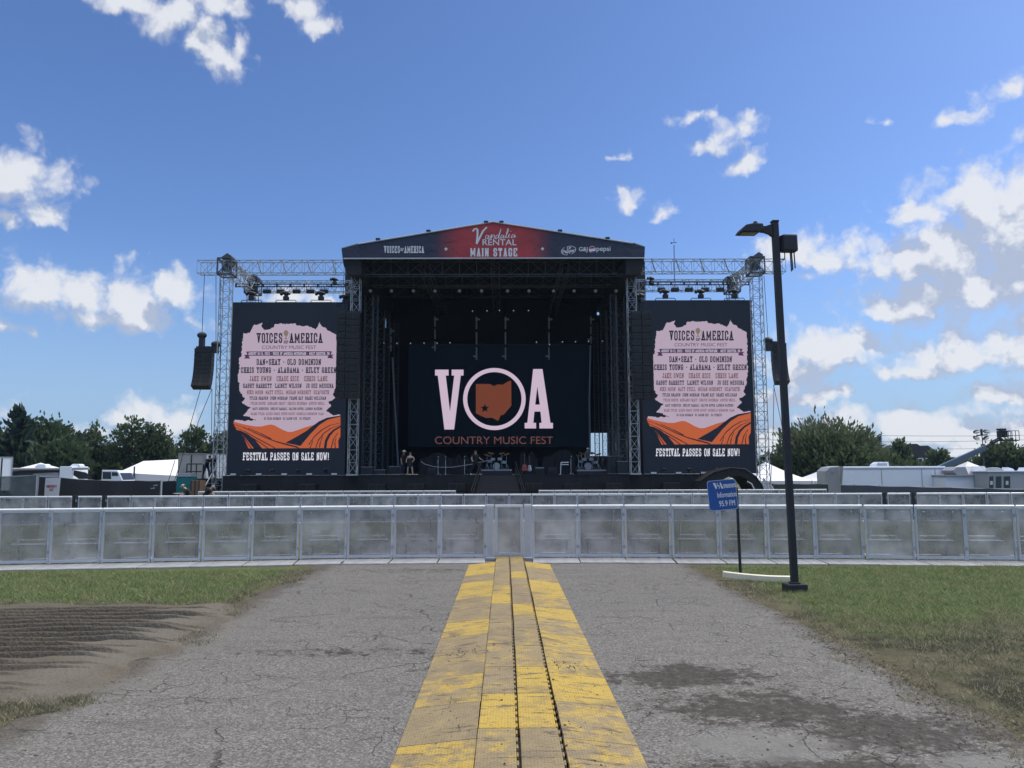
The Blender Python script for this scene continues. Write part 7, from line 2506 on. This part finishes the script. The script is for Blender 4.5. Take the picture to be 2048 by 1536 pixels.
def clumps(rs, centre, radii, n, leaf, aspect=1.6, radial=0.0, hollow=.55):
    """n leaf quads spread through an ellipsoid, gathered into sprays that leave gaps"""
    ns = max(6, n // 16)
    d = rs.normal(size=(ns, 3)); d /= np.linalg.norm(d, axis=1, keepdims=True)
    r_ = hollow + (1.04 - hollow) * rs.uniform(0, 1, ns) ** .6
    r_ *= 1 + .14 * np.sin(d[:, 0] * 7 + d[:, 2] * 9) + rs.normal(0, .06, ns)
    sc = np.array(centre) + d * r_[:, None] * np.array(radii)
    k = rs.randint(0, ns, n)
    spread = min(radii) * .17 + leaf * .5
    off = rs.normal(0, spread, (n, 3)) * np.array([1, 1, .75])
    if radial:
        off += d[k] * np.minimum(np.abs(rs.normal(0, spread * 2.0, n)), spread * 3)[:, None] * radial + np.array([0, 0, 1]) * np.minimum(np.abs(rs.normal(0, spread, n)), spread * 1.6)[:, None] * radial
    c = sc[k] + off
    a = rs.normal(size=(n, 3))
    if radial: a = a * .35 + d[k] + np.array([0, 0, .7])
    a /= np.linalg.norm(a, axis=1, keepdims=True)
    b = np.cross(a, rs.normal(size=(n, 3))); b /= np.linalg.norm(b, axis=1, keepdims=True) + 1e-9
    s = leaf * rs.uniform(.55, 1.3, n)[:, None]
    a, b = a * s * aspect * .5, b * s * .5
    V = np.stack([c - a, c + b * .9, c + a, c - b * .9], 1)
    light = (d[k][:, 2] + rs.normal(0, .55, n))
    return V.reshape(-1, 3), light


def tree(label, px, pyt, wpx, Y, kind='round', n=2400, leaf=.5, seed=0, group='trees beyond the fences', base_py=None, mats=('leaf_dark', 'leaf_mid', 'leaf_light')):
    rs = np.random.RandomState(seed)
    b = bg(px, Y)
    o = thing('conifer_tree' if kind == 'conifer' else 'tree', label, 'tree', b, 0, group)
    top = P(px, pyt, Y).z - b.z
    w = wpx / FPX * Y
    V, Lg = [], []
    q = MB()
    r2 = random.Random(seed)
    th = top * .55
    if kind == 'conifer':
        q.tube([(0, 0, 0), (0, 0, top * .95)], [top * .022, top * .004], 7)
        for j in range(16):
            u = j / 15
            z = top * (.10 + .86 * u)
            rr = w * .5 * (1 - u) ** .75 + .25
            v, l_ = clumps(rs, (0, 0, z), (rr, rr, top * .05), int(n / 16 * (1.25 - u)), leaf, 2.4, .5, .25)
            V.append(v); Lg.append(l_)
    else:
        lobes = {'round': [(0, 0, .58, .5, .36), (-.26, .05, .50, .30, .26), (.28, 0, .52, .30, .28), (.05, -.1, .78, .30, .20), (-.15, .1, .72, .26, .2), (.02, .1, .34, .46, .2)],
                 'tall': [(0, 0, .60, .36, .34), (-.20, 0, .46, .28, .22), (.22, .05, .50, .28, .24), (.04, 0, .82, .22, .16), (-.06, 0, .90, .14, .10), (0, 0, .30, .40, .18)],
                 'open': [(0, 0, .66, .40, .24), (-.30, .05, .52, .22, .18), (.32, 0, .48, .22, .2), (.10, -.1, .86, .20, .13), (-.14, .1, .80, .18, .13), (-.05, .1, .34, .44, .15), (.30, 0, .68, .14, .12)],
                 'fan': [(0, 0, .56, .44, .34), (-.28, .05, .50, .24, .30), (.30, 0, .48, .24, .28), (0, 0, .28, .5, .22), (.06, 0, .72, .34, .22)],
                 'bush': [(0, 0, .5, .5, .48), (-.28, 0, .38, .28, .34), (.3, 0, .36, .26, .32), (.08, 0, .74, .26, .24)]}[kind]
        for (lx, ly, lz, lr, lh) in lobes:
            v, l_ = clumps(rs, (lx * w, ly * w, lz * top), (lr * w, lr * w * .85, lh * top), int(n * lr * lh / .14 * .5) + 60, leaf, 2.6 if kind == 'fan' else 1.5, .9 if kind == 'fan' else .12, .5 if kind != 'open' else .62)
            V.append(v); Lg.append(l_)
        q.tube([(0, 0, 0), (.02 * w, 0, th * .5), (0, .02 * w, th)], [top * .028, top * .02, top * .012], 8)
        for (lx, ly, lz, lr, lh) in lobes:
            q.tube([(0, 0, th * r2.uniform(.45, .8)), (lx * w * .5, ly * w * .5, lz * top * .85), (lx * w, ly * w, lz * top + lh * top * .4)], [top * .012, top * .008, top * .003], 6)
            for k in range(3):
                a_ = r2.uniform(0, 6.28)
                q.tube([(lx * w * .6, ly * w * .6, lz * top * .85), (lx * w + math.cos(a_) * lr * w * .6, ly * w + math.sin(a_) * lr * w * .6, lz * top + r2.uniform(-.2, .6) * lh * top)], [top * .006, top * .002], 5)
    q.build('trunk', M['bark'], o, smooth=60)
    V = np.concatenate(V); Lg = np.concatenate(Lg)
    keep = np.repeat(V.reshape(-1, 4, 3)[:, :, 2].min(1) > .1, 4)
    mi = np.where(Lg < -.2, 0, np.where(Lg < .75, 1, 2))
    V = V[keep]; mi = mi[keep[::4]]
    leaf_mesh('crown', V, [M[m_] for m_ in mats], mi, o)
    return o


NEED = ('leaf_needle', 'leaf_needle', 'leaf_dark')
DK = ('leaf_dark', 'leaf_dark', 'leaf_mid')
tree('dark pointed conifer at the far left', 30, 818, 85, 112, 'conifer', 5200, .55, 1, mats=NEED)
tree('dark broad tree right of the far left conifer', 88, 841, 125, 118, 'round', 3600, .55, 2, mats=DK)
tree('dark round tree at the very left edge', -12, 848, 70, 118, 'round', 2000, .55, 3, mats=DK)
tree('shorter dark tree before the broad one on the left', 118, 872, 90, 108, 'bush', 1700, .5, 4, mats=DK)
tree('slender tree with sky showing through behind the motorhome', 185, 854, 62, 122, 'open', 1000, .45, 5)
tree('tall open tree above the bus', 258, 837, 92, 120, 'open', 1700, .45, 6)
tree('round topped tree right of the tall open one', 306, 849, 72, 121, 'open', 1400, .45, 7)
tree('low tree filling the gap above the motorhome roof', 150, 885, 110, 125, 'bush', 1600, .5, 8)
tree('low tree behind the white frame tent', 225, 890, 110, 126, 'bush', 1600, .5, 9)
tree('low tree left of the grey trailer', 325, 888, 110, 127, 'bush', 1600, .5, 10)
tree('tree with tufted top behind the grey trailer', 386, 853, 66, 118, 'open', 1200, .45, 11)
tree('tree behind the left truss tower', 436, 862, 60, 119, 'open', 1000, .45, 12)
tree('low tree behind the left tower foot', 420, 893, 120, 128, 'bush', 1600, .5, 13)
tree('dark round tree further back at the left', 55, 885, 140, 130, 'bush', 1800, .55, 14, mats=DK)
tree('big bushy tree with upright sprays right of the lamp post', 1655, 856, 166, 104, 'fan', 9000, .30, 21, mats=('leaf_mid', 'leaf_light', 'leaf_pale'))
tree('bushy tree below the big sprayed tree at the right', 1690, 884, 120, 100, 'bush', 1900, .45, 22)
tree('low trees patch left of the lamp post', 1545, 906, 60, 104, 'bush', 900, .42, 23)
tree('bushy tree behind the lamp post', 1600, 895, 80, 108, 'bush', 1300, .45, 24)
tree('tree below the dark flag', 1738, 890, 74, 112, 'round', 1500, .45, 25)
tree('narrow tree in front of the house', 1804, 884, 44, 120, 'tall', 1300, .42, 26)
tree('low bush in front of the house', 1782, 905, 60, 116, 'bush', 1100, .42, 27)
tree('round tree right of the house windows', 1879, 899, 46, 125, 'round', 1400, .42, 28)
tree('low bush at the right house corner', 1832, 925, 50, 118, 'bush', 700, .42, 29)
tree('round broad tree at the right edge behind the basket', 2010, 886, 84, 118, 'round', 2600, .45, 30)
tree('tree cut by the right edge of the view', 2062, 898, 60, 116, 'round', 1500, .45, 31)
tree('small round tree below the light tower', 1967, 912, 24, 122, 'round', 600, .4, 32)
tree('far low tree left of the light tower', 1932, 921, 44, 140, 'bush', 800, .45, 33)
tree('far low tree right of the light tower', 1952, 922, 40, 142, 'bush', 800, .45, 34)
rs_ = np.random.RandomState(99)
V, Lg = [], []
for x0 in range(-500, 2600, 26):
    Yd = 240 + rs_.uniform(-20, 20)
    if 470 < x0 < 1500: continue
    p = bg(x0, Yd)
    h_ = rs_.uniform(5.0, 8.0)
    v, l_ = clumps(rs_, (p.x, p.y, p.z + h_ * .45), (3.6, 3, h_ * .55), 260, .9)
    V.append(v); Lg.append(l_)
V = np.concatenate(V); Lg = np.concatenate(Lg)
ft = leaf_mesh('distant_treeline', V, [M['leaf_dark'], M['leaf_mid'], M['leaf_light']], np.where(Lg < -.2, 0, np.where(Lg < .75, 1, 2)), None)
tag(ft, 'low far wood closing the horizon behind the tents and trailers', 'wood', kind='stuff')

# ------------------------------------------------------------------ air
if HAZE > 0:
    q = MB()
    q.box((0, 120, 8), (700, 560, 24.6))
    m_ = bpy.data.materials.new('summer_haze')
    m_.use_nodes = True
    nt = m_.node_tree
    nt.nodes.remove(nt.nodes['Principled BSDF'])
    pv = nt.nodes.new('ShaderNodeVolumePrincipled')
    pv.inputs['Color'].default_value = (.50, .72, 1.0, 1)
    pv.inputs['Density'].default_value = HAZE
    pv.inputs['Anisotropy'].default_value = .3
    nt.links.new(pv.outputs[0], nt.nodes['Material Output'].inputs['Volume'])
    hz = q.build('haze', m_)
    tag(hz, kind='stuff')
